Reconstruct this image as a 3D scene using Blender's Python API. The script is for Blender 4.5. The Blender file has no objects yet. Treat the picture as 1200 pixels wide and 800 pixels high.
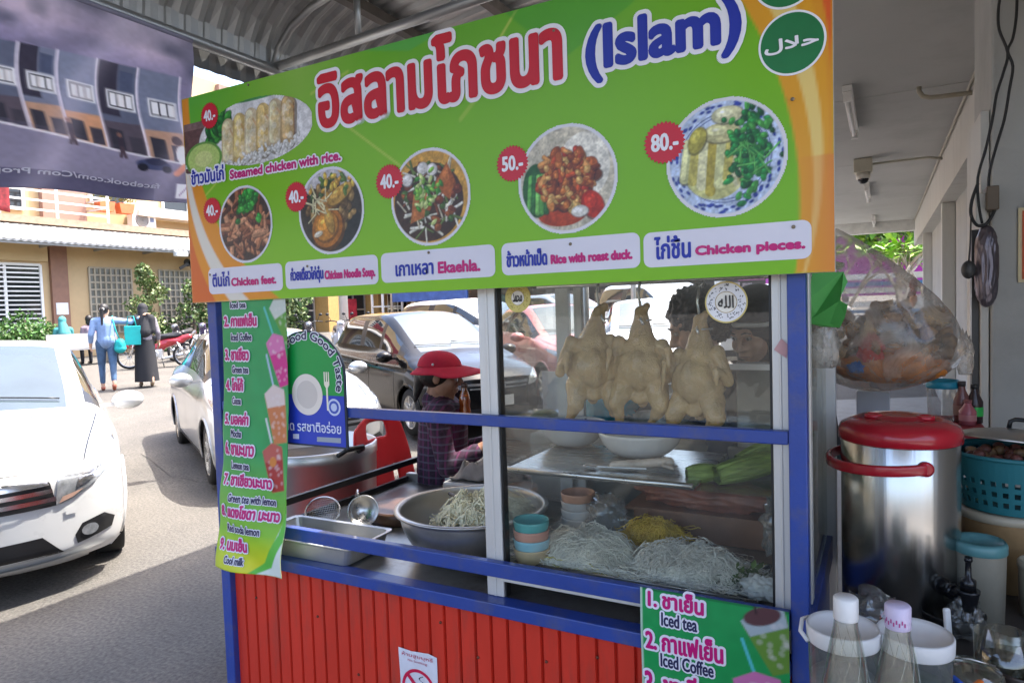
import bpy, bmesh, math, random
import numpy as np
from mathutils import Vector, Matrix, noise as mnoise
from mathutils.bvhtree import BVHTree
from mathutils.geometry import delaunay_2d_cdt
random.seed(7); rng = np.random.default_rng(7)
S = bpy.context.scene; COL = S.collection; R = math.radians; PI = math.pi

# ---------------------------------------------------------------- camera, sky, sun, exposure
CAM_F, CAM_A, CAM_P, CAM_R = 801.157, R(28.5378), R(2.74868), R(1.84111)
CAM_C = np.array([0, 0, 1.5])
_f = np.array([-math.sin(CAM_A)*math.cos(CAM_P), math.cos(CAM_A)*math.cos(CAM_P), -math.sin(CAM_P)])
_r = np.array([math.cos(CAM_A), math.sin(CAM_A), 0]); _u = np.cross(_r, _f)
_R = math.cos(CAM_R)*_r - math.sin(CAM_R)*_u; _U = math.sin(CAM_R)*_r + math.cos(CAM_R)*_u
cd = bpy.data.cameras.new('camera'); cam = bpy.data.objects.new('camera', cd); COL.objects.link(cam)
cd.sensor_width = 36; cd.lens = CAM_F/1200*36; cd.clip_start = 0.05; cd.clip_end = 600
cam.matrix_world = Matrix(((_R[0], _U[0], -_f[0], 0), (_R[1], _U[1], -_f[1], 0), (_R[2], _U[2], -_f[2], 1.5), (0, 0, 0, 1)))
S.camera = cam
SUN_EL, SUN_AZ = R(65), R(35)          # sun stands over the street, ahead of the camera
W = bpy.data.worlds.new('World'); S.world = W; W.use_nodes = True
nt = W.node_tree; bg = nt.nodes['Background']; sk = nt.nodes.new('ShaderNodeTexSky')
sk.sky_type = 'NISHITA'; sk.sun_disc = False; sk.sun_elevation = SUN_EL; sk.sun_rotation = SUN_AZ
sk.air_density = .75; sk.dust_density = 4.0; sk.ozone_density = .5
nt.links.new(sk.outputs[0], bg.inputs[0]); bg.inputs[1].default_value = 0.15
sl = bpy.data.lights.new('sun', 'SUN'); sl.energy = 2.0; sl.angle = R(0.53); sl.color = (1, 0.955, 0.88)
so = bpy.data.objects.new('sun', sl); COL.objects.link(so)
sd = Vector((math.sin(SUN_AZ)*math.cos(SUN_EL), math.cos(SUN_AZ)*math.cos(SUN_EL), math.sin(SUN_EL)))
so.rotation_euler = sd.to_track_quat('Z', 'Y').to_euler()
S.view_settings.view_transform = 'Standard'; S.view_settings.look = 'None'
S.view_settings.exposure = 2.65; S.view_settings.gamma = 1.0; S.view_settings.use_curve_mapping = False
S.cycles.max_bounces = 8; S.cycles.transparent_max_bounces = 24; S.cycles.caustics_reflective = False; S.cycles.caustics_refractive = False

# ---------------------------------------------------------------- helpers
def ray(x, y): return _f + _R*(x-600)/CAM_F - _U*(y-400)/CAM_F
def atY(x, y, v): d = ray(x, y); return CAM_C + d*v/d[1]        # survey of the photograph: pixel -> point on a plane of the place
def atX(x, y, v): d = ray(x, y); return CAM_C + d*v/d[0]
def atZ(x, y, z=0): d = ray(x, y); return CAM_C + d*(z-1.5)/d[2]
def H(x, y):                                                   # the street rises gently away from the stall
    s = -.486*x + .874*y
    return .03*max(0, s-6) if s < 60 else 1.62
def lin(c):
    c = np.asarray(c, float)/255.0
    return np.where(c <= .04045, c/12.92, ((c+.055)/1.055)**2.4)
def L3(c): return tuple(float(v) for v in lin(c))

MATS = {}
SCR = bpy.data.scenes.new('workbench')
def evald(o):   # evaluate one temporary object apart from the big scene
    SCR.collection.objects.link(o); SCR.view_layers[0].update(); dg = SCR.view_layers[0].depsgraph; dg.update(); return bpy.data.meshes.new_from_object(o.evaluated_get(dg))
def mat(name, col, rough=.5, metal=0, var=.12, scale=8, bump=0, bscale=60, coat=0, spec=.5, dirt=None, dirtscale=3, dirtamt=.5, alpha=1, trans=0, stretch=None, ior=1.45, speck=0, sscale=220):
    """procedural principled material: noise-varied colour, optional worn patches and bump"""
    if name in MATS: return MATS[name]
    m = bpy.data.materials.new(name); m.use_nodes = True; t = m.node_tree; b = t.nodes['Principled BSDF']
    col = tuple(col[:3])
    tc = t.nodes.new('ShaderNodeTexCoord'); mp = t.nodes.new('ShaderNodeMapping'); t.links.new(tc.outputs['Object'], mp.inputs[0])
    if stretch: mp.inputs['Scale'].default_value = stretch
    n = t.nodes.new('ShaderNodeTexNoise'); n.inputs['Scale'].default_value = scale; n.inputs['Detail'].default_value = 6; n.inputs['Roughness'].default_value = .6
    t.links.new(mp.outputs[0], n.inputs['Vector'])
    r = t.nodes.new('ShaderNodeValToRGB'); r.color_ramp.elements[0].position = .3; r.color_ramp.elements[1].position = .7
    r.color_ramp.elements[0].color = tuple(c*(1-var) for c in col)+(1,); r.color_ramp.elements[1].color = tuple(min(1, c*(1+var)) for c in col)+(1,)
    t.links.new(n.outputs['Fac'], r.inputs[0]); out = r.outputs[0]
    if dirt is not None:
        n2 = t.nodes.new('ShaderNodeTexNoise'); n2.inputs['Scale'].default_value = dirtscale; n2.inputs['Detail'].default_value = 9; n2.inputs['Roughness'].default_value = .7
        t.links.new(mp.outputs[0], n2.inputs['Vector'])
        r2 = t.nodes.new('ShaderNodeValToRGB'); r2.color_ramp.elements[0].position = .5; r2.color_ramp.elements[1].position = .72
        r2.color_ramp.elements[0].color = (0, 0, 0, 1); r2.color_ramp.elements[1].color = (dirtamt,)*3+(1,)
        t.links.new(n2.outputs['Fac'], r2.inputs[0]); mx = t.nodes.new('ShaderNodeMixRGB'); mx.inputs[2].default_value = tuple(dirt)+(1,)
        t.links.new(r2.outputs[0], mx.inputs[0]); t.links.new(out, mx.inputs[1]); out = mx.outputs[0]
    if speck:
        n4 = t.nodes.new('ShaderNodeTexNoise'); n4.inputs['Scale'].default_value = sscale; n4.inputs['Detail'].default_value = 3; t.links.new(mp.outputs[0], n4.inputs['Vector'])
        r4 = t.nodes.new('ShaderNodeMapRange'); r4.inputs['From Min'].default_value = .3; r4.inputs['From Max'].default_value = .7; r4.inputs['To Min'].default_value = 1-speck; r4.inputs['To Max'].default_value = 1+speck
        t.links.new(n4.outputs['Fac'], r4.inputs[0]); vm = t.nodes.new('ShaderNodeVectorMath'); vm.operation = 'SCALE'; t.links.new(out, vm.inputs[0]); t.links.new(r4.outputs[0], vm.inputs['Scale']); out = vm.outputs[0]
    t.links.new(out, b.inputs['Base Color'])
    rr = t.nodes.new('ShaderNodeMapRange'); rr.inputs['To Min'].default_value = max(0.01, rough*.8); rr.inputs['To Max'].default_value = min(1, rough*1.25)
    t.links.new(n.outputs['Fac'], rr.inputs[0]); t.links.new(rr.outputs[0], b.inputs['Roughness'])
    b.inputs['Metallic'].default_value = metal; b.inputs['Specular IOR Level'].default_value = spec; b.inputs['Coat Weight'].default_value = coat; b.inputs['Coat Roughness'].default_value = .05
    b.inputs['Alpha'].default_value = alpha; b.inputs['Transmission Weight'].default_value = trans; b.inputs['IOR'].default_value = ior
    if bump:
        n3 = t.nodes.new('ShaderNodeTexNoise'); n3.inputs['Scale'].default_value = bscale; n3.inputs['Detail'].default_value = 5
        t.links.new(mp.outputs[0], n3.inputs['Vector']); bp = t.nodes.new('ShaderNodeBump'); bp.inputs['Strength'].default_value = bump; bp.inputs['Distance'].default_value = .01
        t.links.new(n3.outputs['Fac'], bp.inputs['Height']); t.links.new(bp.outputs[0], b.inputs['Normal'])
    MATS[name] = m; return m
def thin_mat(name, tint=(1, 1, 1), gloss=.08, rough=.02, milky=0, milk=(.8, .8, .8), smear=0, sscale=3, gcol=(1, 1, 1)):
    """thin sheet glass / plastic film: transparent + fresnel gloss + milky share"""
    if name in MATS: return MATS[name]
    m = bpy.data.materials.new(name); m.use_nodes = True; t = m.node_tree; t.nodes.clear()
    o = t.nodes.new('ShaderNodeOutputMaterial'); tr = t.nodes.new('ShaderNodeBsdfTransparent'); tr.inputs[0].default_value = tuple(tint)+(1,)
    gl = t.nodes.new('ShaderNodeBsdfGlossy'); gl.inputs['Roughness'].default_value = rough; gl.inputs[0].default_value = tuple(gcol)+(1,)
    df = t.nodes.new('ShaderNodeBsdfDiffuse'); df.inputs[0].default_value = tuple(milk)+(1,); tl = t.nodes.new('ShaderNodeBsdfTranslucent'); tl.inputs[0].default_value = tuple(milk)+(1,)
    md = t.nodes.new('ShaderNodeMixShader'); t.links.new(df.outputs[0], md.inputs[1]); t.links.new(tl.outputs[0], md.inputs[2]); md.inputs[0].default_value = .45
    m1 = t.nodes.new('ShaderNodeMixShader'); t.links.new(tr.outputs[0], m1.inputs[1]); t.links.new(md.outputs[0], m1.inputs[2])
    tc = t.nodes.new('ShaderNodeTexCoord'); n = t.nodes.new('ShaderNodeTexNoise'); n.inputs['Scale'].default_value = sscale; n.inputs['Detail'].default_value = 8; n.inputs['Roughness'].default_value = .65; n.inputs['Distortion'].default_value = 1.5
    t.links.new(tc.outputs['Object'], n.inputs['Vector']); mr = t.nodes.new('ShaderNodeMapRange'); mr.inputs['From Min'].default_value = .42; mr.inputs['From Max'].default_value = .75
    mr.inputs['To Min'].default_value = milky; mr.inputs['To Max'].default_value = milky+smear; t.links.new(n.outputs['Fac'], mr.inputs[0]); t.links.new(mr.outputs[0], m1.inputs[0])
    lw = t.nodes.new('ShaderNodeLayerWeight'); lw.inputs[0].default_value = .25; ma = t.nodes.new('ShaderNodeMath'); ma.operation = 'MULTIPLY_ADD'; ma.inputs[1].default_value = .4; ma.inputs[2].default_value = gloss
    t.links.new(lw.outputs['Fresnel'], ma.inputs[0]); m2 = t.nodes.new('ShaderNodeMixShader'); t.links.new(ma.outputs[0], m2.inputs[0]); t.links.new(m1.outputs[0], m2.inputs[1]); t.links.new(gl.outputs[0], m2.inputs[2])
    t.links.new(m2.outputs[0], o.inputs[0]); MATS[name] = m; return m
def print_mat(name='print_vinyl', rough=.36, coat=.06, bump=.0):
    if name in MATS: return MATS[name]
    m = bpy.data.materials.new(name); m.use_nodes = True; t = m.node_tree; b = t.nodes['Principled BSDF']
    a = t.nodes.new('ShaderNodeAttribute'); a.attribute_name = 'Col'; t.links.new(a.outputs['Color'], b.inputs['Base Color'])
    b.inputs['Roughness'].default_value = rough; b.inputs['Specular IOR Level'].default_value = .35; b.inputs['Coat Weight'].default_value = coat; b.inputs['Coat Roughness'].default_value = .15; MATS[name] = m
    return m

ROOTM = {}
def tag(o, label=None, cat=None, group=None, kind=None):
    if label: o['label'] = label
    if cat: o['category'] = cat
    if group: o['group'] = group
    if kind: o['kind'] = kind
    return o
def thing(name, label, cat, loc=(0, 0, 0), rotz=0, group=None, scale=1):
    o = bpy.data.objects.new(name, None); COL.objects.link(o); o.empty_display_size = .1
    o.location = tuple(loc); o.rotation_euler = (0, 0, rotz); o.scale = (scale,)*3
    ROOTM[o.name] = Matrix.LocRotScale(Vector(loc), Matrix.Rotation(rotz, 3, 'Z').to_quaternion(), Vector((scale,)*3))
    return tag(o, label, cat, group)
def root_of(o):
    while o.parent: o = o.parent
    return o
def link_mesh(name, me, mats, parent=None, world=True):
    o = bpy.data.objects.new(name, me); COL.objects.link(o)
    for m in (mats if isinstance(mats, (list, tuple)) else [mats]): me.materials.append(m)
    if parent is not None:
        o.parent = parent; rt = root_of(parent)
        if world and rt.name in ROOTM: me.transform(ROOTM[rt.name].inverted())
    return o
def copy_tree(o, parent=None):
    c = o.copy(); COL.objects.link(c)
    if parent is not None: c.parent = parent
    for ch in list(o.children): copy_tree(ch, c)
    return c
def basis(d):
    d = Vector(d).normalized(); a = Vector((0, 0, 1)) if abs(d.z) < .9 else Vector((1, 0, 0))
    u = d.cross(a).normalized(); return u, d.cross(u).normalized()
class MB:
    def __init__(s): s.v = []; s.f = []; s.m = []; s.sm = []
    def add(s, vs, fs, mi=0, sm=False):
        b = len(s.v); s.v += [tuple(map(float, v)) for v in vs]; s.f += [tuple(b+i for i in f) for f in fs]; s.m += [mi]*len(fs); s.sm += [sm]*len(fs); return s
    def box(s, c, d, rz=0, mi=0, M=None):
        x, y, z = d[0]/2, d[1]/2, d[2]/2
        vs = [Vector((i*x, j*y, k*z)) for k in (-1, 1) for j in (-1, 1) for i in (-1, 1)]
        if M is not None: vs = [M @ v for v in vs]
        if rz: vs = [Matrix.Rotation(rz, 3, 'Z') @ v for v in vs]
        return s.add([v+Vector(c) for v in vs], [(0, 2, 3, 1), (4, 5, 7, 6), (0, 1, 5, 4), (2, 6, 7, 3), (0, 4, 6, 2), (1, 3, 7, 5)], mi)
    def bb(s, a, b, mi=0):
        return s.box([(p+q)/2 for p, q in zip(a, b)], [abs(q-p) for p, q in zip(a, b)], mi=mi)
    def bar(s, a, b, w, h, mi=0, up=(0, 0, 1)):
        a, b = Vector(a), Vector(b); d = b-a; l = d.length; d.normalize(); u = Vector(up)
        sd = d.cross(u).normalized(); u = sd.cross(d)
        M = Matrix((sd, d, u)).transposed()
        return s.box((a+b)/2, (w, l, h), M=M, mi=mi)
    def lathe(s, prof, c=(0, 0, 0), n=32, mi=0, M=None, cap=True, sm=True, sx=1, sy=1):
        vs = []; fs = []
        for r, z in prof:
            for i in range(n):
                a = 2*PI*i/n; v = Vector((r*math.cos(a)*sx, r*math.sin(a)*sy, z))
                if M is not None: v = M @ v
                vs.append(v+Vector(c))
        for j in range(len(prof)-1):
            for i in range(n):
                k = (i+1) % n; fs.append((j*n+i, j*n+k, (j+1)*n+k, (j+1)*n+i))
        s.add(vs, fs, mi, sm)
        if cap:
            b = len(s.v)-len(vs)
            if prof[0][0] > 1e-4: s.f.append(tuple(b+i for i in range(n))[::-1]); s.m.append(mi); s.sm.append(False)
            if prof[-1][0] > 1e-4: s.f.append(tuple(b+(len(prof)-1)*n+i for i in range(n))); s.m.append(mi); s.sm.append(False)
        return s
    def tube(s, pts, r, n=8, mi=0, cap=True, closed=False):
        pts = [Vector(p) for p in pts]; k = len(pts); rs = r if isinstance(r, (list, tuple)) else [r]*k
        vs = []; u = None
        for i, p in enumerate(pts):
            d = (pts[(i+1) % k]-pts[i-1]) if closed or 0 < i < k-1 else (pts[1]-pts[0] if i == 0 else pts[-1]-pts[-2])
            if d.length < 1e-9: d = Vector((0, 0, 1))
            d.normalize()
            if u is None: u, w = basis(d)
            else:
                u = (u-d*u.dot(d)); u = u.normalized() if u.length > 1e-6 else basis(d)[0]
            w = d.cross(u)
            for j in range(n): a = 2*PI*j/n; vs.append(p+(u*math.cos(a)+w*math.sin(a))*rs[i])
        fs = []
        for i in range(k if closed else k-1):
            for j in range(n):
                q = (j+1) % n; i2 = (i+1) % k; fs.append((i*n+j, i*n+q, i2*n+q, i2*n+j))
        s.add(vs, fs, mi, True)
        if cap and not closed:
            b = len(s.v)-len(vs); s.f.append(tuple(b+j for j in range(n))[::-1]); s.f.append(tuple(b+(k-1)*n+j for j in range(n))); s.m += [mi]*2; s.sm += [False]*2
        return s
    def ell(s, c, r, M=None, n=16, mi=0, rings=10):
        prof = [(max(1e-5, math.sin(PI*i/rings)), -math.cos(PI*i/rings)) for i in range(rings+1)]
        vs = []; fs = []
        for q, z in prof:
            for i in range(n):
                a = 2*PI*i/n; v = Vector((q*math.cos(a)*r[0], q*math.sin(a)*r[1], z*r[2]))
                if M is not None: v = M @ v
                vs.append(v+Vector(c))
        for j in range(rings):
            for i in range(n): k = (i+1) % n; fs.append((j*n+i, j*n+k, (j+1)*n+k, (j+1)*n+i))
        return s.add(vs, fs, mi, True)
    def cone(s, a, b, ra, rb, n=14, mi=0):                     # tapered capsule
        a, b = Vector(a), Vector(b); d = (b-a); l = d.length; d = d.normalized() if l > 1e-6 else Vector((0, 0, 1)); u, w = basis(d)
        prof = [(max(1e-5, ra*math.sin(t)), -ra*math.cos(t)) for t in [PI/2*i/4 for i in range(5)]]+[(max(1e-5, rb*math.cos(t)), l+rb*math.sin(t)) for t in [PI/2*i/4 for i in range(5)]]
        M = Matrix((u, w, d)).transposed()
        if M.determinant() < 0: M = Matrix((w, u, d)).transposed()
        return s.lathe(prof, a, n, mi, M, cap=False)
    def prism(s, poly, o, ux, uy, depth, mi=0):                # polygon in plane (ux,uy) at o, extruded by vector depth
        o, ux, uy, dv = Vector(o), Vector(ux), Vector(uy), Vector(depth); n = len(poly)
        vs = [o+ux*p[0]+uy*p[1] for p in poly]; vs += [v+dv for v in vs]
        return s.add(vs, [tuple(range(n))[::-1], tuple(range(n, 2*n))]+[(i, (i+1) % n, n+(i+1) % n, n+i) for i in range(n)], mi)
    def mesh(s, name):
        me = bpy.data.meshes.new(name); me.from_pydata(s.v, [], s.f); me.polygons.foreach_set('material_index', s.m); me.polygons.foreach_set('use_smooth', s.sm); me.update(); return me
    def build(s, name, mats, parent=None, world=True, bevel=0, bseg=2, fix=True):
        me = s.mesh(name)
        if fix and len(s.f) < 60000:
            bm = bmesh.new(); bm.from_mesh(me); bmesh.ops.recalc_face_normals(bm, faces=bm.faces); bm.to_mesh(me); bm.free()
        o = link_mesh(name, me, mats, parent, world)
        if bevel:
            b = o.modifiers.new('bevel', 'BEVEL'); b.width = bevel; b.segments = bseg; b.limit_method = 'ANGLE'; b.angle_limit = R(40); b.harden_normals = False
        return o
def fuse(mb, voxel, smooth=6, fac=.5, noise_amt=0, noise_scale=20):
    """union of overlapping solids as one continuous skin"""
    me = mb.mesh('fuse_tmp'); o = bpy.data.objects.new('fuse_tmp', me)
    m = o.modifiers.new('r', 'REMESH'); m.mode = 'VOXEL'; m.voxel_size = voxel; m.use_smooth_shade = True
    if smooth: k = o.modifiers.new('s', 'SMOOTH'); k.factor = fac; k.iterations = smooth
    r = evald(o)
    bpy.data.objects.remove(o); bpy.data.meshes.remove(me)
    r.polygons.foreach_set('use_smooth', [True]*len(r.polygons))
    if noise_amt:
        ns_ = [v.normal.copy() for v in r.vertices]
        for v, nn_ in zip(r.vertices, ns_): v.co += nn_*noise_amt*mnoise.noise(v.co*noise_scale)
    return r
def smooth_obj(o, lv=1):
    m = o.modifiers.new('sub', 'SUBSURF'); m.levels = lv; m.render_levels = lv; return o

# flat prints: painted on a fine grid of faces
class Cv:
    def __init__(s, w, h, px, bg=(255, 255, 255)):
        s.w, s.h = w, h; s.nx = max(2, int(w/px)); s.ny = max(2, int(h/px))
        s.X, s.Y = np.meshgrid(np.linspace(0, w, s.nx+1), np.linspace(0, h, s.ny+1)); s.px = px
        s.a = np.ones(s.X.shape+(3,))*lin(bg); s.on = np.ones(s.X.shape, bool)
    def put(s, d, col, k=1): # d: signed distance, negative inside
        al = np.clip(.5-d/s.px, 0, 1)*k; s.a += (lin(col)-s.a)*al[..., None]
    rich = False
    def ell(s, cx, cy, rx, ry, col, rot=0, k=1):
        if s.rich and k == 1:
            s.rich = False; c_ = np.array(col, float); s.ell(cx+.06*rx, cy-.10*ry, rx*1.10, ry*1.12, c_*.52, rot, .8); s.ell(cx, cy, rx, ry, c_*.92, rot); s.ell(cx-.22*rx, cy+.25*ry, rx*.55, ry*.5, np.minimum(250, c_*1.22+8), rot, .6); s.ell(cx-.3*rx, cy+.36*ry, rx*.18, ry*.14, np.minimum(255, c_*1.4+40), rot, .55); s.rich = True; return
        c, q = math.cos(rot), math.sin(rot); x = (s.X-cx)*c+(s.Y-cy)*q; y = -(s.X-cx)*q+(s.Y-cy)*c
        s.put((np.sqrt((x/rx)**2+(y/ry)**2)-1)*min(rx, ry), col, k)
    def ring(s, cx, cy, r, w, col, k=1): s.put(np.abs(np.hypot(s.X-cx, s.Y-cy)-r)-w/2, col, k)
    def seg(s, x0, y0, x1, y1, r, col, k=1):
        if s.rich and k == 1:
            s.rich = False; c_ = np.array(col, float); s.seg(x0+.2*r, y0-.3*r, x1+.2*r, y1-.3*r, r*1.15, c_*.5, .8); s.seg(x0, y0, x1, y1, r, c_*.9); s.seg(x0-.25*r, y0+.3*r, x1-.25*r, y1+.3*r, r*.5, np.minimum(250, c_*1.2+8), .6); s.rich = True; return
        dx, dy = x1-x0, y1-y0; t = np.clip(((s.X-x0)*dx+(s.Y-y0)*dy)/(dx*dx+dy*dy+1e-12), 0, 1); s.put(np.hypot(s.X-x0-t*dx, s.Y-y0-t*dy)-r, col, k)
    def poly(s, pts, col, k=1):
        ins = np.zeros(s.X.shape, bool); d = np.full(s.X.shape, 1e9); n = len(pts)
        for i in range(n):
            (x0, y0), (x1, y1) = pts[i], pts[(i+1) % n]; dx, dy = x1-x0, y1-y0
            t = np.clip(((s.X-x0)*dx+(s.Y-y0)*dy)/(dx*dx+dy*dy+1e-12), 0, 1); d = np.minimum(d, np.hypot(s.X-x0-t*dx, s.Y-y0-t*dy))
            if y0 != y1: ins ^= ((y0 > s.Y) != (y1 > s.Y)) & (s.X < (x1-x0)*(s.Y-y0)/(y1-y0)+x0)
        s.put(np.where(ins, -d, d), col, k)
    def noise(s, cell, seed=0):
        g = np.random.default_rng(seed).random((int(s.h/cell)+3, int(s.w/cell)+3)); x = s.X/cell; y = s.Y/cell; i = x.astype(int); j = y.astype(int); u = x-i; v = y-j; u = u*u*(3-2*u); v = v*v*(3-2*v)
        return (g[j, i]*(1-u)+g[j, i+1]*u)*(1-v)+(g[j+1, i]*(1-u)+g[j+1, i+1]*u)*v
    def grain(s, cell, amt, seed=0): s.a *= (1+amt*(s.noise(cell, seed)-.5)*2)[..., None]
    def mix(s, al, col): s.a += (lin(col)-s.a)*np.clip(al, 0, 1)[..., None]
    def build(s, name, parent, f, m=None, world=True):       # f(u,v)->world point
        on = s.on; idx = -np.ones(on.shape, int); idx[on] = np.arange(on.sum()); ys, xs = np.nonzero(on)
        vs = [f(float(s.X[j, i]), float(s.Y[j, i])) for j, i in zip(ys, xs)]
        q = on[:-1, :-1] & on[1:, :-1] & on[:-1, 1:] & on[1:, 1:]; js, is_ = np.nonzero(q)
        fs = [(idx[j, i], idx[j, i+1], idx[j+1, i+1], idx[j+1, i]) for j, i in zip(js, is_)]
        me = bpy.data.meshes.new(name); me.from_pydata([tuple(map(float, v)) for v in vs], [], [tuple(map(int, k)) for k in fs]); at = me.color_attributes.new('Col', 'FLOAT_COLOR', 'POINT')
        c = np.ones((len(vs), 4), np.float32); c[:, :3] = np.clip(s.a[on], 0, 1); at.data.foreach_set('color', c.ravel())
        for p in me.polygons: p.use_smooth = True
        return link_mesh(name, me, m or print_mat(), parent, world)
# writing
def text_mesh(txt, res=3):
    c = bpy.data.curves.new('writing_tmp', 'FONT'); c.body = txt; c.resolution_u = res; o = bpy.data.objects.new('writing_tmp', c)
    me = evald(o); bpy.data.objects.remove(o); bpy.data.curves.remove(c)
    v = np.array([x.co[:2] for x in me.vertices]); f = [tuple(p.vertices) for p in me.polygons]; bpy.data.meshes.remove(me); return v, f
def writing(name, parent, txt, rect, f, col, bold=0, outline=0, ocol=(232, 232, 240), shear=0, world=True, d0=.0012, step=.00004, res=3, rough=.4, arc=None, explode=False):
    """letters cut from film: fitted in rect (u0,v0,u1,v1) of a surface f(u,v,d); outline = pale film under them"""
    v, fs = text_mesh(txt, res); mn, mx = v.min(0), v.max(0); u0, v0, u1, v1 = rect
    if arc is None:
        v = (v-mn)/(mx-mn)*np.array([u1-u0, v1-v0])+np.array([u0, v0]); v[:, 0] += shear*(v[:, 1]-v0)
    else:
        cx, cy, rad, a0, a1, h = arc; t = (v-mn)/(mx-mn); an = a0+(a1-a0)*t[:, 0]; rr = rad+t[:, 1]*h; v = np.stack([cx+rr*np.cos(an), cy+rr*np.sin(an)], 1)
    if explode:
        v = np.concatenate([v[list(q)] for q in fs]); c_ = 0; nf = []
        for q in fs: nf.append(tuple(range(c_, c_+len(q)))); c_ += len(q)
        fs = nf; jit = np.concatenate([[(i*37 % 101)*2.5e-7]*len(q) for i, q in enumerate(fs)])
    else: jit = np.zeros(len(v))
    o = None
    for rad, cl, base, nm in ((bold+outline, ocol, d0, name+'_outline'), (bold, col, d0+.0007, name)):
        if nm != name and not outline: continue
        if nm == name and outline: base = d0+kk*step+.0004
        mb = MB(); k = 1 if rad == 0 else (8 if rad < .0035 else 12 if rad < .006 else 28)
        for i in range(k):
            a = 2*PI*i/k; dx, dy = (0, 0) if rad == 0 else (rad*math.cos(a), rad*math.sin(a)); d = base+i*step
            mb.add([f(p[0]+dx, p[1]+dy, d+j_) for p, j_ in zip(v, jit)], fs)
        kk = k+8
        if rad > .004:
            for i in range(8): a = 2*PI*i/8; d = base+(k+i)*step; mb.add([f(p[0]+rad*.5*math.cos(a), p[1]+rad*.5*math.sin(a), d+j_) for p, j_ in zip(v, jit)], fs)
        m = mat('film_%d_%d_%d' % tuple(cl), L3(cl), rough, var=.03)
        ob = mb.build(nm, m, parent, world, fix=False)
        o = ob
    return o
# ================================================================ SETTING
def P_(a): return [tuple(map(float, a))][0]
M_road = mat('asphalt_sunbleached', (.108, .099, .087), .9, var=.2, scale=1.2, bump=.6, bscale=120, speck=.35, sscale=55, dirt=(.062, .06, .058), dirtscale=.7, dirtamt=.7)
xs = np.concatenate([np.linspace(-180, -40, 15), np.linspace(-38, 10, 49), np.linspace(14, 120, 12)]); ys = np.concatenate([np.linspace(-90, -8, 10), np.linspace(-6, 40, 47), np.linspace(45, 260, 20)])
mb = MB(); vs = [(x, y, H(x, y)) for y in ys for x in xs]; n = len(xs)
mb.add(vs, [(j*n+i, j*n+i+1, (j+1)*n+i+1, (j+1)*n+i) for j in range(len(ys)-1) for i in range(n-1)], sm=True)
road = mb.build('road', M_road, fix=False); tag(road, 'grey sun-bleached asphalt street with cracks', 'road', kind='structure')
# cracks and the dark repair patch near the stall: thin tar lines laid on the road
def on_road(x, y, d=.004): return (x, y, H(x, y)+d)
mb = MB()
for seq in ([(180, 545), (200, 560), (222, 563), (232, 566), (252, 566)], [(140, 538), (165, 536), (182, 546)]):
    pts = []
    for (a, b), (c, d) in zip(seq[:-1], seq[1:]):
        for t in np.linspace(0, 1, 9): pts.append((a+(c-a)*t, b+(d-b)*t))
    q = [atZ(x, y, 0) for x, y in pts]; w = .006
    vs = []
    for i, p in enumerate(q):
        j = .012*(random.random()-.5)
        vs += [on_road(p[0]+j, p[1]-w*random.uniform(.3, 1)), on_road(p[0]+j, p[1]+w*random.uniform(.3, 1))]
    mb.add(vs, [(2*i, 2*i+1, 2*i+3, 2*i+2) for i in range(len(q)-1)])
tag(mb.build('road_crack', mat('tar', (.06, .055, .05), .9), fix=False), 'dark irregular cracks in the asphalt beside the white sedan', 'crack', kind='structure')
mb = MB(); mb.bb((-.6, 2.9, -.2), (.9, 16, .10)); mb.bb((-.1, -3, -.2), (3, 2.897, .10))
tag(mb.build('pavement', mat('concrete_floor', (.28, .27, .25), .85, dirt=(.14, .13, .12)), bevel=.01), 'worn concrete walkway under the arcade', 'pavement', kind='structure')

# ---------------- shophouse across the street (facade in the plane X = FX)
FX = -21.5
M_cream = mat('cream_render', (.54, .40, .22), .85, var=.06, scale=2, dirt=(.42, .33, .21), dirtscale=.6)
M_tan = mat('tan_render', (.56, .40, .22), .85, var=.06, scale=2, dirt=(.33, .24, .14), dirtscale=.8)
M_brown = mat('brown_tiles', (.26, .14, .095), .7, var=.12, scale=5)
M_mauve = mat('mauve_render', (.33, .20, .155), .8, var=.08, scale=2)
M_white = mat('white_paint', (.78, .77, .74), .5, var=.04, dirt=(.55, .52, .47), dirtscale=4, dirtamt=.4)
M_dkglass = mat('dark_window_glass', (.02, .024, .028), .06, var=.1, spec=.6)
M_blk = mat('glass_block', (.19, .19, .16), .25, var=.3, scale=3, spec=.6)
M_alu = mat('aluminium', (.62, .61, .59), .38, metal=.75, var=.06, scale=4)
bl = thing('shophouse', 'cream and tan two-storey shophouse with white awning and brown pilasters across the street', 'building', (FX, 12, H(FX, 12)))
GZ = .2
mb = MB(); mb.bb((FX-8, -14, GZ-.6), (FX, 19, 4.35)); mb.build('lower_wall', M_tan, bl)
mb = MB(); mb.bb((FX-8, -14, 4.55), (FX-.9, 19, 10.5)); mb.build('upper_wall', M_cream, bl)
mb = MB(); mb.bb((FX-8, -14, 4.35), (FX+.35, 19, 4.55)); mb.build('floor_slab', mat('old_slab', (.30, .21, .145), .9, var=.2, scale=9, dirt=(.2, .13, .09), dirtscale=7), bl)
for y0, y1, m, z0, z1, x in ((11.25, 11.72, M_brown, GZ-.3, 4.3, FX+.12), (4.2, 4.7, M_brown, GZ-.3, 4.3, FX+.12), (17.9, 18.3, M_brown, GZ-.3, 4.3, FX+.12), (11.56, 12.85, M_mauve, 4.6, 10.4, FX-.7), (18.1, 18.9, M_mauve, 4.6, 10.4, FX-.7), (5.2, 6.2, M_mauve, 4.6, 10.4, FX-.7)):
    mb = MB(); mb.bb((FX-.95, y0, z0), (x, y1, z1)); mb.build('pilaster', m, bl)
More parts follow.
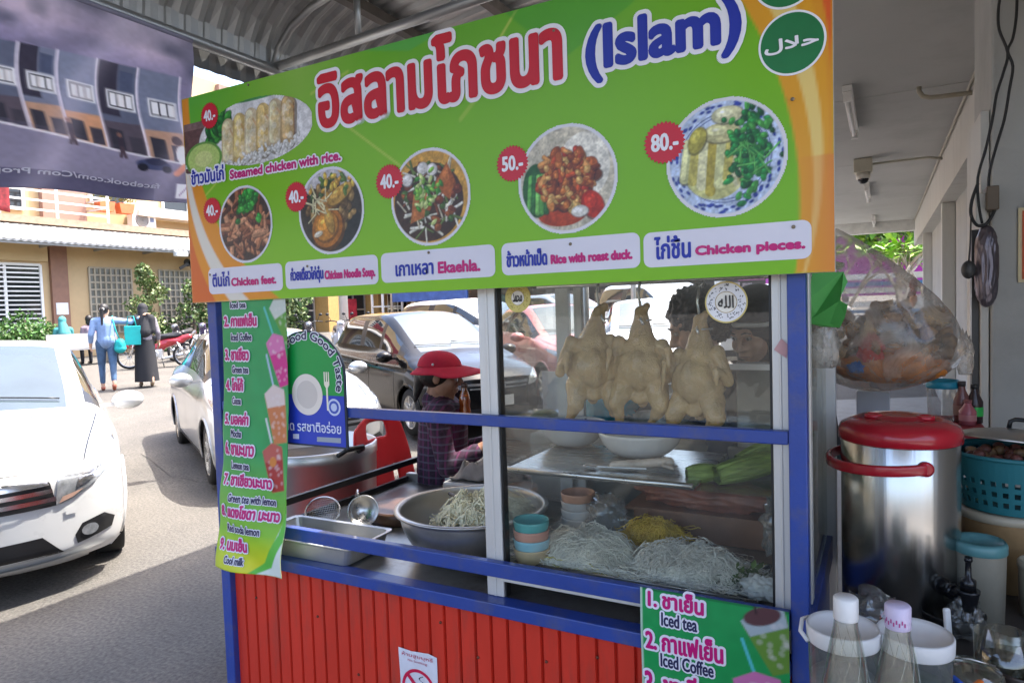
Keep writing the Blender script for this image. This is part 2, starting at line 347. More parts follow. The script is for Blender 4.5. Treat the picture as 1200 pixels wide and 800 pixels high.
# corrugated awning
mb = MB(); yy = np.arange(-14, 19.01, .1); pr_ = [(FX+.1, 4.34), (FX+1.15, 4.02), (FX+1.32, 3.9), (FX+1.36, 3.76)]
vs = [(x, y, z+(.03 if i % 2 else 0)) for i, y in enumerate(yy) for x, z in pr_]; vs += [(x-.03, y, z-.05) for (x, y, z) in vs]; nn = len(yy)*4
fs = [(i*4+j, i*4+j+1, (i+1)*4+j+1, (i+1)*4+j) for i in range(len(yy)-1) for j in range(3)]; fs += [tuple(nn+k for k in f)[::-1] for f in fs]; mb.add(vs, fs)
mb.build('awning', mat('white_sheet_metal', (.62, .61, .58), .5, var=.05, dirt=(.55, .5, .42), dirtscale=2), bl)
mb = MB()
for y in np.arange(-13, 19, 1.6): mb.bar((FX, y, 3.72), (FX+1.25, y, 3.78), .05, .08)
mb.bb((FX+1.2, -14, 3.66), (FX+1.27, 19, 3.74)); mb.build('awning_frame', mat('grey_steel', (.3, .3, .29), .6), bl)
def grid_window(name, par, y0, y1, z0, z1, ny, nz, m, fr, x=FX, fw=.05, dep=.06):
    mb = MB(); mb.bb((x-.02, y0, z0), (x+.012, y1, z1)); w = mb.build(name, m, par); mb = MB()
    for i in range(ny+1): y = y0+(y1-y0)*i/ny; mb.bb((x+.012, y-fw/2, z0), (x+dep, y+fw/2, z1))
    for i in range(nz+1): z = z0+(z1-z0)*i/nz; mb.bb((x+.014, y0, z-fw/2), (x+dep-.003, y1, z+fw/2))
    mb.build('frame', fr, w); return w
M_grout = mat('grout', (.42, .36, .27), .8)
grid_window('glass_block_window', bl, 12.38, 13.72, 1.15, 3.18, 8, 9, M_blk, M_grout)
grid_window('glass_block_window', bl, 14.7, 16.2, 1.15, 3.18, 8, 9, M_blk, M_grout)
w = grid_window('window', bl, 8.2, 11.0, 1.3, 3.2, 3, 1, M_dkglass, M_white, fw=.07)
mb = MB()
for i in range(14): mb.bb((FX+.05, 8.3, 1.38+i*.13), (FX+.07, 10.95, 1.42+i*.13))
mb.build('security_bars', M_alu, w)
mb = MB(); mb.bb((FX, 8.0, 3.3), (FX+.08, 11.2, 4.0)); mb.build('lintel_panel', M_cream, bl)
for y0, y1, z0, z1 in ((9.2, 11.1, 4.9, 6.6), (13.1, 14.2, 5.35, 6.6), (15.6, 17.6, 5.35, 6.6), (13.4, 14.9, 8.0, 9.6), (16, 17.5, 8, 9.6)):
    grid_window('window', bl, y0, y1, z0, z1, 2, 1, M_dkglass, M_white, x=FX-.88, fw=.08)
mb = MB(); RX = FX+.25
for z in (5.55, 5.3, 5.03, 4.76): mb.bar((RX, -12, z), (RX, 12.95, z), .05, .05)
for y in np.arange(12.95, -12, -1.5): mb.bb((RX-.026, y-.03, 4.5), (RX+.026, y+.03, 5.58))
for z in (5.55, 5.3, 5.03): mb.bar((RX-.03, 12.95, z), (FX-.9, 12.95, z), .05, .05)
mb.build('balcony_railing', M_white, bl)
mb = MB(); mb.bb((FX-.85, 14.3, 5.0), (FX-.2, 19, 5.18)); mb.bb((FX-.25, 14.3, 5.18), (FX-.2, 19, 5.3)); mb.build('window_ledge', M_white, bl)
# weeds of rubble along the slab edge are part of the slab's look; things on the facade:
mb = MB(); vs = []; 
for i in range(20):
    for j in range(8): vs.append((RX+.05+.03*math.sin(i*1.3)*(j/7), 8.2+i*.105, 5.6-j*.14+.02*math.sin(i*.9)))
mb.add(vs, [(i*8+j, i*8+j+1, i*8+j+9, i*8+j+8) for i in range(19) for j in range(7)], sm=True); o = mb.build('hanging_cloth', mat('red_patterned_cloth', (.17, .015, .02), .9, var=.5, scale=12)); s_ = o.modifiers.new('s', 'SOLIDIFY'); s_.thickness = .01
tag(o, 'dark red patterned cloth draped over the white balcony railing', 'cloth')
for k, y in enumerate((13.2, 13.85)):
    t = thing('flower_box', ['orange planter box on the balcony ledge, beside the railing end', 'orange planter box on the balcony ledge, further from the railing'][k], 'planter', (FX-.3, y, 5.18), group='balcony planters')
    mb = MB(); mb.prism([(-.2, 0), (.2, 0), (.26, .32), (-.26, .32)], (FX-.45, y, 5.0), (0, 1, 0), (0, 0, 1), (.3, 0, 0)); mb.build('box', mat('terracotta_plastic', (.55, .14, .05), .6), t)
    mb = MB()
    for i in range(90):
        c = Vector((FX-.3+random.gauss(0, .12), y+random.gauss(0, .17), 5.36+abs(random.gauss(0, .1)))); a = random.random()*6.3; mb.add([c, c+Vector((.05*math.cos(a), .05*math.sin(a), .03)), c+Vector((.02, .03, .08))], [(0, 1, 2)])
    mb.build('plant', mat('dry_leaf', (.13, .13, .03), .7), t, fix=False)
def aircon(y, z, label):
    t = thing('air_conditioner', label, 'air conditioner', (FX-.4, y, z)); x = FX-.35
    mb = MB(); mb.bb((x-.3, y-.42, z), (x, y+.42, z+.58)); mb.build('casing', M_white, t, bevel=.02)
    mb = MB(); mb.lathe([(.235, 0), (.235, .012), (.2, .014)], (x, y-.08, z+.29), 28, M=Matrix.Rotation(PI/2, 3, 'Y')); mb.build('fan_grille', mat('dark_grille', (.06, .06, .06), .6), t)
    mb = MB()
    for r in (.06, .11, .16, .21): mb.tube([(x+.02, y-.08+r*math.cos(a), z+.29+r*math.sin(a)) for a in np.linspace(0, 2*PI, 25)[:-1]], .006, 5, closed=True)
    mb.build('guard', M_white, t)
    mb = MB(); mb.bb((x, y+.2, z+.25), (x+.004, y+.34, z+.4)); mb.build('badge', mat('blue_grey_badge', (.12, .16, .26), .4), t)
aircon(14.55, 4.57, 'white air conditioner outdoor unit with round fan on the far slab')
t = thing('floodlight', 'white floodlight under the edge of the far awning', 'lamp', (FX+1.3, 14.6, 3.6))
mb = MB(); mb.box((FX+1.36, 14.6, 3.62), (.2, .42, .16)); mb.build('lamp_head', M_white, t, bevel=.03); mb = MB(); mb.tube([(FX+1.2, 14.6, 3.7), (FX+1.3, 14.6, 3.66)], .03); mb.build('bracket', M_white, t)
t = thing('wall_fan', 'dark wall fan high on the tan wall above the shrubs', 'fan', (FX+.2, 15.6, 3.4))
mb = MB(); mb.ell((FX+.3, 15.6, 3.45), (.1, .12, .14)); mb.build('motor', mat('dark_plastic', (.05, .05, .05), .4), t)
mb = MB(); mb.box((FX+.4, 15.45, 3.35), (.03, .5, .1), M=Matrix.Rotation(.5, 3, 'X')); mb.box((FX+.4, 15.7, 3.3), (.03, .12, .45), M=Matrix.Rotation(.5, 3, 'X')); mb.build('blade', mat('dark_plastic', (.05, .05, .05), .4), t)
o = MB(); o.bb((FX+.125, 11.32, 1.75), (FX+.135, 11.66, 2.1)); tag(o.build('paper_notice', mat('paper_white', (.75, .75, .74), .8)), 'white paper notice stuck on the brown pilaster across the street', 'notice')
# ---------------- shops further along the street
sh = thing('shop_row', 'row of shopfronts with dark display windows and ochre columns further up the street', 'building', (FX, 30, H(FX, 30)))
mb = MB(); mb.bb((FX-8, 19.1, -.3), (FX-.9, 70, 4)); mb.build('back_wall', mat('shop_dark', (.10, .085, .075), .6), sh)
mb = MB(); mb.bb((FX-8, 19.1, 4), (FX-.2, 70, 10)); mb.build('upper_wall', M_cream, sh)
mb = MB(); mb.bb((FX-.9, 19.1, 3.0), (FX, 70, 4)); mb.build('fascia', mat('ochre_board', (.52, .32, .09), .6), sh)
for i, y in enumerate(np.arange(19.3, 69, 3.4)):
    mb = MB(); mb.bb((FX-.9, y, -.2), (FX, y+.7, 2.98)); mb.build('column', mat('ochre_column', (.50, .31, .11), .8, var=.1), sh)
    grid_window('shop_window', sh, y+.8, y+3.3, .5, 2.9, 3, 2, M_dkglass, M_alu, x=FX-.8, fw=.07)
    if i % 3 == 1: mb = MB(); mb.bb((FX-.72, y+1.2, 1.0), (FX-.66, y+2.6, 2.2)); mb.build('poster', mat('poster_red', (.42, .03, .05), .6, var=.5, scale=3), sh)
t = thing('shop_awning', 'orange and yellow canvas awning over a shopfront', 'awning', (FX+.8, 27.5, 2.6))
mb = MB(); mb.prism([(0, 2.9), (1.9, 2.5), (1.9, 2.15), (1.86, 2.15), (1.86, 2.46), (0, 2.86)], (FX, 25.4, 0), (1, 0, 0), (0, 0, 1), (0, 6, 0)); mb.build('canvas', mat('orange_canvas', (.68, .33, .04), .8, var=.1), t)
t = thing('display_shelf', 'white metal shelf rack standing in front of a shop', 'shelf', (-19.8, 24.6, .8))
mb = MB()
for y in (24.1, 25.5):
    for x in (-20.2, -19.6): mb.bb((x-.04, y-.04, .7), (x+.04, y+.04, 2.4))
mb.build('upright', M_white, t); mb = MB()
for z in (1.2, 1.75, 2.35): mb.bb((-20.16, 24.05, z), (-19.64, 25.55, z+.06))
mb.build('shelf_board', M_white, t)
for i, (x, y, h, m) in enumerate(((-13.0, 14.3, 6.5, M_alu),)):
    t = thing('utility_pole', 'pale metal pole standing between the parked motorcycles and the dark car', 'pole', (x, y, H(x, y)))
    mb = MB(); mb.lathe([(.13, H(x, y)), (.12, 3), (.1, h)], (x, y, 0), 14); mb.build('pole_shaft', m, t); mb = MB(); mb.box((x, y, H(x, y)+.1), (.4, .4, .2)); mb.build('base', mat('concrete_floor', (.28, .27, .25)), t)
# ---------------- market building closing the street on the right, behind the glass case
mk = thing('market_building', 'low market hall with red signboard and dark open bays behind the parked cars', 'building', (-8, 26, .8))
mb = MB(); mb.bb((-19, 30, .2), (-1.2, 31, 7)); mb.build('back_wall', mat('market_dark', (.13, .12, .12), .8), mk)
mb = MB(); mb.bb((-19, 24.2, 4.3), (-1.2, 31, 4.6)); mb.build('roof', mat('roof_grey', (.3, .3, .3), .7), mk)
mb = MB(); mb.bb((-15, 24.0, 2.35), (-4.5, 24.1, 3.4)); mb.build('signboard', mat('red_board', (.40, .035, .04), .5, var=.2, scale=2), mk)
mb = MB(); mb.bb((-4.3, 24.0, 2.2), (-1.4, 24.1, 3.3)); mb.build('signboard', mat('pink_board', (.62, .13, .38), .5, var=.3, scale=4), mk)
mb = MB(); mb.bb((-19, 24.02, 1.95), (-15.1, 24.1, 3.3)); mb.build('signboard', mat('blue_board', (.06, .12, .34), .5, var=.3, scale=3), mk)
for x in np.arange(-18, -1, 2.6):
    mb = MB(); mb.bb((x-.12, 24.2, .3), (x+.12, 24.44, 4.28)); mb.build('post', M_alu, mk)
rows = [(-17, .36), (-14.6, .3), (-12, .42), (-9.3, .33), (-6.9, .4), (-4.2, .36)]
for i, (x, h) in enumerate(rows):
    t = thing('market_stall', ['blue market stall table with goods, first bay', 'grey market stall table with goods, second bay', 'red market stall table with goods, third bay', 'white market stall table with goods, fourth bay', 'blue market stall table with goods, fifth bay', 'yellow market stall table with goods by the pink sign'][i], 'stall', (x, 26, .9), group='stalls in the market hall')
    mb = MB(); mb.bb((x-.9, 25.6, .4), (x+.9, 26.8, 1.5)); mb.build('counter', mat('stall_%d' % i, [(.08, .14, .4), (.3, .3, .3), (.45, .05, .05), (.6, .6, .58), (.1, .2, .45), (.6, .42, .06)][i], .6), t)
    mb = MB()
    for k in range(14): mb.box((x+random.uniform(-.75, .75), 26+random.uniform(-.3, .6), 1.5+random.uniform(.1, .5)), (.3, .25, random.uniform(.2, .5)))
    mb.build('goods', mat('goods_%d' % (i % 3), [(.5, .4, .3), (.2, .35, .3), (.55, .5, .5)][i % 3], .7, var=.5, scale=6), t)

# ---------------- arcade building on the right: ceiling, wall, column
M_ceil = mat('arcade_ceiling', (.46, .46, .44), .9, var=.05, scale=1.5, dirt=(.33, .33, .31), dirtscale=1.2, dirtamt=.6)
M_wall = mat('arcade_wall', (.44, .44, .42), .9, var=.07, scale=2, dirt=(.27, .265, .25), dirtscale=1.6, bump=.1)
M_wwood = mat('white_frame_paint', (.58, .57, .53), .6, var=.06, scale=3, dirt=(.36, .34, .3), dirtscale=6, stretch=(1, 1, .2))
ar = thing('arcade_building', 'grey arcade with flat ceiling, white beams and columns at the right of the stall', 'building', (.6, 6, .1))
for y0, y1 in ((-3, .6), (.6, 3.0), (3.0, 5.5), (5.5, 8.2), (8.2, 11.2), (11.2, 14.6)):
    mb = MB(); mb.bb((-.95, y0+.006, 2.9), (.52, y1-.006, 2.93)); mb.build('ceiling_board', M_ceil, ar, bevel=.002)
mb = MB(); mb.bb((-.98, -3, 2.94), (1.75, 15, 3.1)); mb.build('ceiling_slab', M_ceil, ar)
mb = MB(); mb.bb((-.98, 14.61, 2.7), (1.4, 14.85, 2.938)); mb.build('end_beam', mat('end_beam_paint', (.6, .6, .57), .8), ar)
mb = MB(); mb.bb((.52, -3, 2.45), (.66, 15, 2.938)); mb.build('wall_beam', M_wwood, ar)
mb = MB(); mb.bb((.66, 3.6, .1), (1.4, 15, 2.938)); mb.build('wall', M_wall, ar)
mb = MB(); mb.bb((1.6, 1.2, .1), (1.72, 3.2, 2.938)); mb.build('wall', M_wall, ar)  # unseen wall stub, added to cut light from the right and darken the cooler
for y in (5.2, 8.4, 12.2):
    mb = MB(); mb.bb((.54, y, .1), (.658, y+.14, 2.448)); mb.build('door_frame', M_wwood, ar, bevel=.006)
    mb = MB(); mb.bb((.63, y+.2, .12), (.655, y+1.2, 2.1)); d = mb.build('door', mat('grey_green_door', (.16, .19, .18), .5), ar)
CX0 = float(atY(1151, 300, 3.2)[0])
mb = MB(); mb.bb((CX0+.028, 3.2, .1), (1.6, 3.75, 2.935)); mb.build('column', M_wall, ar, bevel=.008)
mb = MB(); mb.bb((CX0-.004, 3.22, .1), (CX0+.025, 3.7, 2.2)); mb.build('column_edge_board', M_wwood, ar, bevel=.004)
mb = MB(); mb.bb((CX0-.03, 3.24, .6), (CX0-.006, 3.3, 1.75)); mb.build('dark_door_edge', mat('dark_plastic', (.05, .05, .05), .4), ar)
# fluorescent lamps
for k, (y0, lab) in enumerate(((5.1, 'unlit fluorescent tube on the ceiling nearest the signboard edge'), (9.5, 'unlit fluorescent tube on the ceiling behind the camera dome'), (13.3, 'unlit fluorescent tube at the far end of the arcade ceiling'))):
    t = thing('fluorescent_lamp', lab, 'lamp', (-.2, y0, 2.9), group='arcade ceiling tubes'); x = -.2+.03*k
    mb = MB(); mb.bb((x-.03, y0, 2.862), (x+.03, y0+1.3, 2.898)); mb.build('batten', M_white, t, bevel=.004)
    mb = MB(); mb.tube([(x, y0+.06, 2.82), (x, y0+1.24, 2.82)], .014, 10); mb.build('tube', mat('unlit_tube', (.7, .7, .68), .3), t)
    for ya in (y0+.02, y0+1.24): mb = MB(); mb.bb((x-.025, ya, 2.80), (x+.025, ya+.04, 2.861)); mb.build('lamp_holder', M_white, t)
t = thing('security_camera', 'beige dome security camera hanging under the arcade ceiling', 'camera', (-.18, 7.9, 2.9)); p = (-.17, 7.9)
mb = MB(); mb.bb((p[0]-.085, p[1]-.08, 2.76), (p[0]+.085, p[1]+.08, 2.895)); mb.build('junction_box', mat('beige_plastic', (.5, .47, .38), .5), t, bevel=.008)
mb = MB(); mb.lathe([(.065, 2.76), (.065, 2.70)], (p[0], p[1], 0), 20); mb.build('housing', mat('beige_plastic2', (.6, .58, .52), .4), t)
mb = MB(); mb.ell((p[0], p[1], 2.70), (.052, .052, .05)); mb.build('lens_dome', mat('black_dome', (.01, .01, .012), .05), t)
mb = MB(); mb.tube([(p[0]+.08, p[1], 2.84), (.1, 7.95, 2.85), (.4, 8.0, 2.86), (.52, 8.0, 2.83)], .012); tag(mb.build('camera_conduit', mat('beige_plastic', (.5, .47, .38))), 'thin beige conduit running from the camera dome to the wall', 'pipe')
q = [atZ(1077, 104, 2.89), atZ(1078, 112, 2.83), atZ(1088, 124, 2.79)]; e = atX(1142, 124, .52)
yq = float(q[0][1]); xa = float(q[0][0])
mb = MB(); mb.tube([(xa, yq, 2.9), (xa, yq, 2.87), (xa+.02, yq, 2.835), (xa+.06, yq, 2.82), (xa+.12, yq, 2.815), (.54, yq, 2.81)], .016, 10); tag(mb.build('drain_pipe', mat('beige_pipe', (.42, .38, .3), .5)), 'bent beige pipe coming out of the arcade ceiling into the wall', 'pipe')
mb = MB(); mb.tube([(.50, 3.6, 2.86), (.505, 5, 2.85), (.5, 8, 2.86), (.505, 14.5, 2.86)], .01, 6); tag(mb.build('wall_conduit', mat('beige_pipe', (.42, .38, .3), .5)), 'long thin conduit along the top of the arcade wall', 'pipe')
# cables, junction box, foil duct on the column
def atYs(pts, v): return [atY(x, y, v) for x, y in pts]
for k, (pts, r, lab) in enumerate(([[(1173, -8), (1170, 12), (1171, 35), (1181, 62), (1176, 85), (1168, 110), (1163, 140), (1155, 175), (1146, 208), (1147, 240), (1151, 262)], .005, 'black cable hanging down the column and looping by the junction box'], [[(1192, -8), (1191, 20), (1187, 45), (1181, 60), (1187, 78), (1183, 105), (1177, 140), (1168, 170), (1160, 200), (1158, 225)], .005, 'black cable crossing its neighbour above the junction box'], [[(1146, 215), (1139, 235), (1138, 252), (1145, 264), (1156, 262), (1164, 250), (1166, 240), (1163, 236)], .006, 'loop of black cable below the junction box'])):
    P = [tuple(p) for p in atYs(pts, 3.13)]; c = MB(); 
    mbp = [Vector(p) for p in P]; sm = []
    for i in range(len(mbp)-1):
        a = mbp[max(0, i-1)]; b = mbp[i]; d = mbp[i+1]; e2 = mbp[min(len(mbp)-1, i+2)]
        for t_ in (0, .25, .5, .75): sm.append(.5*((2*b)+(-a+d)*t_+(2*a-5*b+4*d-e2)*t_**2+(-a+3*b-3*d+e2)*t_**3))
    sm.append(mbp[-1]); c.tube(sm, r, 7); tag(c.build('cable', mat('black_rubber', (.018, .018, .018), .5)), lab, 'cable')
mb = MB(); mb.tube([tuple(p) for p in atYs([(1138, 252), (1137, 285), (1135, 310)], 3.12)], .003, 6); mb.ell(atY(1135, 316, 3.12), (.025, .02, .035)); tag(mb.build('dangling_plug', mat('dark_plastic', (.05, .05, .05), .4)), 'dark plug dangling on a thin wire beside the foil roll', 'plug')
t = thing('junction_box', 'brown and white electrical box on the column below the cables', 'electrical box', atY(1160, 230, 3.15)); a = atY(1154, 248, 3.15); b = atY(1169, 219, 3.15)
mb = MB(); mb.bb((a[0], 3.1, a[2]), (b[0], 3.2, b[2])); mb.build('box', mat('brown_box', (.13, .10, .07), .5), t, bevel=.004)
mb = MB(); mb.bb((a[0]-.03, 3.13, a[2]-.05), (b[0]-.035, 3.2, b[2]-.02)); mb.build('cover', M_wwood, t, bevel=.004)
t = atY(1156, 360, 3.14); b = atY(1152, 264, 3.14); mb = MB(); n = 20; prof = []
for i in range(25):
    z = t[2]+(b[2]-t[2])*i/24; prof.append((.036+.003*math.sin(i*.55)+.002*math.sin(i*1.7)-(.014 if i > 22 else 0), z))
zc = float(t[2]+b[2])/2; bmf = bmesh.new(); bmesh.ops.create_icosphere(bmf, subdivisions=5, radius=1)
for v in bmf.verts:
    d = v.co.normalized(); k = 1-.20*abs(mnoise.noise(Vector((d.x*2.2, d.y*2.2, d.z*3.5))))-.12*abs(mnoise.noise(d*6)); sg = 1 if d.z > 0 else -1; v.co = Vector((float(t[0])+d.x*.040*k, 3.14+d.y*.035*k, zc+sg*abs(d.z)**.55*float(b[2]-t[2])*.5))
mb.add([tuple(v.co) for v in bmf.verts], [tuple(v.index for v in q.verts) for q in bmf.faces], sm=True); bmf.free(); o = mb.build('foil_roll', mat('dark_foil', (.16, .14, .16), .34, metal=.7, var=.3, scale=5, bump=.25, bscale=14)); tag(o, 'crinkled dark foil roll hanging against the column', 'foil roll')
pc = thing('price_poster', 'yellow-bordered poster with red panel on the grey column at the right edge', 'poster', atY(1200, 290, 3.19)); a = atY(1193, 331, 3.19); b = atY(1240, 240, 3.19)
mb = MB(); mb.bb((a[0], 3.188, a[2]), (b[0], 3.196, b[2])); mb.build('sheet', mat('poster_cream', (.72, .62, .38), .6), pc)
mb = MB(); mb.bb((a[0]+.012, 3.184, a[2]+.012), (b[0]-.012, 3.188, b[2]-.012)); mb.build('red_panel', mat('poster_orange', (.62, .10, .03), .5), pc)
mb = MB()
for i in range(7): mb.bb((a[0]+.02, 3.181, a[2]+.03+i*.04), (b[0]-.03, 3.184, a[2]+.055+i*.04))
mb.build('price_strip', mat('poster_cream', (.72, .62, .38), .6), pc)

# ---------------- corrugated canopy over the stall
EY0, EY1 = -1.3, 7.5
prof = [(-3.10, 2.91), (-3.09, 3.03), (-3.03, 3.14), (-2.93, 3.23), (-2.78, 3.30), (-2.55, 3.35), (-2.1, 3.41), (-1.6, 3.46), (-1.0, 3.51)]
cn = thing('canopy', 'grey corrugated metal canopy with curved eave and pipe trusses over the stall', 'canopy', (-3.05, 3, 2.9))
mb = MB(); yy = np.arange(EY0, EY1, .0275); m_ = len(prof); vs = []
for i, y in enumerate(yy):
    k = (.0, .017, .017, .0)[i % 4]
    vs += [(x-(k if x < -3.03 else k*.4), y, z+k) for x, z in prof]
mb.add(vs, [(i*m_+j, i*m_+j+1, (i+1)*m_+j+1, (i+1)*m_+j) for i in range(len(yy)-1) for j in range(m_-1)])
o = mb.build('corrugated_sheet', mat('canopy_metal', (.36, .36, .355), .45, metal=.55, var=.1, scale=2, dirt=(.17, .16, .15), dirtscale=2.2), cn, fix=False)
mb = MB(); yy = np.arange(EY0, EY1, .05)
vs = [(-3.135-(.010 if i % 2 else 0), y, z) for i, y in enumerate(yy) for z in (2.81, 2.935)]
mb.add(vs, [(2*i, 2*i+1, 2*i+3, 2*i+2) for i in range(len(yy)-1)]); o = mb.build('fascia', mat('canopy_fascia', (.11, .11, .105), .6, metal=.3), cn, fix=False); s_ = o.modifiers.new('s', 'SOLIDIFY'); s_.thickness = .003
M_pipe = mat('galvanised_pipe', (.34, .34, .33), .4, metal=.7, var=.1, scale=5)
M_rust = mat('rusted_steel', (.10, .085, .075), .6, metal=.4, var=.3, scale=6)
mb = MB(); mb.tube([(-3.07, EY0, 2.91), (-3.07, EY1, 2.91)], .03, 10); mb.build('eave_beam', M_pipe, cn)
def zroof(x): return float(np.interp(x, [p[0] for p in prof], [p[1] for p in prof]))
for x in (-2.66, -2.1, -1.6, -1.1):
    mb = MB(); z = zroof(x)-.045; mb.bb((x-.03, EY0, z-.03), (x+.03, EY1, z+.03)); mb.build('purlin', M_rust, cn)
for y in (-1.1, .9, 2.9, 4.9, 6.9):
    P = [(x, y, z-.10) for x, z in prof[1:]]; P = [(-3.05, y, 2.91)]+P
    mb = MB(); mb.tube(P, .022, 9); mb.build('arched_rafter', M_pipe, cn)
    mb = MB(); mb.tube([(-3.07, y, 2.93), (-1.0, y, 3.02)], .026, 10); mb.build('bottom_chord', M_pipe, cn)
    for x in (-2.45, -1.85, -1.3): mb = MB(); mb.tube([(x, y, 2.93+(x+3.07)*.043), (x, y, zroof(x)-.10)], .018, 8); mb.build('strut', M_pipe, cn)
    for x in (-2.1, -1.6):
        mb = MB(); mb.bar((x, y-.06, zroof(x)-.11), (x+.0, y+.06, zroof(x)-.09), .05, .012); mb.ell((x, y, zroof(x)-.12), (.014, .014, .02)); mb.build('bolt_clamp', M_pipe, cn)
for y in (-1.25, 7.35):
    mb = MB(); mb.tube([(-3.02, y, 0.0), (-3.02, y, 2.9)], .045, 12); mb.build('post', M_pipe, cn)

# ---------------- printed tarpaulin hung under the eave, seen from its back
TX = -3.04; yR = float(atX(222, 60, TX)[1]); zT = 2.885; Wt = 2.5; 
def tarp_fn(u, v):   # u to the left (towards -Y), v up
    sag = .05*math.sin(PI*min(1, u/Wt))+.008*math.sin(u*7)*(1-v/1.2)**2
    return (TX+.03*math.sin(u*3.1+v*2)*(1-v/1.2)+.012*math.sin(u*11+1.3*v)*(1.15-v), yR-u+.02*math.sin(v*7), zb+v*(zT-zb)/1.2+ (v/1.2-1)*sag)
zb = float(atX(215, 236, TX)[2])
cv = Cv(Wt, 1.2, .008, (128, 122, 152))
cv.mix(cv.noise(.3, 3)*.5+.1, (104, 99, 126)); cv.mix(np.clip((cv.Y-.78)/.3, 0, 1)*cv.noise(.25, 5)*1.2, (168, 160, 182))
cv.mix(np.clip((cv.noise(.12, 9)-.55)*2, 0, 1)*(cv.Y > .85), (92, 92, 116))
uu = .07
for i in range(13):
    wv = .205*(.885**i); u0 = uu; uu += wv*1.02; b = .27+.022*i; tp = .90-.016*i; hh = tp-b; Z = lambda q: b+hh*q
    cv.poly([(u0, b), (u0+wv, b+.015), (u0+wv, tp-.012), (u0, tp)], [(116, 120, 142), (98, 102, 124), (122, 126, 148)][i % 3])
    if i % 2: cv.poly([(u0+wv*.5, Z(.40)), (u0+wv, Z(.40)), (u0+wv, tp-.012), (u0+wv*.5, tp-.006)], (66, 62, 80)); cv.poly([(u0+wv*.1, Z(.7)), (u0+wv*.45, Z(.7)), (u0+wv*.45, Z(.92)), (u0+wv*.1, Z(.92))], (84, 90, 116))
    cv.poly([(u0, b), (u0+wv, b+.015), (u0+wv, Z(.33)), (u0, Z(.35))], [(156, 134, 124), (92, 84, 98), (168, 140, 122)][i % 3])
    x0, x1, y0, y1 = u0+wv*.14, u0+wv*.72, Z(.50), Z(.66)
    cv.poly([(x0-.012, y0-.012), (x1+.012, y0-.012), (x1+.012, y1+.012), (x0-.012, y1+.012)], (178, 178, 190)); cv.poly([(x0, y0), (x1, y0), (x1, y1), (x0, y1)], (46, 44, 58)); 
    for q in range(3): xa = x0+(x1-x0)*(q+.08)/3; cv.poly([(xa, y0+.008), (xa+(x1-x0)*.26, y0+.008), (xa+(x1-x0)*.26, y1-.008), (xa, y1-.008)], (196, 194, 204))
    cv.poly([(u0+wv*.55, Z(.03)), (u0+wv*.9, Z(.04)), (u0+wv*.9, Z(.26)), (u0+wv*.55, Z(.25))], (62, 60, 74)); cv.poly([(u0+wv*.08, Z(.02)), (u0+wv*.42, Z(.02)), (u0+wv*.42, Z(.2)), (u0+wv*.08, Z(.2))], (74, 70, 84)); cv.seg(u0, b, u0, tp, .006, (176, 172, 188))
cv.poly([(0, .0), (Wt, .0), (Wt, .53), (1.7, .53), (1.1, .40), (.6, .32), (0, .26)], (132, 128, 150)); cv.mix((cv.Y < .30+.11*cv.X)*np.clip(cv.noise(.3, 12)*.9-.1, 0, 1), (98, 96, 120)); cv.seg(0, .265, .6, .325, .006, (186, 182, 196)); cv.seg(.6, .325, 1.1, .405, .006, (186, 182, 196))
for u, b in ((.62, .30), (.40, .27)):
    cv.seg(u, b+.06, u, b+.115, .014, (66, 58, 74)); cv.seg(u-.010, b, u, b+.06, .008, (80, 66, 78)); cv.seg(u+.012, b, u, b+.06, .008, (80, 66, 78)); cv.ell(u, b+.14, .010, .014, (130, 100, 96))
cv.ell(.26, .245, .085, .035, (70, 76, 110)); cv.ell(.25, .268, .05, .026, (56, 58, 86)); cv.ell(.315, .222, .026, .026, (40, 40, 54)); cv.ell(.20, .222, .024, .024, (40, 40, 54))
cv.ell(.10, .33, .04, .07, (206, 196, 204)); cv.ell(.12, .43, .028, .032, (80, 62, 66)); cv.seg(.10, .26, .15, .20, .018, (176, 140, 130)); cv.poly([(.05, .03), (.15, .03), (.15, .13), (.05, .13)], (196, 190, 204)); cv.seg(.065, .06, .09, .11, .004, (120, 110, 136)); cv.seg(.09, .11, .13, .05, .004, (120, 110, 136))
cv.mix((cv.Y < .10+.02*cv.X)*(cv.X > .26)*.75, (76, 74, 104)); cv.grain(.02, .06, 4); cv.mix(np.abs(np.sin(cv.X*6+cv.Y*2.2))**14*.22, (190, 184, 204))
cv.a *= np.array([2.25, 2.25, 1.95])
def tarp_mat():   # thin woven print: part of the street light comes through it
    m = print_mat('print_tarp', .6, 0); t = m.node_tree; b = t.nodes['Principled BSDF']; o = t.nodes['Material Output']; tl = t.nodes.new('ShaderNodeBsdfTranslucent'); mx = t.nodes.new('ShaderNodeMixShader'); mx.inputs[0].default_value = .42
    a = [n for n in t.nodes if n.type == 'ATTRIBUTE'][0]; t.links.new(a.outputs['Color'], tl.inputs[0]); t.links.new(b.outputs[0], mx.inputs[1]); t.links.new(tl.outputs[0], mx.inputs[2]); t.links.new(mx.outputs[0], o.inputs[0]); return m
tp_ = thing('hanging_tarpaulin', 'faded lavender printed tarpaulin hung under the canopy eave, seen from its back', 'banner', (TX, yR, zT))
o = cv.build('sheet', tp_, tarp_fn, tarp_mat()); s_ = o.modifiers.new('s', 'SOLIDIFY'); s_.thickness = .002
def tarp_w(u, v, d):
    a = tarp_fn(-u, v); return (a[0]+.006+d, a[1], a[2])
writing('mirrored_writing', tp_, 'facebook.com/Com Property asia', (-.24, .075, -1.15, .12), tarp_w, (232, 230, 240), bold=.0012)
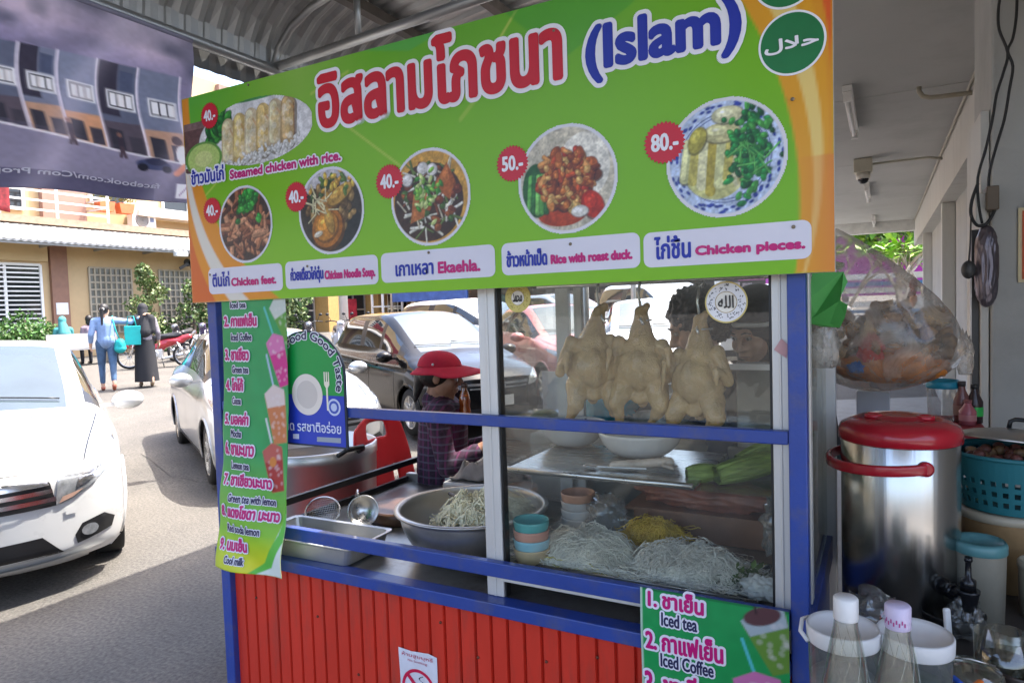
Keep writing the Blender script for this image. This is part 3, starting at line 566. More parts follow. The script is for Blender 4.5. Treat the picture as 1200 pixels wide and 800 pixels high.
mb = MB(); mb.tube([tuple(np.array(tarp_fn(u, 1.2))+np.array([0, 0, .004])) for u in np.linspace(0, Wt, 30)], .012, 6); mb.build('hem', mat('tarp_hem', (.24, .23, .3), .6), tp_)

# ---------------- vegetation
def leaves(mb, c, r, n, size, mi=0, squash=1, drop=.0, nm=1):
    for i in range(n):
        d = rng.normal(size=3); d /= np.linalg.norm(d); k = rng.random()**.45; p = Vector(c)+Vector((d[0]*r[0], d[1]*r[1], d[2]*r[2]))*k
        a = Vector(rng.normal(size=3)).normalized(); b = a.cross(Vector(rng.normal(size=3))).normalized(); l = size*rng.uniform(.6, 1.3); w = l*.38
        mb.add([p, p+a*l*.5+b*w, p+a*l+Vector((0, 0, -l*.15)), p+a*l*.5-b*w], [(0, 1, 2, 3)], int(rng.integers(0, nm)) if nm > 1 else mi)
LEAF = [mat('leaf_dark', (.035, .075, .018), .5, var=.3, scale=3), mat('leaf_mid', (.07, .13, .028), .5, var=.3, scale=3), mat('leaf_pale', (.20, .24, .09), .5, var=.3, scale=3)]
def tree(name, label, x, y, h, blobs, ms, size=.12, cat='tree', n=450, group=None, trunkr=.06):
    z0 = H(x, y); t = thing(name, label, cat, (x, y, z0), group=group)
    mb = MB(); mb.tube([(x, y, z0-.05), (x+.03, y, z0+h*.3), (x-.02, y+.03, z0+h*.6), (x, y, z0+h*.9)], [trunkr, trunkr*.8, trunkr*.5, trunkr*.2], 8)
    for (dx, dy, dz, r) in blobs: mb.tube([(x, y, z0+max(.1, dz*.55)), (x+dx*.6, y+dy*.6, z0+dz*.85), (x+dx, y+dy, z0+dz)], [trunkr*.45, trunkr*.3, trunkr*.1], 6)
    mb.build('trunk', mat('bark', (.13, .10, .07), .9, var=.3, scale=9, bump=.4), t)
    mb = MB()
    for (dx, dy, dz, r) in blobs: leaves(mb, (x+dx, y+dy, z0+dz), (r, r, r*.9), n, size, nm=len(ms))
    mb.build('crown', ms, t, fix=False)
tree('variegated_shrub', 'tall pale-leaved shrub in front of the first glass block window', -20.3, 13.45, 2.6, [(0, 0, 2.3, .35), (.1, .25, 1.9, .4), (0, -.25, 1.5, .4), (0, .1, 1.0, .45), (0, -.1, 2.6, .22)], [LEAF[1], LEAF[2], LEAF[2]], .11, 'shrub', 330)
tree('variegated_shrub', 'tall pale-leaved shrub nearest the signboard edge', -20.2, 15.0, 2.5, [(0, 0, 2.0, .38), (0, .25, 1.6, .4), (0, -.2, 1.2, .42), (.1, .5, 1.9, .35), (0, .5, 1.2, .4)], [LEAF[1], LEAF[2], LEAF[0]], .11, 'shrub', 300)
for k, (y, r) in enumerate(((14.3, .6), (15.8, .7))):
    tree('low_shrub', ['dark low shrub at the foot of the pale-leaved shrubs, left one', 'dark low shrub at the foot of the pale-leaved shrubs, behind the red motorcycle'][k], -20.6, y, 1.0, [(0, 0, .6, r), (0, .4, .4, r*.8), (.2, -.3, .4, r*.7)], [LEAF[0], LEAF[0], LEAF[1]], .12, 'shrub', 420)
tree('round_bush', 'clipped round green bush beside the shuttered window across the street', -19.6, 9.6, 1.4, [(0, 0, .95, .62), (0, .5, .75, .5), (0, -.55, .75, .55), (.1, 0, .5, .7)], [LEAF[1], mat('leaf_fresh', (.06, .16, .03), .5, var=.3)], .09, 'bush', 800)
tree('street_tree', 'leafy green tree by the shops seen under the signboard', -14.6, 13.4, 4.0, [(0, 0, 2.2, .6), (.3, .3, 1.6, .55), (-.3, -.1, 1.5, .5), (0, .2, 3.0, .9), (.2, .4, 1.1, .4)], [LEAF[0], LEAF[1], LEAF[2]], .12, 'tree', 420, trunkr=.11)
# plumeria and hanging foliage beyond the arcade end
z0 = .1; t = thing('plumeria_tree', 'plumeria tree with bare forked branches and bright leaves beyond the arcade', 'tree', (-.1, 18, z0)); mb = MB(); tips = []
def limb(p, d, l, r, dep):
    q = p+d*l; mb.tube([p, (p+q)/2+Vector((0, 0, .03)), q], [r, r*.85, r*.7], 7)
    if dep == 0: tips.append(q); return
    for k in range(3 if dep > 1 else 2):
        a = random.uniform(0, 2*PI); nd = (d+Vector((math.cos(a), math.sin(a), .35))*.75).normalized(); limb(q, nd, l*.78, r*.68, dep-1)
for px in (-.7, .2, .9): limb(Vector((px, 18+random.uniform(-.6, .6), .1)), Vector((random.uniform(-.2, .2), -.1, 1)).normalized(), .95, .075, 3)
mb.build('trunk', mat('plumeria_bark', (.45, .38, .30), .8, var=.15), t); mb = MB()
for q in tips: 
    for k in range(16):
        a = random.uniform(0, 2*PI); d = Vector((math.cos(a), math.sin(a), random.uniform(-.35, .6))).normalized(); s_ = d.cross(Vector((0, 0, 1))).normalized(); l = random.uniform(.22, .4)
        mb.add([q, q+d*l*.5+s_*l*.16, q+d*l, q+d*l*.5-s_*l*.16], [(0, 1, 2, 3)], random.randint(0, 1))
mb.build('crown', [mat('plumeria_leaf', (.12, .28, .02), .45, var=.3), mat('plumeria_leaf_pale', (.26, .42, .04), .45, var=.3)], t, fix=False)
tree('palm_shrub', 'dense dark green hanging foliage left of the plumeria', -1.6, 15.9, 3.0, [(0, 0, 2.0, .5), (.3, .2, 1.6, .5), (.1, 0, 2.5, .45), (-.4, .2, 2.2, .5)], [LEAF[0], LEAF[0], LEAF[1]], .24, 'tree', 420)
tree('leafy_tree', 'bright leafy tree rising behind the plumeria', .6, 21, 5.5, [(0, 0, 3.1, 1.0), (-1.6, 0, 3.5, .9), (.9, .2, 3.6, .9), (-.8, .5, 2.9, .6)], [mat('plumeria_leaf', (.12, .28, .02)), mat('plumeria_leaf_pale', (.26, .42, .04)), LEAF[1]], .2, 'tree', 420, trunkr=.12)
ps = thing('purple_signboard', 'large purple shop signboard with pale lettering beyond the arcade', 'sign', (0, 22.5, 1)); mb = MB(); mb.bb((-3.2, 22.5, 1.55), (1.1, 22.6, 3.9)); mb.build('board', mat('purple_board', (.42, .03, .36), .4, var=.1), ps)
writing('sign_writing', ps, 'บัว', (-2.9, 3.0, -1.9, 3.7), lambda u, v, d: (u, 22.49-d*4, v), (235, 215, 240), bold=.02)
mb = MB(); mb.bb((-3.1, 22.62, .2), (-2.9, 22.8, 1.6)); mb.bb((.8, 22.62, .2), (1.0, 22.8, 1.6)); mb.build('post', M_alu, ps)
fs_ = thing('white_stall_rack', 'white shelved stall under the purple signboard with blue trim', 'stall', (-.3, 20.5, .2))
mb = MB()
for z in (.9, 1.25, 1.6, 1.95): mb.bb((-1.3, 19.6, z), (1.0, 20.4, z+.14))
mb.build('shelf', M_white, fs_); mb = MB(); mb.bb((-1.3, 19.55, 1.78), (1.0, 19.6, 1.88)); mb.bb((-1.3, 19.55, 1.1), (1.0, 19.6, 1.18)); mb.build('blue_trim', mat('blue_trim', (.05, .2, .4), .5), fs_)
mb = MB(); mb.bb((-1.35, 19.6, .2), (-1.25, 20.4, 2.2)); mb.bb((1.0, 19.6, .2), (1.1, 20.4, 2.2)); mb.build('upright', M_alu, fs_)
t = thing('red_lantern', 'red and orange hanging ornament at the far end of the arcade wall', 'ornament', (.55, 14, 1.6)); mb = MB(); mb.lathe([(.02, 1.80), (.05, 1.78), (.07, 1.70), (.06, 1.6), (.03, 1.5)], (.48, 14.2, 0), 14); mb.build('body', mat('lantern_red', (.20, .03, .02), .5, var=.3), t); mb = MB(); mb.lathe([(.05, 1.5), (.06, 1.42), (.02, 1.3)], (.48, 14.2, 0), 12); mb.build('tassel', mat('lantern_orange', (.6, .2, .03), .6), t)
# ================================================================ THE STALL (front face in the plane Y = 1.6)
M_blue = mat('blue_paint', (.022, .055, .27), .42, var=.12, scale=5, dirt=(.11, .10, .12), dirtscale=13, dirtamt=.55, coat=.15, bump=.08, bscale=120)
M_red = mat('red_sheet_paint', (.60, .036, .018), .42, var=.08, scale=4, dirt=(.26, .05, .035), dirtscale=3.5, dirtamt=.75, stretch=(3, 3, .6))
M_steel = mat('stainless_steel', (.58, .57, .55), .27, metal=.95, var=.08, scale=3, stretch=(1, 12, 1), bump=.015, bscale=25)
M_steelw = mat('worn_steel', (.48, .46, .43), .36, metal=.85, var=.2, scale=5, dirt=(.2, .17, .14), dirtscale=6, dirtamt=.6)
M_alp = mat('anodised_profile', (.60, .59, .57), .42, metal=.35, var=.05, scale=5, stretch=(6, 6, .5))
M_black = mat('black_paint', (.012, .012, .013), .4)
G_case = thin_mat('case_glass', (.95, .965, .95), gloss=.022, rough=.015, milky=.0, milk=(.6, .6, .58), smear=.05, sscale=5)
G_side = thin_mat('case_glass_dusty', (.86, .87, .84), gloss=.05, rough=.05, milky=.06, milk=(.45, .45, .42), smear=.2, sscale=6)
XL0, XL1, XR0, XR1 = -2.062, -2.018, -.183, -.145
cart = thing('food_cart', 'blue framed street food cart with red ribbed front and glass display case', 'food cart', (-1.1, 1.9, 0))
for x0, x1, y0 in ((XL0, XL1, 1.585), (XR0, XR1, 1.585), (XL0, XL1, 2.60), (-.165, -.128, 2.28)):
    mb = MB(); mb.bb((x0, y0, 0.0), (x1, y0+.04, 1.98 if y0 < 2 else (1.56 if x0 > -1 else .70))); mb.build('post', M_alp if y0 == 2.28 else M_blue, cart, bevel=.003)
def rail(name, z0, z1, y0=1.588, y1=1.614, x0=XL1+.001, x1=XR0-.001, m=M_blue): mb = MB(); mb.bb((x0, y0, z0), (x1, y1, z1)); return mb.build(name, m, cart, bevel=.003)
rail('rail', 1.182, 1.212); rail('rail', .765, .806); rail('counter_edge', .662, .699, 1.572, 1.625, XL0-.01, XR0-.001)
mb = MB(); mb.bb((XL1+.001, 1.626, .672), (XR0-.002, 2.60, .694)); mb.build('counter', mat('wet_counter_steel', (.27, .26, .24), .32, metal=.7, var=.25, scale=4, dirt=(.06, .045, .035), dirtscale=5, dirtamt=.85), cart, bevel=.003)
# ribbed red front: boards with dark grooves pressed into one sheet
pit = abs(float(atY(424, 740, 1.6)[0]-atY(409, 738, 1.6)[0])); mb = MB(); x = XL1+.002; prs = []
while x < XR0-.004: prs += [(x, 1.606), (x+pit*.80, 1.606), (x+pit*.86, 1.618), (x+pit*.94, 1.618)]; x += pit
prs = [(min(a, XR0-.002), b) for a, b in prs]; k = len(prs)
mb.add([(a, b, z) for z in (.06, .6625) for a, b in prs], [(i, i+1, k+i+1, k+i) for i in range(k-1)]); o = mb.build('front_panel', M_red, cart, fix=False); s_ = o.modifiers.new('s', 'SOLIDIFY'); s_.thickness = .002; s_.offset = -1
mb = MB(); mb.bb((XL0, 1.63, .06), (XL0+.02, 2.6, .66)); mb.build('side_panel', M_red, cart)
mb = MB(); mb.bb((-.165, 1.63, .06), (-.150, 2.28, .66)); mb.build('side_panel', M_blue, cart)
mb = MB(); mb.bb((XL0, 1.588, .0), (XR1, 1.63, .058)); mb.build('bottom_rail', M_blue, cart)
for px_, py_ in ((300, 700), (372, 722), (516, 729), (640, 775), (700, 770), (560, 770), (420, 790)):
    c = atY(px_, py_, 1.604); mb = MB(); mb.lathe([(.0045, 0), (.004, .003), (.0001, .004)], (c[0], 1.606, c[2]), 10, M=Matrix.Rotation(PI/2, 3, 'X')); mb.build('rivet', mat('rusty_rivet', (.16, .05, .03), .6, metal=.4, var=.4, scale=200), cart)
# display case
XA0, XA1 = float(atY(563, 400, 1.625)[0]), float(atY(582.5, 400, 1.625)[0]); XB0, XB1 = float(atY(905, 400, 1.625)[0]), float(atY(924.5, 400, 1.625)[0])
for x0, x1 in ((XA0, XA1), (XB0, XB1)):
    mb = MB(); mb.bb((x0, 1.617, .70), (x1, 1.65, 1.60)); mb.bb((x0+(x1-x0)*.42, 1.6145, .70), (x0+(x1-x0)*.58, 1.618, 1.60)); mb.build('case_profile', M_alp, cart, bevel=.002)
for xa in (XA1+.001, XB0-.006): mb = MB(); mb.bb((xa, 1.622, .70), (xa+.005, 1.648, 1.6)); mb.build('rubber_seal', M_black, cart)
mb = MB(); mb.bb((XA1+.002, 1.633, .772), (XB0-.002, 1.637, 1.60)); mb.build('front_glass', G_case, cart)
mb = MB(); mb.bb((XA1, 1.60, .752), (XB0, 1.66, .7645)); mb.build('case_sill', M_alp, cart, bevel=.002)
mb = MB(); mb.bb((XA0+.005, 1.66, .755), (-.16, 2.29, .772)); mb.build('case_floor', M_steelw, cart)
mb = MB(); mb.bb((XA0+.008, 1.655, .775), (XA0+.012, 2.28, 1.58)); mb.build('left_glass', G_case, cart)
mb = MB(); mb.bb((-.158, 1.655, .775), (-.154, 2.27, 1.58)); mb.build('right_glass', G_side, cart)
mb = MB(); mb.bb((-.166, 1.73, .775), (-.150, 1.77, 1.58)); mb.build('case_profile', M_alp, cart, bevel=.002)
mb = MB(); mb.bb((-.170, 1.63, .70), (-.140, 2.3, .772)); mb.build('side_rail', M_blue, cart, bevel=.003)
xr = float(atY(653, 400, 2.29)[0]), float(atY(668, 400, 2.29)[0])
for x0, x1 in ((xr[0], xr[1]), (XA0, XA0+.03), (-.20, -.166)):
    mb = MB(); mb.bb((x0, 2.28, .775), (x1, 2.305, 1.60)); mb.build('rear_profile', M_alp, cart, bevel=.002)
zr = float(atY(720, 428, 2.29)[2])
mb = MB(); mb.bb((xr[1]+.001, 2.283, zr-.009), (-.201, 2.302, zr+.009)); mb.build('rear_rail', mat('bright_profile', (.8, .8, .78), .3, metal=.3), cart)
mb = MB(); mb.bb((xr[1]+.002, 2.29, .78), (-.202, 2.294, zr-.01)); mb.build('rear_glass', G_case, cart)
mb = MB(); mb.bb((XA0, 1.66, 1.585), (-.15, 2.3, 1.60)); mb.build('case_top', M_alp, cart)
mb = MB(); mb.tube([(XA0+.02, 1.95, 1.565), (-.17, 1.95, 1.565)], .007, 8); mb.build('hanging_rail', M_steel, cart)
# inner shelf of steel
zs = float(atY(600, 549, 1.70)[2])
mb = MB(); mb.bb((XA0+.02, 1.70, zs-.012), (-.42, 2.12, zs-.002)); mb.build('inner_shelf', M_steel, cart, bevel=.003)
mb = MB(); mb.tube([(XA0+.02, 1.695, zs), (-.42, 1.695, zs)], .008, 10); mb.build('shelf_lip', M_steel, cart)
mb = MB(); mb.bb((-.418, 1.72, zs-.016), (-.165, 2.12, zs-.010)); mb.build('glass_shelf', G_case, cart)
# left end: black rail and steel lip
mb = MB(); mb.bar((-2.0, 1.66, .797), (-2.0, 2.70, .782), .022, .026); mb.build('black_end_rail', M_black, cart, bevel=.002)
mb = MB(); mb.bar((-2.01, 1.66, .708), (-2.01, 2.62, .704), .014, .026); mb.build('counter_lip', M_black, cart)
mb = MB(); mb.bb((XL1, 2.601, .66), (-.2, 2.63, .73)); mb.build('rear_edge', M_steelw, cart, bevel=.003)

# ---------------- big signboard
BY = 1.55
BX0, BX1 = float(atY(219.5, 236, BY)[0]), float(atY(977, 160, BY)[0]); BZ0, BZ1 = float(atY(226, 355, BY)[2]), float(atY(213, 117, BY)[2])
sb = thing('signboard', 'large green vinyl menu signboard with red Thai title and food photos over the cart', 'signboard', (BX0, BY, BZ0))
mb = MB(); mb.bb((BX0, BY+.001, BZ0), (BX1, BY+.024, BZ1)); mb.build('backing_board', mat('board_edge', (.55, .55, .52), .6), sb, bevel=.001)
for x in (-2.04, -1.1, -.165):
    mb = MB(); mb.bb((x-.02, BY+.025, BZ0+.02), (x+.02, BY+.034, BZ1-.02)); mb.build('batten', M_blue, sb)
Wb, Hb = BX1-BX0, BZ1-BZ0
cv = Cv(Wb, Hb, .005, (128, 192, 0)); U, V = cv.X/Wb, cv.Y/Hb
cv.mix(np.clip((V-.55)*1.6, 0, 1)*np.clip(1-abs(U-.55)*1.3, 0, 1), (92, 172, 40)); cv.mix(np.clip(.35-V, 0, 1)*1.5, (146, 206, 0)); cv.mix(np.clip(U-.5, 0, .5)*1.0, (108, 182, 0))
cv.mix(np.clip(1-U*5, 0, 1)*np.clip(V-.4, 0, .6)*1.2, (60, 176, 60)); cv.mix(np.clip(.35-np.abs(U-.27)*2.4, 0, 1)*np.clip(V-.5, 0, 1)*1.6, (196, 216, 130))
def px_b(x, y): p = atY(x, y, BY); return float(p[0]-BX0), float(p[2]-BZ0)
for a, b, w, k in (((410, 150), (470, 195), .0025, .6), ((545, 115), (630, -30), .003, .6), ((540, 140), (570, 100), .006, .25), ((232, 240), (262, 205), .003, .5), ((365, 110), (408, 84), .004, .4)):
    cv.seg(*px_b(*a), *px_b(*b), w, (222, 226, 110), k)
cv.poly([px_b(660, 70), px_b(740, 5), px_b(800, -60), px_b(560, -10)], (60, 160, 40), .55); cv.poly([px_b(410, 60), px_b(560, 10), px_b(480, 60)], (70, 176, 90), .5)
# swooshes: orange corner at the left, orange edge at the right
def bez(p0, p1, p2, n=24): return [tuple((1-t)**2*np.array(p0)+2*t*(1-t)*np.array(p1)+t*t*np.array(p2)) for t in np.linspace(0, 1, n)]
A = [px_b(214, 118), px_b(224, 118), px_b(233, 225), px_b(262, 325), px_b(300, 352)]
cv.poly([(0, Hb), (.035, Hb)]+bez((.035, Hb*.98), (.03, Hb*.35), (.42, 0))+[(0, 0)], (232, 148, 22)); cv.poly([(0, Hb*.75)]+bez((.012, Hb*.8), (.01, Hb*.32), (.28, 0))+[(0, 0)], (232, 226, 214)); cv.poly([(0, Hb*.62)]+bez((.0, Hb*.62), (.02, Hb*.25), (.19, 0))+[(0, 0)], (236, 152, 30)); cv.poly([(0, Hb*.42)]+bez((.0, Hb*.42), (.02, Hb*.2), (.12, 0))+[(0, 0)], (226, 106, 34))
E_ = Wb
cv.poly([(E_, Hb), (E_-.245, Hb)]+bez((E_-.245, Hb), (E_-.02, Hb*.55), (E_-.075, 0))+[(E_, 0)], (226, 160, 24)); cv.poly([(E_-.19, Hb)]+bez((E_-.19, Hb), (E_+.02, Hb*.5), (E_-.06, 0))+bez((E_-.055, 0), (E_+.04, Hb*.45), (E_-.12, Hb)), (236, 206, 120)); cv.poly([(E_-.10, Hb)]+bez((E_-.10, Hb), (E_+.01, Hb*.75), (E_-.012, Hb*.3))+[(E_, 0), (E_, Hb)], (222, 150, 26)); cv.poly([(E_-.075, Hb)]+bez((E_-.075, Hb), (E_-.0, Hb*.85), (E_-.002, Hb*.5))+[(E_, Hb)], (224, 92, 30)); cv.mix(np.clip(1-(E_-cv.X)/.075, 0, 1)*(V < .35)*.75, (222, 128, 50))
cv.a *= .86
def bf(u, v, d=0): return (u, BY-.0015-d, v)
cv.build('printed_vinyl', sb, lambda u, v: (BX0+u, BY-.001, BZ0+v), print_mat())
def rc(x0, y0, x1, y1): a, b = atY(x0, y0, BY), atY(x1, y1, BY); return (float(a[0]), float(a[2]), float(b[0]), float(b[2]))
C_red, C_bl, C_mag, C_wh = (196, 14, 34), (22, 42, 158), (190, 8, 112), (232, 232, 240)
r = rc(377, 150, 657, 60); r = (r[0], r[1], r[2], float(atY(520, 43, BY)[2]))
writing('title_writing', sb, 'อิสลามโภชนา', r, bf, C_red, bold=.0070, outline=.011, res=4, explode=True)
r = rc(690, 97, 866, 0); r = (r[0], float(atY(696, 97, BY)[2]), r[2], float(atY(697, 33, BY)[2]))
writing('title_writing', sb, '(Islam)', r, bf, C_bl, bold=.0058, outline=.010, res=4, explode=True)
# dishes: flat photo prints
def disc(cx, cy, rad, px=.0022):
    cv = Cv(2*rad, 2*rad, px, (225, 225, 230)); cv.on = np.hypot(cv.X-rad, cv.Y-rad) < rad; return cv
def blobs(cv, n, cols, r0, r1, area, seed, el=.5):
    g = np.random.default_rng(seed); R0 = cv.w/2
    for i in range(n):
        a = g.random()*6.28; k = math.sqrt(g.random())*area; x, y = R0+k*math.cos(a), R0+k*math.sin(a); rr = g.uniform(r0, r1); cv.ell(x, y, rr, rr*g.uniform(el, 1), cols[g.integers(len(cols))], g.random()*3.1)
def strands(cv, n, cols, l, w, area, seed, ctr=None):
    g = np.random.default_rng(seed); R0 = cv.w/2; cx, cy = ctr or (R0, R0)
    for i in range(n):
        a = g.random()*6.28; k = math.sqrt(g.random())*area; x, y = cx+k*math.cos(a), cy+k*math.sin(a); b = g.random()*6.28; cv.seg(x, y, x+l*math.cos(b), y+l*math.sin(b), w*g.uniform(.6, 1.3), cols[g.integers(len(cols))])
def d_feet(rad):
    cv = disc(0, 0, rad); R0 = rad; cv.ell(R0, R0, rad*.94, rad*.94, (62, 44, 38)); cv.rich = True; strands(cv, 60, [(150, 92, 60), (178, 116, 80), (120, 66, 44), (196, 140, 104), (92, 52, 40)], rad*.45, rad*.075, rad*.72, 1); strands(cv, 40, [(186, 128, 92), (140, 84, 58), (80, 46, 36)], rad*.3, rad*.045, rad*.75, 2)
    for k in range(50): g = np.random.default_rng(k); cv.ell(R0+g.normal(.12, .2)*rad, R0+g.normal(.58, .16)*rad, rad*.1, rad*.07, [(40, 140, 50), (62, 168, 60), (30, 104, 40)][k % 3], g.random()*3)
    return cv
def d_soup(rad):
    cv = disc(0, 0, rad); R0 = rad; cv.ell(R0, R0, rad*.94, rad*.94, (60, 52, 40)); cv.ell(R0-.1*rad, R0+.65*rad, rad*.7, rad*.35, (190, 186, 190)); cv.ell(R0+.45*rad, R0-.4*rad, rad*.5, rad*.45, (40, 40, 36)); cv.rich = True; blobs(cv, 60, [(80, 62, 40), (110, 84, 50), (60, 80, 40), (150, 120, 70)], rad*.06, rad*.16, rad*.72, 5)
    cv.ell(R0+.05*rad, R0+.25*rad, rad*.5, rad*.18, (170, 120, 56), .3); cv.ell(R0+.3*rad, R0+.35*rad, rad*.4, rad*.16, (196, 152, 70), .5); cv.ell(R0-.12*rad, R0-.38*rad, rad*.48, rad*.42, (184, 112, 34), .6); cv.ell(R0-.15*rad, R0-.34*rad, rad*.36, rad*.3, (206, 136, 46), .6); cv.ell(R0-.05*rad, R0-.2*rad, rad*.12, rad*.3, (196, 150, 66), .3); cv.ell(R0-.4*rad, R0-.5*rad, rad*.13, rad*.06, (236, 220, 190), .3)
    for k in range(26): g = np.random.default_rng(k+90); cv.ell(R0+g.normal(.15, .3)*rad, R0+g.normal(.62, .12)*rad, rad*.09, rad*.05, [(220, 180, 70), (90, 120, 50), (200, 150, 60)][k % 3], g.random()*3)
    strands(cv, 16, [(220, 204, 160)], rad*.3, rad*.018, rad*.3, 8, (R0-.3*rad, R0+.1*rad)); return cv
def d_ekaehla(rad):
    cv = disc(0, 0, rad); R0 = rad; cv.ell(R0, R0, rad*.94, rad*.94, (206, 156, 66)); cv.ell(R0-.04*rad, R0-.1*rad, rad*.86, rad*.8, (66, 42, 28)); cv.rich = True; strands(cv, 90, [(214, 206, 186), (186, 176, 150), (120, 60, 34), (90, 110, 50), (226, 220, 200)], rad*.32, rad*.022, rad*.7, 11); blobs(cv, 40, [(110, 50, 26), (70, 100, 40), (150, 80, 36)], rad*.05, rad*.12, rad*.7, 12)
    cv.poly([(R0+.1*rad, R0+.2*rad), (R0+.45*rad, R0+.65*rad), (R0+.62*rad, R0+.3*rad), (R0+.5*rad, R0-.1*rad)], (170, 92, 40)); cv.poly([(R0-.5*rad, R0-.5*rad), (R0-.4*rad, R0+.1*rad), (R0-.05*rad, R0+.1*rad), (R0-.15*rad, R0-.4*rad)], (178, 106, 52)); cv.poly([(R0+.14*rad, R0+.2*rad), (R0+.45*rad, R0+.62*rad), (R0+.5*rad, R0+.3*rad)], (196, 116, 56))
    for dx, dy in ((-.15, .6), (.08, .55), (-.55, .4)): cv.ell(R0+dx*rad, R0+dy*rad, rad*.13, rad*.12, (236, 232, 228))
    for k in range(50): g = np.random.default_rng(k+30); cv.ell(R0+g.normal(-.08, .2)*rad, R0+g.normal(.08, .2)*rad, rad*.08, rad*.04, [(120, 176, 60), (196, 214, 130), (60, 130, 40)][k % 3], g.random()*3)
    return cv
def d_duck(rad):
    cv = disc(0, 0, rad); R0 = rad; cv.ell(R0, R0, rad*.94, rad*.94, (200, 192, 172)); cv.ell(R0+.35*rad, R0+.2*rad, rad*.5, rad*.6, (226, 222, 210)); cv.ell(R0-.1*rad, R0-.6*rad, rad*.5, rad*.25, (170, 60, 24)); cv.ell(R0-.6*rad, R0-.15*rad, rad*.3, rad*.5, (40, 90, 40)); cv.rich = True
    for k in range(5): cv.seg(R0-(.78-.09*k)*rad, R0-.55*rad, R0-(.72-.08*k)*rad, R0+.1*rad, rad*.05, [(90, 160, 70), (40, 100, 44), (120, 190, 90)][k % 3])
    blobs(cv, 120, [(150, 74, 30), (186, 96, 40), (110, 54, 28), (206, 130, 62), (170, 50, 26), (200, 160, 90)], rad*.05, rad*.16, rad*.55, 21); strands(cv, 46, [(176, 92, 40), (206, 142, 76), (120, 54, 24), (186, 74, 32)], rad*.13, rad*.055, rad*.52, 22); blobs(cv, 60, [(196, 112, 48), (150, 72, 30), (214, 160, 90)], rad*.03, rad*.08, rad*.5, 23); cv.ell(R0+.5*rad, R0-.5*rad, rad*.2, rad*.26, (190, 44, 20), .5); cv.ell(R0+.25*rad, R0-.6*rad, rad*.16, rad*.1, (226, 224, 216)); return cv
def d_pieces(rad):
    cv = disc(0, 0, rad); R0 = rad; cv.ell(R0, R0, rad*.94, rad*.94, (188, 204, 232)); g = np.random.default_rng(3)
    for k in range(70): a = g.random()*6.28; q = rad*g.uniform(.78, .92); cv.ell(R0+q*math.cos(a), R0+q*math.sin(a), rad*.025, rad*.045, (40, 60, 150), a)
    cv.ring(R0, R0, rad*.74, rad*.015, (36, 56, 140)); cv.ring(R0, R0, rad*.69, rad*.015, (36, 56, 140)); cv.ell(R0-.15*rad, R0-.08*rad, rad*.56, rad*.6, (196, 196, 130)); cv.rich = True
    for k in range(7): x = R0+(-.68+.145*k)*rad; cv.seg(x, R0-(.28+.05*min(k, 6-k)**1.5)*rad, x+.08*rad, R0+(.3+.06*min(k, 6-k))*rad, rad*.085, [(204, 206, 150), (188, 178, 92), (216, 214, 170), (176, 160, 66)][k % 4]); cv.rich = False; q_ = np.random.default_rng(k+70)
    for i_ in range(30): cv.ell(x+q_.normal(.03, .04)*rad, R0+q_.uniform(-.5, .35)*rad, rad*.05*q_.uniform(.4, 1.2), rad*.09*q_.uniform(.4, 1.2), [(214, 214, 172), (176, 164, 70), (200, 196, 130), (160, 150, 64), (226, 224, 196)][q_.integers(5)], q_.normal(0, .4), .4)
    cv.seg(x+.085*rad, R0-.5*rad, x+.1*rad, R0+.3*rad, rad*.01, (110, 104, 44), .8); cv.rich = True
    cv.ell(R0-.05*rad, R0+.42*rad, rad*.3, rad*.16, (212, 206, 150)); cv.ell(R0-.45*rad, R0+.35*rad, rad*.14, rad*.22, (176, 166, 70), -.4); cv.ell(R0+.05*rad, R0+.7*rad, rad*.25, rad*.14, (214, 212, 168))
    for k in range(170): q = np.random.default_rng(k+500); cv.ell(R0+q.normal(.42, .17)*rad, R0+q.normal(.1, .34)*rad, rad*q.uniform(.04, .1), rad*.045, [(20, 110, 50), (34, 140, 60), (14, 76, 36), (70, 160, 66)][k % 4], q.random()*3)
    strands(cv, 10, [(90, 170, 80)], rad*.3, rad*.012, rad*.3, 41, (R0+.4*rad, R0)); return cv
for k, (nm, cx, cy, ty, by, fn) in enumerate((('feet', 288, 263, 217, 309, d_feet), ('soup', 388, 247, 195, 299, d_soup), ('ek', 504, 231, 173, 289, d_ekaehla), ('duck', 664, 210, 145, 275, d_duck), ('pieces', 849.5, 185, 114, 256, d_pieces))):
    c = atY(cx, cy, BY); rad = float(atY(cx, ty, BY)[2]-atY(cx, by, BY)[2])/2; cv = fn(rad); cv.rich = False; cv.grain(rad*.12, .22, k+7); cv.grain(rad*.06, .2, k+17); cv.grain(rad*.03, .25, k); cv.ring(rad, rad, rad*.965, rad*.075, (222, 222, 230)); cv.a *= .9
    cv.build('dish_photo', sb, lambda u, v: (float(c[0])-rad+u, BY-.0025-k*.0001, float(c[2])-rad+v), print_mat())
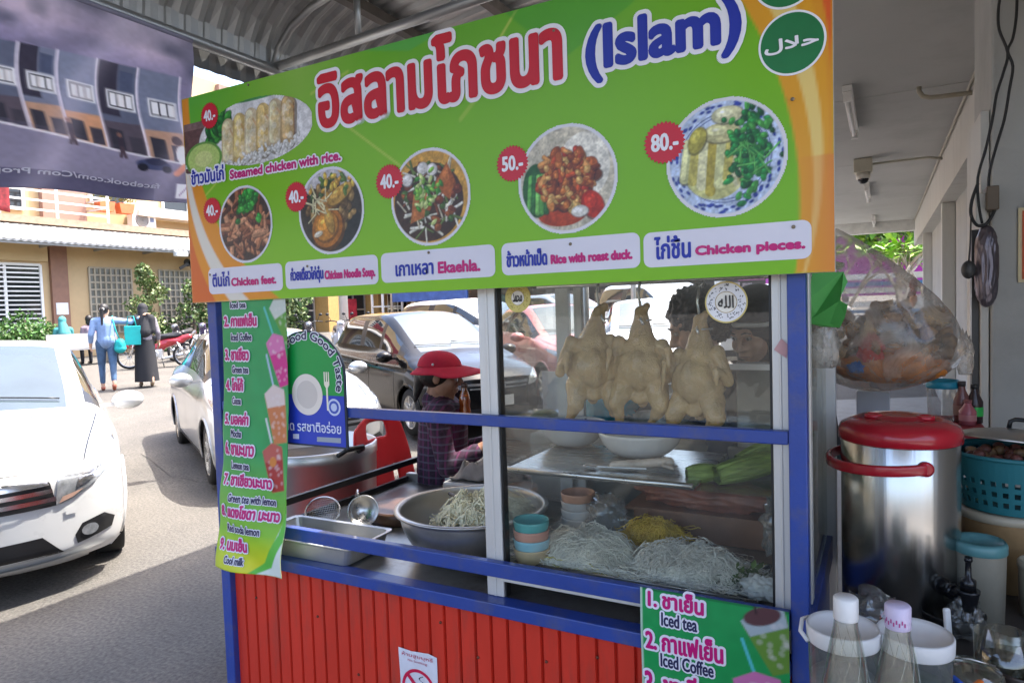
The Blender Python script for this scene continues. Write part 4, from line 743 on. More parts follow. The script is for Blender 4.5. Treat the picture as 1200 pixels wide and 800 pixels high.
# steamed chicken with rice: cut-out photo without a plate rim
a = atY(219, 213, BY); b = atY(364, 92, BY); w_, h_ = float(b[0]-a[0]), float(b[2]-a[2]); cv = Cv(w_, h_, .0022, (228, 228, 230)); U, V = cv.X/w_, cv.Y/h_
m1 = ((U-.58)/.43)**2+((V-.50)/.44)**2 < 1; m2 = ((U-.16)/.19)**2+((V-.26)/.26)**2 < 1; m3 = (U < .20)*(V > .13)*(V < .80)*(U > 0.002)
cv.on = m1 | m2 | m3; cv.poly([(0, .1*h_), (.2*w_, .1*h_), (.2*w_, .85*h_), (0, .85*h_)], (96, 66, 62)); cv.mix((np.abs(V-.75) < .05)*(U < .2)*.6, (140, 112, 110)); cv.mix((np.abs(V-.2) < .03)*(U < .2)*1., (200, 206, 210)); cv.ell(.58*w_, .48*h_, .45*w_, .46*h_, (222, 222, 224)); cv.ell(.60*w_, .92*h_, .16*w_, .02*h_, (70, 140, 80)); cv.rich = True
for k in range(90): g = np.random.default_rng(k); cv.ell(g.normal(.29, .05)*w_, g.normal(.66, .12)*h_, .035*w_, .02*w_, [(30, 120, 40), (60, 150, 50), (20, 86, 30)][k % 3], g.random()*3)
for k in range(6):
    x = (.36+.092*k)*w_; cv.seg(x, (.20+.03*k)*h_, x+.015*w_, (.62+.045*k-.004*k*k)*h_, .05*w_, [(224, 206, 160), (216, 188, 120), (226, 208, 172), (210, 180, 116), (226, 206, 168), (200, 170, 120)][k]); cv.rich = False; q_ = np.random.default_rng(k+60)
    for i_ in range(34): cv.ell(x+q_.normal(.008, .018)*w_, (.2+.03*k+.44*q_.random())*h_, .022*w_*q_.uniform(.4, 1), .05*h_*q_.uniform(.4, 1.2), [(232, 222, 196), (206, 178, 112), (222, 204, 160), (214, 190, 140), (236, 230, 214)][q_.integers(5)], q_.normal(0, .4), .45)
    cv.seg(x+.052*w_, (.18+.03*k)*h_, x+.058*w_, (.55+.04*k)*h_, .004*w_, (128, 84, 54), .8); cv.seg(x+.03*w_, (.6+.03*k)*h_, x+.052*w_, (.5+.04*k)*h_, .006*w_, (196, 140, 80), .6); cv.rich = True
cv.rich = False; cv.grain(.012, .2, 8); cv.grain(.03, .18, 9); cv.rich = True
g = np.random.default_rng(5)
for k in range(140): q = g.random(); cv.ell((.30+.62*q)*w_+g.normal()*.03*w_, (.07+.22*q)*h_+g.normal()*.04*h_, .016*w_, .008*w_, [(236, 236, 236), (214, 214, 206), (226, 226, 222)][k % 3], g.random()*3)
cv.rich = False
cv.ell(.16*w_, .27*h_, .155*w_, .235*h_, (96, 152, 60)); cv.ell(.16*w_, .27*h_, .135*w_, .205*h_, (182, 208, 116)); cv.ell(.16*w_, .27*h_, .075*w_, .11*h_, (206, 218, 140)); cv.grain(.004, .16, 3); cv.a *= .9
cv.build('dish_photo', sb, lambda u, v: (float(a[0])+u, BY-.0022, float(a[2])+v), print_mat())
# price stars
def star(cx, cy, ty, txt):
    c = atY(cx, cy, BY); rad = float(atY(cx, ty, BY)[2]-c[2]); n = 30; mb = MB(); P = []
    for i in range(2*n): q = rad*(1 if i % 2 == 0 else .88); an = PI*i/n; P.append((c[0]+q*math.cos(an), BY-.0034, c[2]+q*math.sin(an)))
    mb.add(P, [tuple(range(2*n))]); s = mb.build('price_star', mat('film_star', L3((196, 14, 40)), .35, var=.04), sb, fix=False)
    writing('price_writing', s, txt, (float(c[0])-rad*.60, float(c[2])-rad*.36, float(c[0])+rad*.64, float(c[2])+rad*.40), lambda u, v, d: bf(u, v, d+.0012), C_wh, bold=rad*.035)
for cx, cy, ty, t_ in ((246.5, 136, 120, '40.-'), (249.5, 247, 231, '40.-'), (348, 231, 212.5, '40.-'), (457, 213, 192, '40.-'), (601, 192, 170, '50.-'), (779, 167.5, 142, '80.-')): star(cx, cy, ty, t_)
def rrect(u0, v0, u1, v1, r, n=5):
    P = []
    for cx, cy, a0 in ((u1-r, v0+r, -90), (u1-r, v1-r, 0), (u0+r, v1-r, 90), (u0+r, v0+r, 180)): P += [(cx+r*math.cos(R(a0+90*i/n)), cy+r*math.sin(R(a0+90*i/n))) for i in range(n+1)]
    return P
M_label = mat('film_label', L3((214, 212, 224)), .4, var=.03)
M_tack = mat('rusty_tack', (.22, .18, .13), .5, metal=.4, var=.4, scale=300)
for (x0, y0, x1, y1), th, rt, en, re_, tk in (((246, 345, 331, 308), 'ตีนไก่', (250.6, 336, 269, 318), 'Chicken feet.', (272.5, 335, 324, 322.5), (247, 322)), ((336, 339, 443, 298), 'ก๋วยเตี๋ยวไก่ตุ๋น', (342, 333, 379, 311.5), 'Chicken Noodle Soup.', (382, 330, 440, 313.5), (361, 312)), ((448, 331.7, 580, 286), 'เกาเหลา', (465, 323.5, 508, 308), 'Ekaehla.', (514.7, 320, 562.6, 304), (503, 296)), ((589, 323, 750, 272), 'ข้าวหน้าเป็ด', (595, 313, 641, 291), 'Rice with roast duck.', (646.7, 309, 740.8, 292.5), (669, 286)), ((755, 314, 951, 257), 'ไก่ชิ้น', (768, 304, 809, 275), 'Chicken pieces.', (816, 302, 943, 280), (930, 266))):
    q = rc(x0, y0, x1, y1); mb = MB(); mb.add([bf(u, v, .0006) for u, v in rrect(*q, .018)], [tuple(range(24))]); lb = mb.build('dish_label', M_label, sb, fix=False)
    writing('label_writing', lb, th, rc(*rt), bf, C_bl, bold=.0016); writing('label_writing', lb, en, rc(*re_), bf, C_mag, bold=.0018)
    c = atY(tk[0], tk[1], BY); mb = MB(); mb.lathe([(.0042, 0), (.0036, .0015), (0.0001, .002)], (c[0], BY-.003, c[2]), 10, M=Matrix.Rotation(PI/2, 3, 'X')); mb.build('nail', M_tack, sb)
for x, y in ((292, 21), (650, 37), (929, 117)):
    c = atY(x, y if y > 30 else 100, BY); mb = MB(); mb.lathe([(.0042, 0), (.0036, .0015), (0.0001, .002)], (c[0], BY-.0045, c[2]), 10, M=Matrix.Rotation(PI/2, 3, 'X')); mb.build('nail', M_tack, sb)
writing('dish_writing', sb, 'ข้าวมันไก่', rc(226.5, 217, 263, 193.5), lambda u, v, d: bf(u, v, d+.001), C_bl, bold=.002, outline=.006)
writing('dish_writing', sb, 'Steamed chicken with rice.', rc(271.6, 210, 400, 177), lambda u, v, d: bf(u, v, d+.001), C_mag, bold=.002, outline=.0045)
for cy in (51, -27):
    c = atY(928 if cy > 0 else 921, cy, BY); rad = float(atY(928, 13, BY)[2]-atY(928, 89, BY)[2])/2; P = lambda q, d: [(c[0]+q*math.cos(2*PI*i/48), BY-.002-d, c[2]+q*math.sin(2*PI*i/48)) for i in range(48)]
    if c[2]+rad > BZ1-.004: c[2] = BZ1-rad-.004
    mb = MB(); mb.add(P(rad, 0), [tuple(range(48))]); rd = mb.build('halal_roundel', mat('film_232_232_240', L3(C_wh)), sb, fix=False) if cy > 0 else mb.build('upper_roundel', mat('film_232_232_240', L3(C_wh)), sb, fix=False)
    mb = MB(); mb.add(P(rad*.93, .0006), [tuple(range(48))]); mb.build('green_disc', mat('film_green', L3((18, 112, 58)), .4), rd, fix=False)
    if cy > 0: writing('halal_writing', rd, 'ﻝﻼﺣ', rc(897, 67, 959, 38), lambda u, v, d: bf(u, v, d+.0012), C_wh, bold=.0012)

# ---------------- left drinks banner
def px_p(x, y, v=1.56): p = atY(x, y, v); return float(p[0]), float(p[2])
def drink(cv, x, y, h, w, tilt, liquid, top, straw=None):
    c, s = math.cos(tilt), math.sin(tilt); T = lambda a, b: (x+a*c-b*s, y+a*s+b*c)
    if straw: cv.seg(*T(0, h*.4), *T(-.1*w, h*.95), .0035, straw)
    cv.poly([T(-w*.34, -h/2), T(w*.34, -h/2), T(w*.5, h*.3), T(-w*.5, h*.3)], liquid); cv.poly([T(-w*.44, h*.1), T(w*.44, h*.1), T(w*.5, h*.34), T(0, h*.46), T(-w*.5, h*.34)], top)
    g = np.random.default_rng(int(x*1e4) % 999)
    for k in range(22): q = T(g.uniform(-.32, .32)*w, g.uniform(-.4, .3)*h); cv.ell(q[0], q[1], w*.07, w*.06, (235, 225, 225), g.random()*3, .3)
C_lav = (226, 224, 236); C_nv = (34, 36, 78)
dm = thing('drinks_banner', 'tall green drinks menu banner hanging over the left post of the cart', 'menu banner', (XL0, 1.56, 1.56))
ux0, zt = px_p(259, 352); ux1, zb_ = px_p(341, 678, 1.53); wm = ux1-ux0; hm = zt-zb_
def lf(u, v, d=0):   # u from left, v from bottom; the sheet swings out a little at its foot
    k = 1-v/hm; return (ux0+u-.03*k*k+.004*math.sin(v*22+u*9)*k, 1.565-.004-.055*k*k-.010*math.sin(u*17)*k-.006*math.sin(v*30+u*20)*k**2-d, zb_+v+.012*math.sin(u/wm*PI)*k*k*0-.02*(u/wm-.5)*0)
cv = Cv(wm, hm, .004, (44, 158, 88)); U, V = cv.X/wm, cv.Y/hm
cv.mix(np.clip(1-V*2.3, 0, 1)*1.2, (150, 204, 40)); cv.mix(np.clip(1-V*7, 0, 1)*1.3, (214, 214, 40)); cv.mix(np.clip(.35-V, 0, 1)*np.clip(.5-U, 0, 1)*1.5, (130, 206, 90)); cv.grain(.03, .05, 2)
cv.poly([(wm, .23*hm), (wm, 0), (.62*wm, 0), (.8*wm, .05*hm)], (222, 230, 222)); cv.poly([(wm, .25*hm), (wm, .13*hm), (.84*wm, .03*hm), (.62*wm, 0), (.52*wm, 0), (.74*wm, .045*hm), (.92*wm, .15*hm)], (96, 190, 70))
def lp(x, y):
    fr = (x-259+(y-352)*.0066)/(82-(y-352)*.006); yt = 355-fr*9; yb = 655+fr*23; return fr*wm, hm*(yb-y)/(yb-yt)
def dk(x, y, hpx, wpx, tilt, *a): u, v = lp(x, y); s_ = 2.35/801; drink(cv, u, v, hpx*s_, wpx*s_*1.55, tilt, *a)
dk(338, 372, 60, 18, .45, (96, 160, 60), (206, 214, 206)); dk(330, 418, 62, 17, .30, (212, 44, 140), (218, 120, 178), (90, 200, 200)); dk(326, 482, 68, 19, .18, (206, 124, 76), (226, 206, 200), (180, 200, 230)); dk(324, 545, 56, 18, .22, (170, 40, 40), (190, 90, 80), (222, 226, 230)); cv.ell(*lp(322, 540), .014, .016, (214, 130, 50))
cv.a *= .88; o = cv.build('printed_sheet', dm, lambda u, v: lf(u, v), print_mat()); s_ = o.modifiers.new('s', 'SOLIDIFY'); s_.thickness = .0015; s_.offset = -1
def lw(i, txt, x0, y0, x1, y1, col, bold=.0022, out=.005):
    a = lp(x0, y0); b = lp(x1, y1); b = (b[0], max(b[1], a[1]+hm*.022)); writing('menu_writing', dm, txt, (a[0], a[1], b[0], b[1]), lambda u, v, d: lf(u, v, d+.001), col, bold=bold, outline=out, ocol=C_lav, res=2)
lw(0, 'Iced tea', 272, 363, 292, 357, C_nv, .001, .0035)
for txt, en, y, x1, x2, dy in (('2. กาแฟเย็น', 'Iced Coffee', 384, 305, 298, 16), ('3. ชาเขียว', 'Green tea', 422, 294, 293, 14.5), ('4. โกโก้', 'Cocoa', 456, 286, 283, 16), ('5. มอคค่า', 'Mocha', 494, 293, 285, 15), ('6. ชามะนาว', 'Lemon tea', 528, 301, 295, 17), ('7. ชาเขียวมะนาว', 'Green tea with lemon', 562, 322, 326, 20), ('8. แดงโซดา มะนาว', 'Red soda lemon', 597, 331, 312, 19), ('9. นมเย็น', 'Cool milk', 634, 297, 294, 17)):
    s0 = -.11+(y-355)*.00128                             # rows run level on the sheet
    lw(1, txt, 263, y, x1, y-14+(x1-263)*s0, C_mag, .0022, .0042); lw(1, en, 271.5, y+dy, x2, y+dy-8+(x2-271)*s0, C_nv, .0009, .003)
mb = MB(); mb.bb((ux0+.01, 1.566, 1.515), (ux1-.01, 1.572, 1.545)); mb.build('top_hem', mat('hem_green', (.05, .3, .1), .6), dm)

# ---------------- arched sign
asg = thing('arched_sign', 'arched green and blue plaque lettered Good Taste beside the drinks banner', 'sign', (-1.7, 1.585, 1.2))
AY = 1.579; ac = px_p(360, 440, AY); hw = px_p(404, 440, AY)[0]-ac[0]; zb2 = px_p(360, 522, AY)[1]; zspr = px_p(398, 440, AY)[1]; ztop = px_p(360, 387, AY)[1]; ha = ztop-zspr
arch = [(ac[0]-hw, zb2), (ac[0]+hw, zb2)]+[(ac[0]+hw*math.cos(t), zspr+ha*math.sin(t)) for t in np.linspace(0, PI, 25)]
mb = MB(); mb.prism(arch, (0, AY, 0), (1, 0, 0), (0, 0, 1), (0, .006, 0)); mb.build('plaque', mat('sign_back', (.02, .03, .05), .5), asg)
zm = px_p(380, 463, AY)[1]; gi = .006
top = [(ac[0]+(hw-gi), zm), (ac[0]+(hw-gi), zspr)]+[(ac[0]+(hw-gi)*math.cos(t), zspr+(ha-gi)*math.sin(t)) for t in np.linspace(0, PI, 25)][1:]+[(ac[0]-(hw-gi), zm)]
def af(u, v, d=0): return (u, AY-.001-d, v)
def flat(name, par, P, col, d, f=af): mb = MB(); mb.add([f(u, v, d) for u, v in P], [tuple(range(len(P)))]); return mb.build(name, mat('film_%d_%d_%d' % col, L3(col), .4, var=.03), par, fix=False)
flat('green_field', asg, top, (14, 150, 66), 0); flat('blue_field', asg, [(ac[0]-hw+gi, zb2+gi), (ac[0]+hw-gi, zb2+gi), (ac[0]+hw-gi, zm-.0005), (ac[0]-hw+gi, zm-.0005)], (32, 60, 178), .0001)
rr = hw*.98
writing('sign_writing', asg, 'Clean Food Good Taste', (0, 0, 1, 1), af, C_nv, bold=.001, outline=.0032, arc=(ac[0], zspr-.012, hw*.80, PI*1.0, -.28, hw*.17))
cx, cz = ac[0]-.002, px_p(360, 462, AY)[1]; R0 = hw*.42   # plain plate and fork in place of the printed figure
flat('white_plate', asg, [(cx+R0*math.cos(t), cz+R0*math.sin(t)) for t in np.linspace(0, 2*PI, 40)[:-1]], (228, 218, 208), .0012); flat('plate_well', asg, [(cx+R0*.68*math.cos(t), cz+R0*.68*math.sin(t)) for t in np.linspace(0, 2*PI, 40)[:-1]], (206, 196, 188), .0016)
fx, fz = px_p(384, 462, AY); sx_ = hw*.02
flat('fork', asg, [(fx-sx_, fz-.05), (fx+sx_, fz-.05), (fx+sx_*1.2, fz+.02), (fx+sx_*3.5, fz+.03), (fx+sx_*3.5, fz+.07), (fx+sx_*2, fz+.07), (fx+sx_*2, fz+.04), (fx+sx_*.8, fz+.04), (fx+sx_*.8, fz+.07), (fx-sx_*.8, fz+.07), (fx-sx_*.8, fz+.04), (fx-sx_*2, fz+.04), (fx-sx_*2, fz+.07), (fx-sx_*3.5, fz+.07), (fx-sx_*3.5, fz+.03), (fx-sx_*1.2, fz+.02)], (232, 226, 206), .0014)
bx, bz = px_p(392, 477, AY); flat('round_seal', asg, [(bx+hw*.17*math.cos(t), bz+hw*.17*math.sin(t)) for t in np.linspace(0, 2*PI, 30)[:-1]], (200, 208, 232), .001); flat('seal_ring', asg, [(bx+hw*.13*math.cos(t), bz+hw*.13*math.sin(t)) for t in np.linspace(0, 2*PI, 30)[:-1]], (60, 84, 180), .0014); flat('seal_core', asg, [(bx+hw*.08*math.cos(t), bz+hw*.08*math.sin(t)) for t in np.linspace(0, 2*PI, 30)[:-1]], (190, 200, 228), .0018)
q = px_p(322, 506, AY)+px_p(400, 493, AY); writing('sign_writing', asg, 'สะอาด รสชาติอร่อย', (q[0], px_p(360, 505, AY)[1], q[2], px_p(360, 492, AY)[1]), af, (214, 220, 240), bold=.0006)
flat('pale_strip', asg, [px_p(372, 517, AY), px_p(400, 519, AY), px_p(400, 513, AY), px_p(372, 511.5, AY)], (150, 160, 170), .001); flat('pale_strip', asg, [px_p(344, 508, AY), px_p(351, 508, AY), px_p(351, 514, AY), px_p(344, 513.5, AY)], (200, 204, 222), .001)

# ---------------- right drinks sheet, below the glass
rm = thing('drinks_sheet', 'green drinks price sheet hung on the red front below the glass case', 'menu banner', (-.5, 1.57, .7))
RY = 1.5665; ra = px_p(750, 687, RY); rb = px_p(924.5, 712, RY); wr = rb[0]-ra[0]; zr1 = ra[1]; zr0 = .36; hr = zr1-zr0
def rf(u, v, d=0): return (ra[0]+u, RY-.001-d-.003*math.sin(u*12)*(1-v/hr)+.0015*math.sin(v*30), zr0+v)
cv = Cv(wr, hr, .0035, (34, 156, 84)); U, V = cv.X/wr, cv.Y/hr; cv.mix(np.clip(.6-V, 0, 1)*.8, (90, 190, 90)); cv.mix((V > .985)*.6, (16, 84, 50)); cv.grain(.02, .07, 6); cv.mix((U < .012)*.8, (200, 220, 205))
def rp(x, y): p = atY(x, y, RY); return float(p[0])-ra[0], float(p[2])-zr0
u, v = rp(905, 748); drink(cv, u, v, .155, .10, .42, (108, 150, 60), (176, 190, 196)); cv.ell(*rp(893, 722), .042, .02, (96, 62, 66), .35); cv.seg(*rp(886, 718), *rp(884, 708), .0025, (60, 44, 44)); u, v = rp(892, 822); drink(cv, u, v, .15, .105, .2, (196, 40, 130), (208, 120, 178), (90, 200, 210)); cv.a *= .85
cv.build('printed_sheet', rm, rf, print_mat())
def rw(txt, x0, y0, x1, y1, col, b=.002, o_=.0055):
    a = rp(x0, y0); q = rp(x1, y1); writing('menu_writing', rm, txt, (a[0], a[1], q[0], q[1]), rf, col, bold=b, outline=o_, ocol=C_lav, res=3)
rw('1. ชาเย็น', 760.5, 708, 824, 699, C_mag); rw('Iced tea', 776, 731, 817, 724, C_nv, .001, .004); rw('2. กาแฟเย็น', 758, 757, 847, 751, C_mag); rw('Iced Coffee', 775, 779, 836, 777, C_nv, .001, .004); rw('3. ชาเขียว', 757, 812, 842, 800, C_mag); rw('Green tea', 775, 830, 830, 824, C_nv, .001, .004)
# no-smoking notice
ns = thing('no_smoking_notice', 'torn white no-smoking notice stuck on the red ribbed front', 'notice', (-1.0, 1.6, .5)); NY = 1.604
a = px_p(467, 757, NY); b = px_p(512, 765, NY); hN = .21
def nf(u, v, d=0): return (u, NY-.0012-d, v)
mb = MB(); P = [(a[0], a[1]), (a[0]+.004, a[1]-.1), (a[0], a[1]-hN), (b[0], a[1]-hN), (b[0], a[1]-.004), (b[0]-.03, a[1]+.002), (a[0]+.05, a[1]-.003)]; mb.add([nf(u, v) for u, v in P], [tuple(range(7))]); mb.build('paper', mat('notice_paper', L3((216, 214, 222)), .6, dirt=(.5, .45, .45), dirtscale=25, dirtamt=.4), ns, fix=False)
mx_, mz_ = (a[0]+b[0])/2, a[1]-.115; wN = b[0]-a[0]
ring = MB(); n = 40
for i in range(n):
    t0, t1 = 2*PI*i/n, 2*PI*(i+1)/n; ring.add([nf(mx_+q*math.cos(t), mz_+q*math.sin(t), .0008) for q, t in ((wN*.36, t0), (wN*.43, t0), (wN*.43, t1), (wN*.36, t1))], [(0, 1, 2, 3)])
c45 = math.cos(R(45)); ring.add([nf(mx_+x*c45-y*c45, mz_-x*c45-y*c45, .0012) for x, y in ((-wN*.38, -.006), (wN*.38, -.006), (wN*.38, .006), (-wN*.38, .006))], [(0, 1, 2, 3)]); ring.build('red_ban_ring', mat('film_196_14_60', L3((206, 20, 70)), .5), ns, fix=False)
mb = MB(); mb.add([nf(mx_+x, mz_+z, .0005) for x, z in ((-wN*.28, -.016), (wN*.12, -.016), (wN*.12, .004), (-wN*.28, .004))], [(0, 1, 2, 3)])
for k in range(12): t = k/12; x = mx_+.014+.010*math.sin(t*7); mb.add([nf(x-.002, mz_+.01+t*.032, .0005), nf(x+.002, mz_+.01+t*.032, .0005), nf(x+.002+.002*math.cos(t*7), mz_+.01+t*.032+.003, .0005), nf(x-.002, mz_+.01+t*.032+.003, .0005)], [(0, 1, 2, 3)])
mb.build('cigarette_mark', mat('film_34_36_50', L3((30, 30, 44)), .5), ns, fix=False)
writing('notice_writing', ns, 'ห้ามสูบบุหรี่', (a[0]+wN*.1, a[1]-.024, b[0]-wN*.1, a[1]-.008), nf, (190, 60, 90)); writing('notice_writing', ns, 'No Smoking', (a[0]+wN*.25, a[1]-.037, b[0]-wN*.25, a[1]-.028), nf, (190, 60, 90))
# medallion stickers on the glass
def medal(cx, cy, rpx, txt, label, gold, rect):
    c = atY(cx, cy, 1.632); rad = float(atY(cx, cy-rpx, 1.632)[2]-c[2]); t = thing('medallion_sticker', label, 'sticker', c); Y0 = float(c[1])
    def D(q, d, n=44): return [(c[0]+q*math.cos(2*PI*i/n), Y0-d, c[2]+q*math.sin(2*PI*i/n)) for i in range(n)]
    for nm, q, d, col in (('gold_rim', rad, .001, gold), ('ornament_field', rad*.93, .0014, (204, 188, 104) if gold[0] < 205 else (226, 224, 226)), ('inner_ring', rad*.52, .0018, (150, 120, 40)), ('inner_disc', rad*.49, .0022, (232, 226, 214))):
        mb = MB(); mb.add(D(q, d), [tuple(range(44))]); mb.build(nm, mat('medal_%d_%d_%d' % col, L3(col), .35), t, fix=False)
    mb = MB(); g = np.random.default_rng(int(cx))
    for i in range(90):
        an = g.random()*6.28; q = rad*g.uniform(.58, .88); x, z = c[0]+q*math.cos(an), c[2]+q*math.sin(an); s_ = rad*g.uniform(.03, .07); b_ = g.random()*3
        mb.add([(x+s_*math.cos(b_+k*1.57)*(1 if k % 2 else .45), Y0-.0017-i*1e-6, z+s_*math.sin(b_+k*1.57)*(1 if k % 2 else .45)) for k in range(4)], [(0, 1, 2, 3)])
    mb.build('arabesque', mat('medal_ink_%d' % gold[0], L3((150, 126, 40) if gold[0] < 205 else (40, 34, 36)), .4), t, fix=False)
    writing('calligraphy', t, txt, (c[0]-rad*.36, c[2]-rad*.28, c[0]+rad*.36, c[2]+rad*.32), lambda u, v, d: (u, Y0-.0024-d, v), (44, 36, 30), bold=rad*.012)
medal(607, 349, 17, 'ﺪﻤﺤﻣ', 'round gold calligraphy sticker at the left of the glass case', (196, 176, 90), 0)
medal(851, 354, 24.5, 'ﻪﻠﻟﺍ', 'round white and black calligraphy sticker with gold rim at the right of the glass', (206, 186, 110), 0)
c = atY(918, 407, 1.613); mb = MB(); mb.add([(c[0]-.02, 1.6135, c[2]-.005), (c[0]-.004, 1.6135, c[2]+.02), (c[0]+.012, 1.6135, c[2]+.004), (c[0]+.006, 1.6135, c[2]-.024)], [(0, 1, 2, 3)]); o = mb.build('paper_tag', mat('tag_paper', L3((206, 160, 160)), .6)); s_ = o.modifiers.new('s', 'SOLIDIFY'); s_.thickness = .0006; tag(o, 'small torn paper tag stuck on the right aluminium profile of the case', 'tag')
# ================================================================ THINGS ON AND IN THE CART
def plast(name, c, rough=.4, **k): return mat('plastic_'+name, c, rough, var=.06, scale=6, **k)
G_clear = thin_mat('clear_plastic', (.90, .91, .90), gloss=.06, rough=.08, milky=.10, milk=(.7, .7, .68), smear=.18, sscale=14)
G_bottle = thin_mat('bottle_glass', (.86, .88, .84), gloss=.09, rough=.02, milky=.03, milk=(.6, .64, .58), smear=.10, sscale=20)
G_bag = thin_mat('bag_film', (.88, .87, .85), gloss=.03, rough=.18, milky=.20, milk=(.84, .80, .74), smear=.34, sscale=9)
M_skin_ch = mat('poached_chicken_skin', (.55, .37, .165), .24, var=.26, scale=18, bump=.7, bscale=260, dirt=(.30, .17, .07), dirtscale=9, dirtamt=.75, coat=.5)
M_skin_ch.node_tree.nodes['Principled BSDF'].inputs['Subsurface Weight'].default_value = .12; M_skin_ch.node_tree.nodes['Principled BSDF'].inputs['Subsurface Radius'].default_value = (.02, .01, .005)
def chicken(name, label, x, y, z, rz, var):
    g = random.Random(var); t = thing(name, label, 'chicken', (x, y, z), rz, 'chickens hung in the glass case', .97); mb = MB(); w = g.uniform(1.06, 1.14); j = lambda a: g.uniform(-a, a)
    bx = .03 if var == 1 else 0
    mb.cone((bx, 0, .005), (bx*.6, 0, -.05), .02, .03); mb.cone((bx*.6, 0, -.04), (0, 0, -.11), .03, .055); mb.cone((bx, 0, .004), (bx+.018, 0, .022), .018, .012)
    mb.ell((0, 0, -.115), (.060*w, .05, .055)); mb.ell((0, -.012, -.165), (.076*w, .066, .070)); mb.ell((0, 0, -.215), (.064*w, .054, .048)); mb.ell((0, -.05, -.165), (.034, .034, .062)); mb.ell((0, -.035, -.245), (.026, .026, .022)); mb.ell((0, -.01, -.262), (.016, .018, .016))
    for s in (-1, 1):
        a = (s*.056*w, -.012, -.092+j(.012)); b = (s*(.090+j(.008))*w, -.022, -.165+j(.02)); c = (s*.074*w, -.056, -.118+j(.015)); d = (s*.080*w, -.064, -.172+j(.02))
        mb.cone(a, b, .021, .016); mb.cone(b, c, .0145, .012); mb.cone(c, d, .011, .005)
        k = (s*(.046+j(.006)), -.03+j(.01), -.215); q = (s*(.066+j(.012)), -.046, -.262+j(.008)); e = (s*(.058+j(.03)), -.026, -.318+j(.012))
        mb.cone(k, q, .036, .026); mb.cone(q, e, .025, .0095); mb.ell(e, (.013, .012, .011))
    me = fuse(mb, .0036, 3, .5, noise_amt=.0034, noise_scale=38); o = link_mesh('carcass', me, M_skin_ch, t, world=False)
    mb = MB(); mb.tube([(bx+.0, .0, .10), (bx-.006, 0, .06), (bx, 0, .02), (bx+.004, -.022, -.015), (bx+.012, -.030, -.03)], .0042, 7); mb.tube([(bx, 0, .10), (bx+.01, .01, .115), (bx, .02, .10)], .004, 6); mb.build('hook', M_steel, t, world=False)
    mb = MB(); mb.tube([(bx+.024+.0045*math.cos(a), -.002+.028*math.sin(a), -.018) for a in np.linspace(0, 6.28, 14)[:-1]], .0025, 5, closed=True); mb.build('neck_tie', plast('pale_tie', (.5, .48, .44)), t, world=False)
    return t
for nm, px, py, yy, rz, var, lab in (('hanging_chicken', 691, 372, 1.90, .55, 1, 'poached chicken hung nearest the left of the case, neck bent over its hook'), ('hanging_chicken', 751, 373, 1.92, .12, 2, 'plump middle poached chicken hanging between two others'), ('hanging_chicken', 820, 383, 1.90, -.3, 3, 'poached chicken hung below the white calligraphy sticker')):
    c = atY(px, py, yy); chicken(nm, lab, float(c[0]), float(c[1]), float(c[2])+.012, rz, var)
def bowl(name, label, c, r, h, m, cat='bowl', group=None, inner=None, foot=.5, flare=.02, th=.004, mat_in=None):
    t = thing(name, label, cat, c, group=group); n = 12; pr_ = []
    for i in range(n+1): u = i/n; pr_.append((r*(foot+(1-foot)*math.sin(u*PI/2)**.9)+flare*r*u**6, h*u**1.5))
    ins = [(max(.001, a-th), b+th if i == 0 else b) for i, (a, b) in enumerate(pr_)][::-1]
    mb = MB(); mb.lathe([(.001, 0)]+pr_+[(pr_[-1][0]-th*.4, h+th*.5)]+ins+[(.001, th)], c, 40); mb.build('shell', m, t); return t
M_ceram = mat('white_enamel', (.70, .70, .69), .2, var=.03, coat=.4)
# enamel bowls on the steel shelf
for i, (px, py, r, lab) in enumerate(((657, 527, .105, 'white enamel bowl at the back of the steel shelf'), (738, 541, .122, 'white enamel bowl with leaf pattern at the front of the steel shelf'))):
    c = atZ(px, py, zs); c = (float(c[0]), max(1.88, float(c[1])+.10), zs); t = bowl('enamel_bowl', lab, c, r, .075, M_ceram, group='enamel bowls on the shelf', foot=.45, flare=.06)
    mb = MB(); g = random.Random(i)
    for k in range(26):
        a = g.uniform(0, 2*PI); u = g.uniform(.72, .95); rr = r*(.45+.55*math.sin(u*PI/2)**.9)-.0055; z = .075*u**1.5; p = Vector((c[0]+rr*math.cos(a), c[1]+rr*math.sin(a), zs+z+.0015)); tx = Vector((-math.sin(a), math.cos(a), 0)); up = Vector((math.cos(a)*.4, math.sin(a)*.4, 1)).normalized(); l = g.uniform(.008, .016)
        b_ = g.uniform(-1, 1); d1 = tx*math.cos(b_)+up*math.sin(b_); d2 = tx*-math.sin(b_)+up*math.cos(b_); mb.add([p-d1*l*.5, p+d2*l*.16, p+d1*l*.5, p-d2*l*.16], [(0, 1, 2, 3)])
    mb.build('leaf_decor', mat('decor_ink', (.07, .09, .09), .4), t)
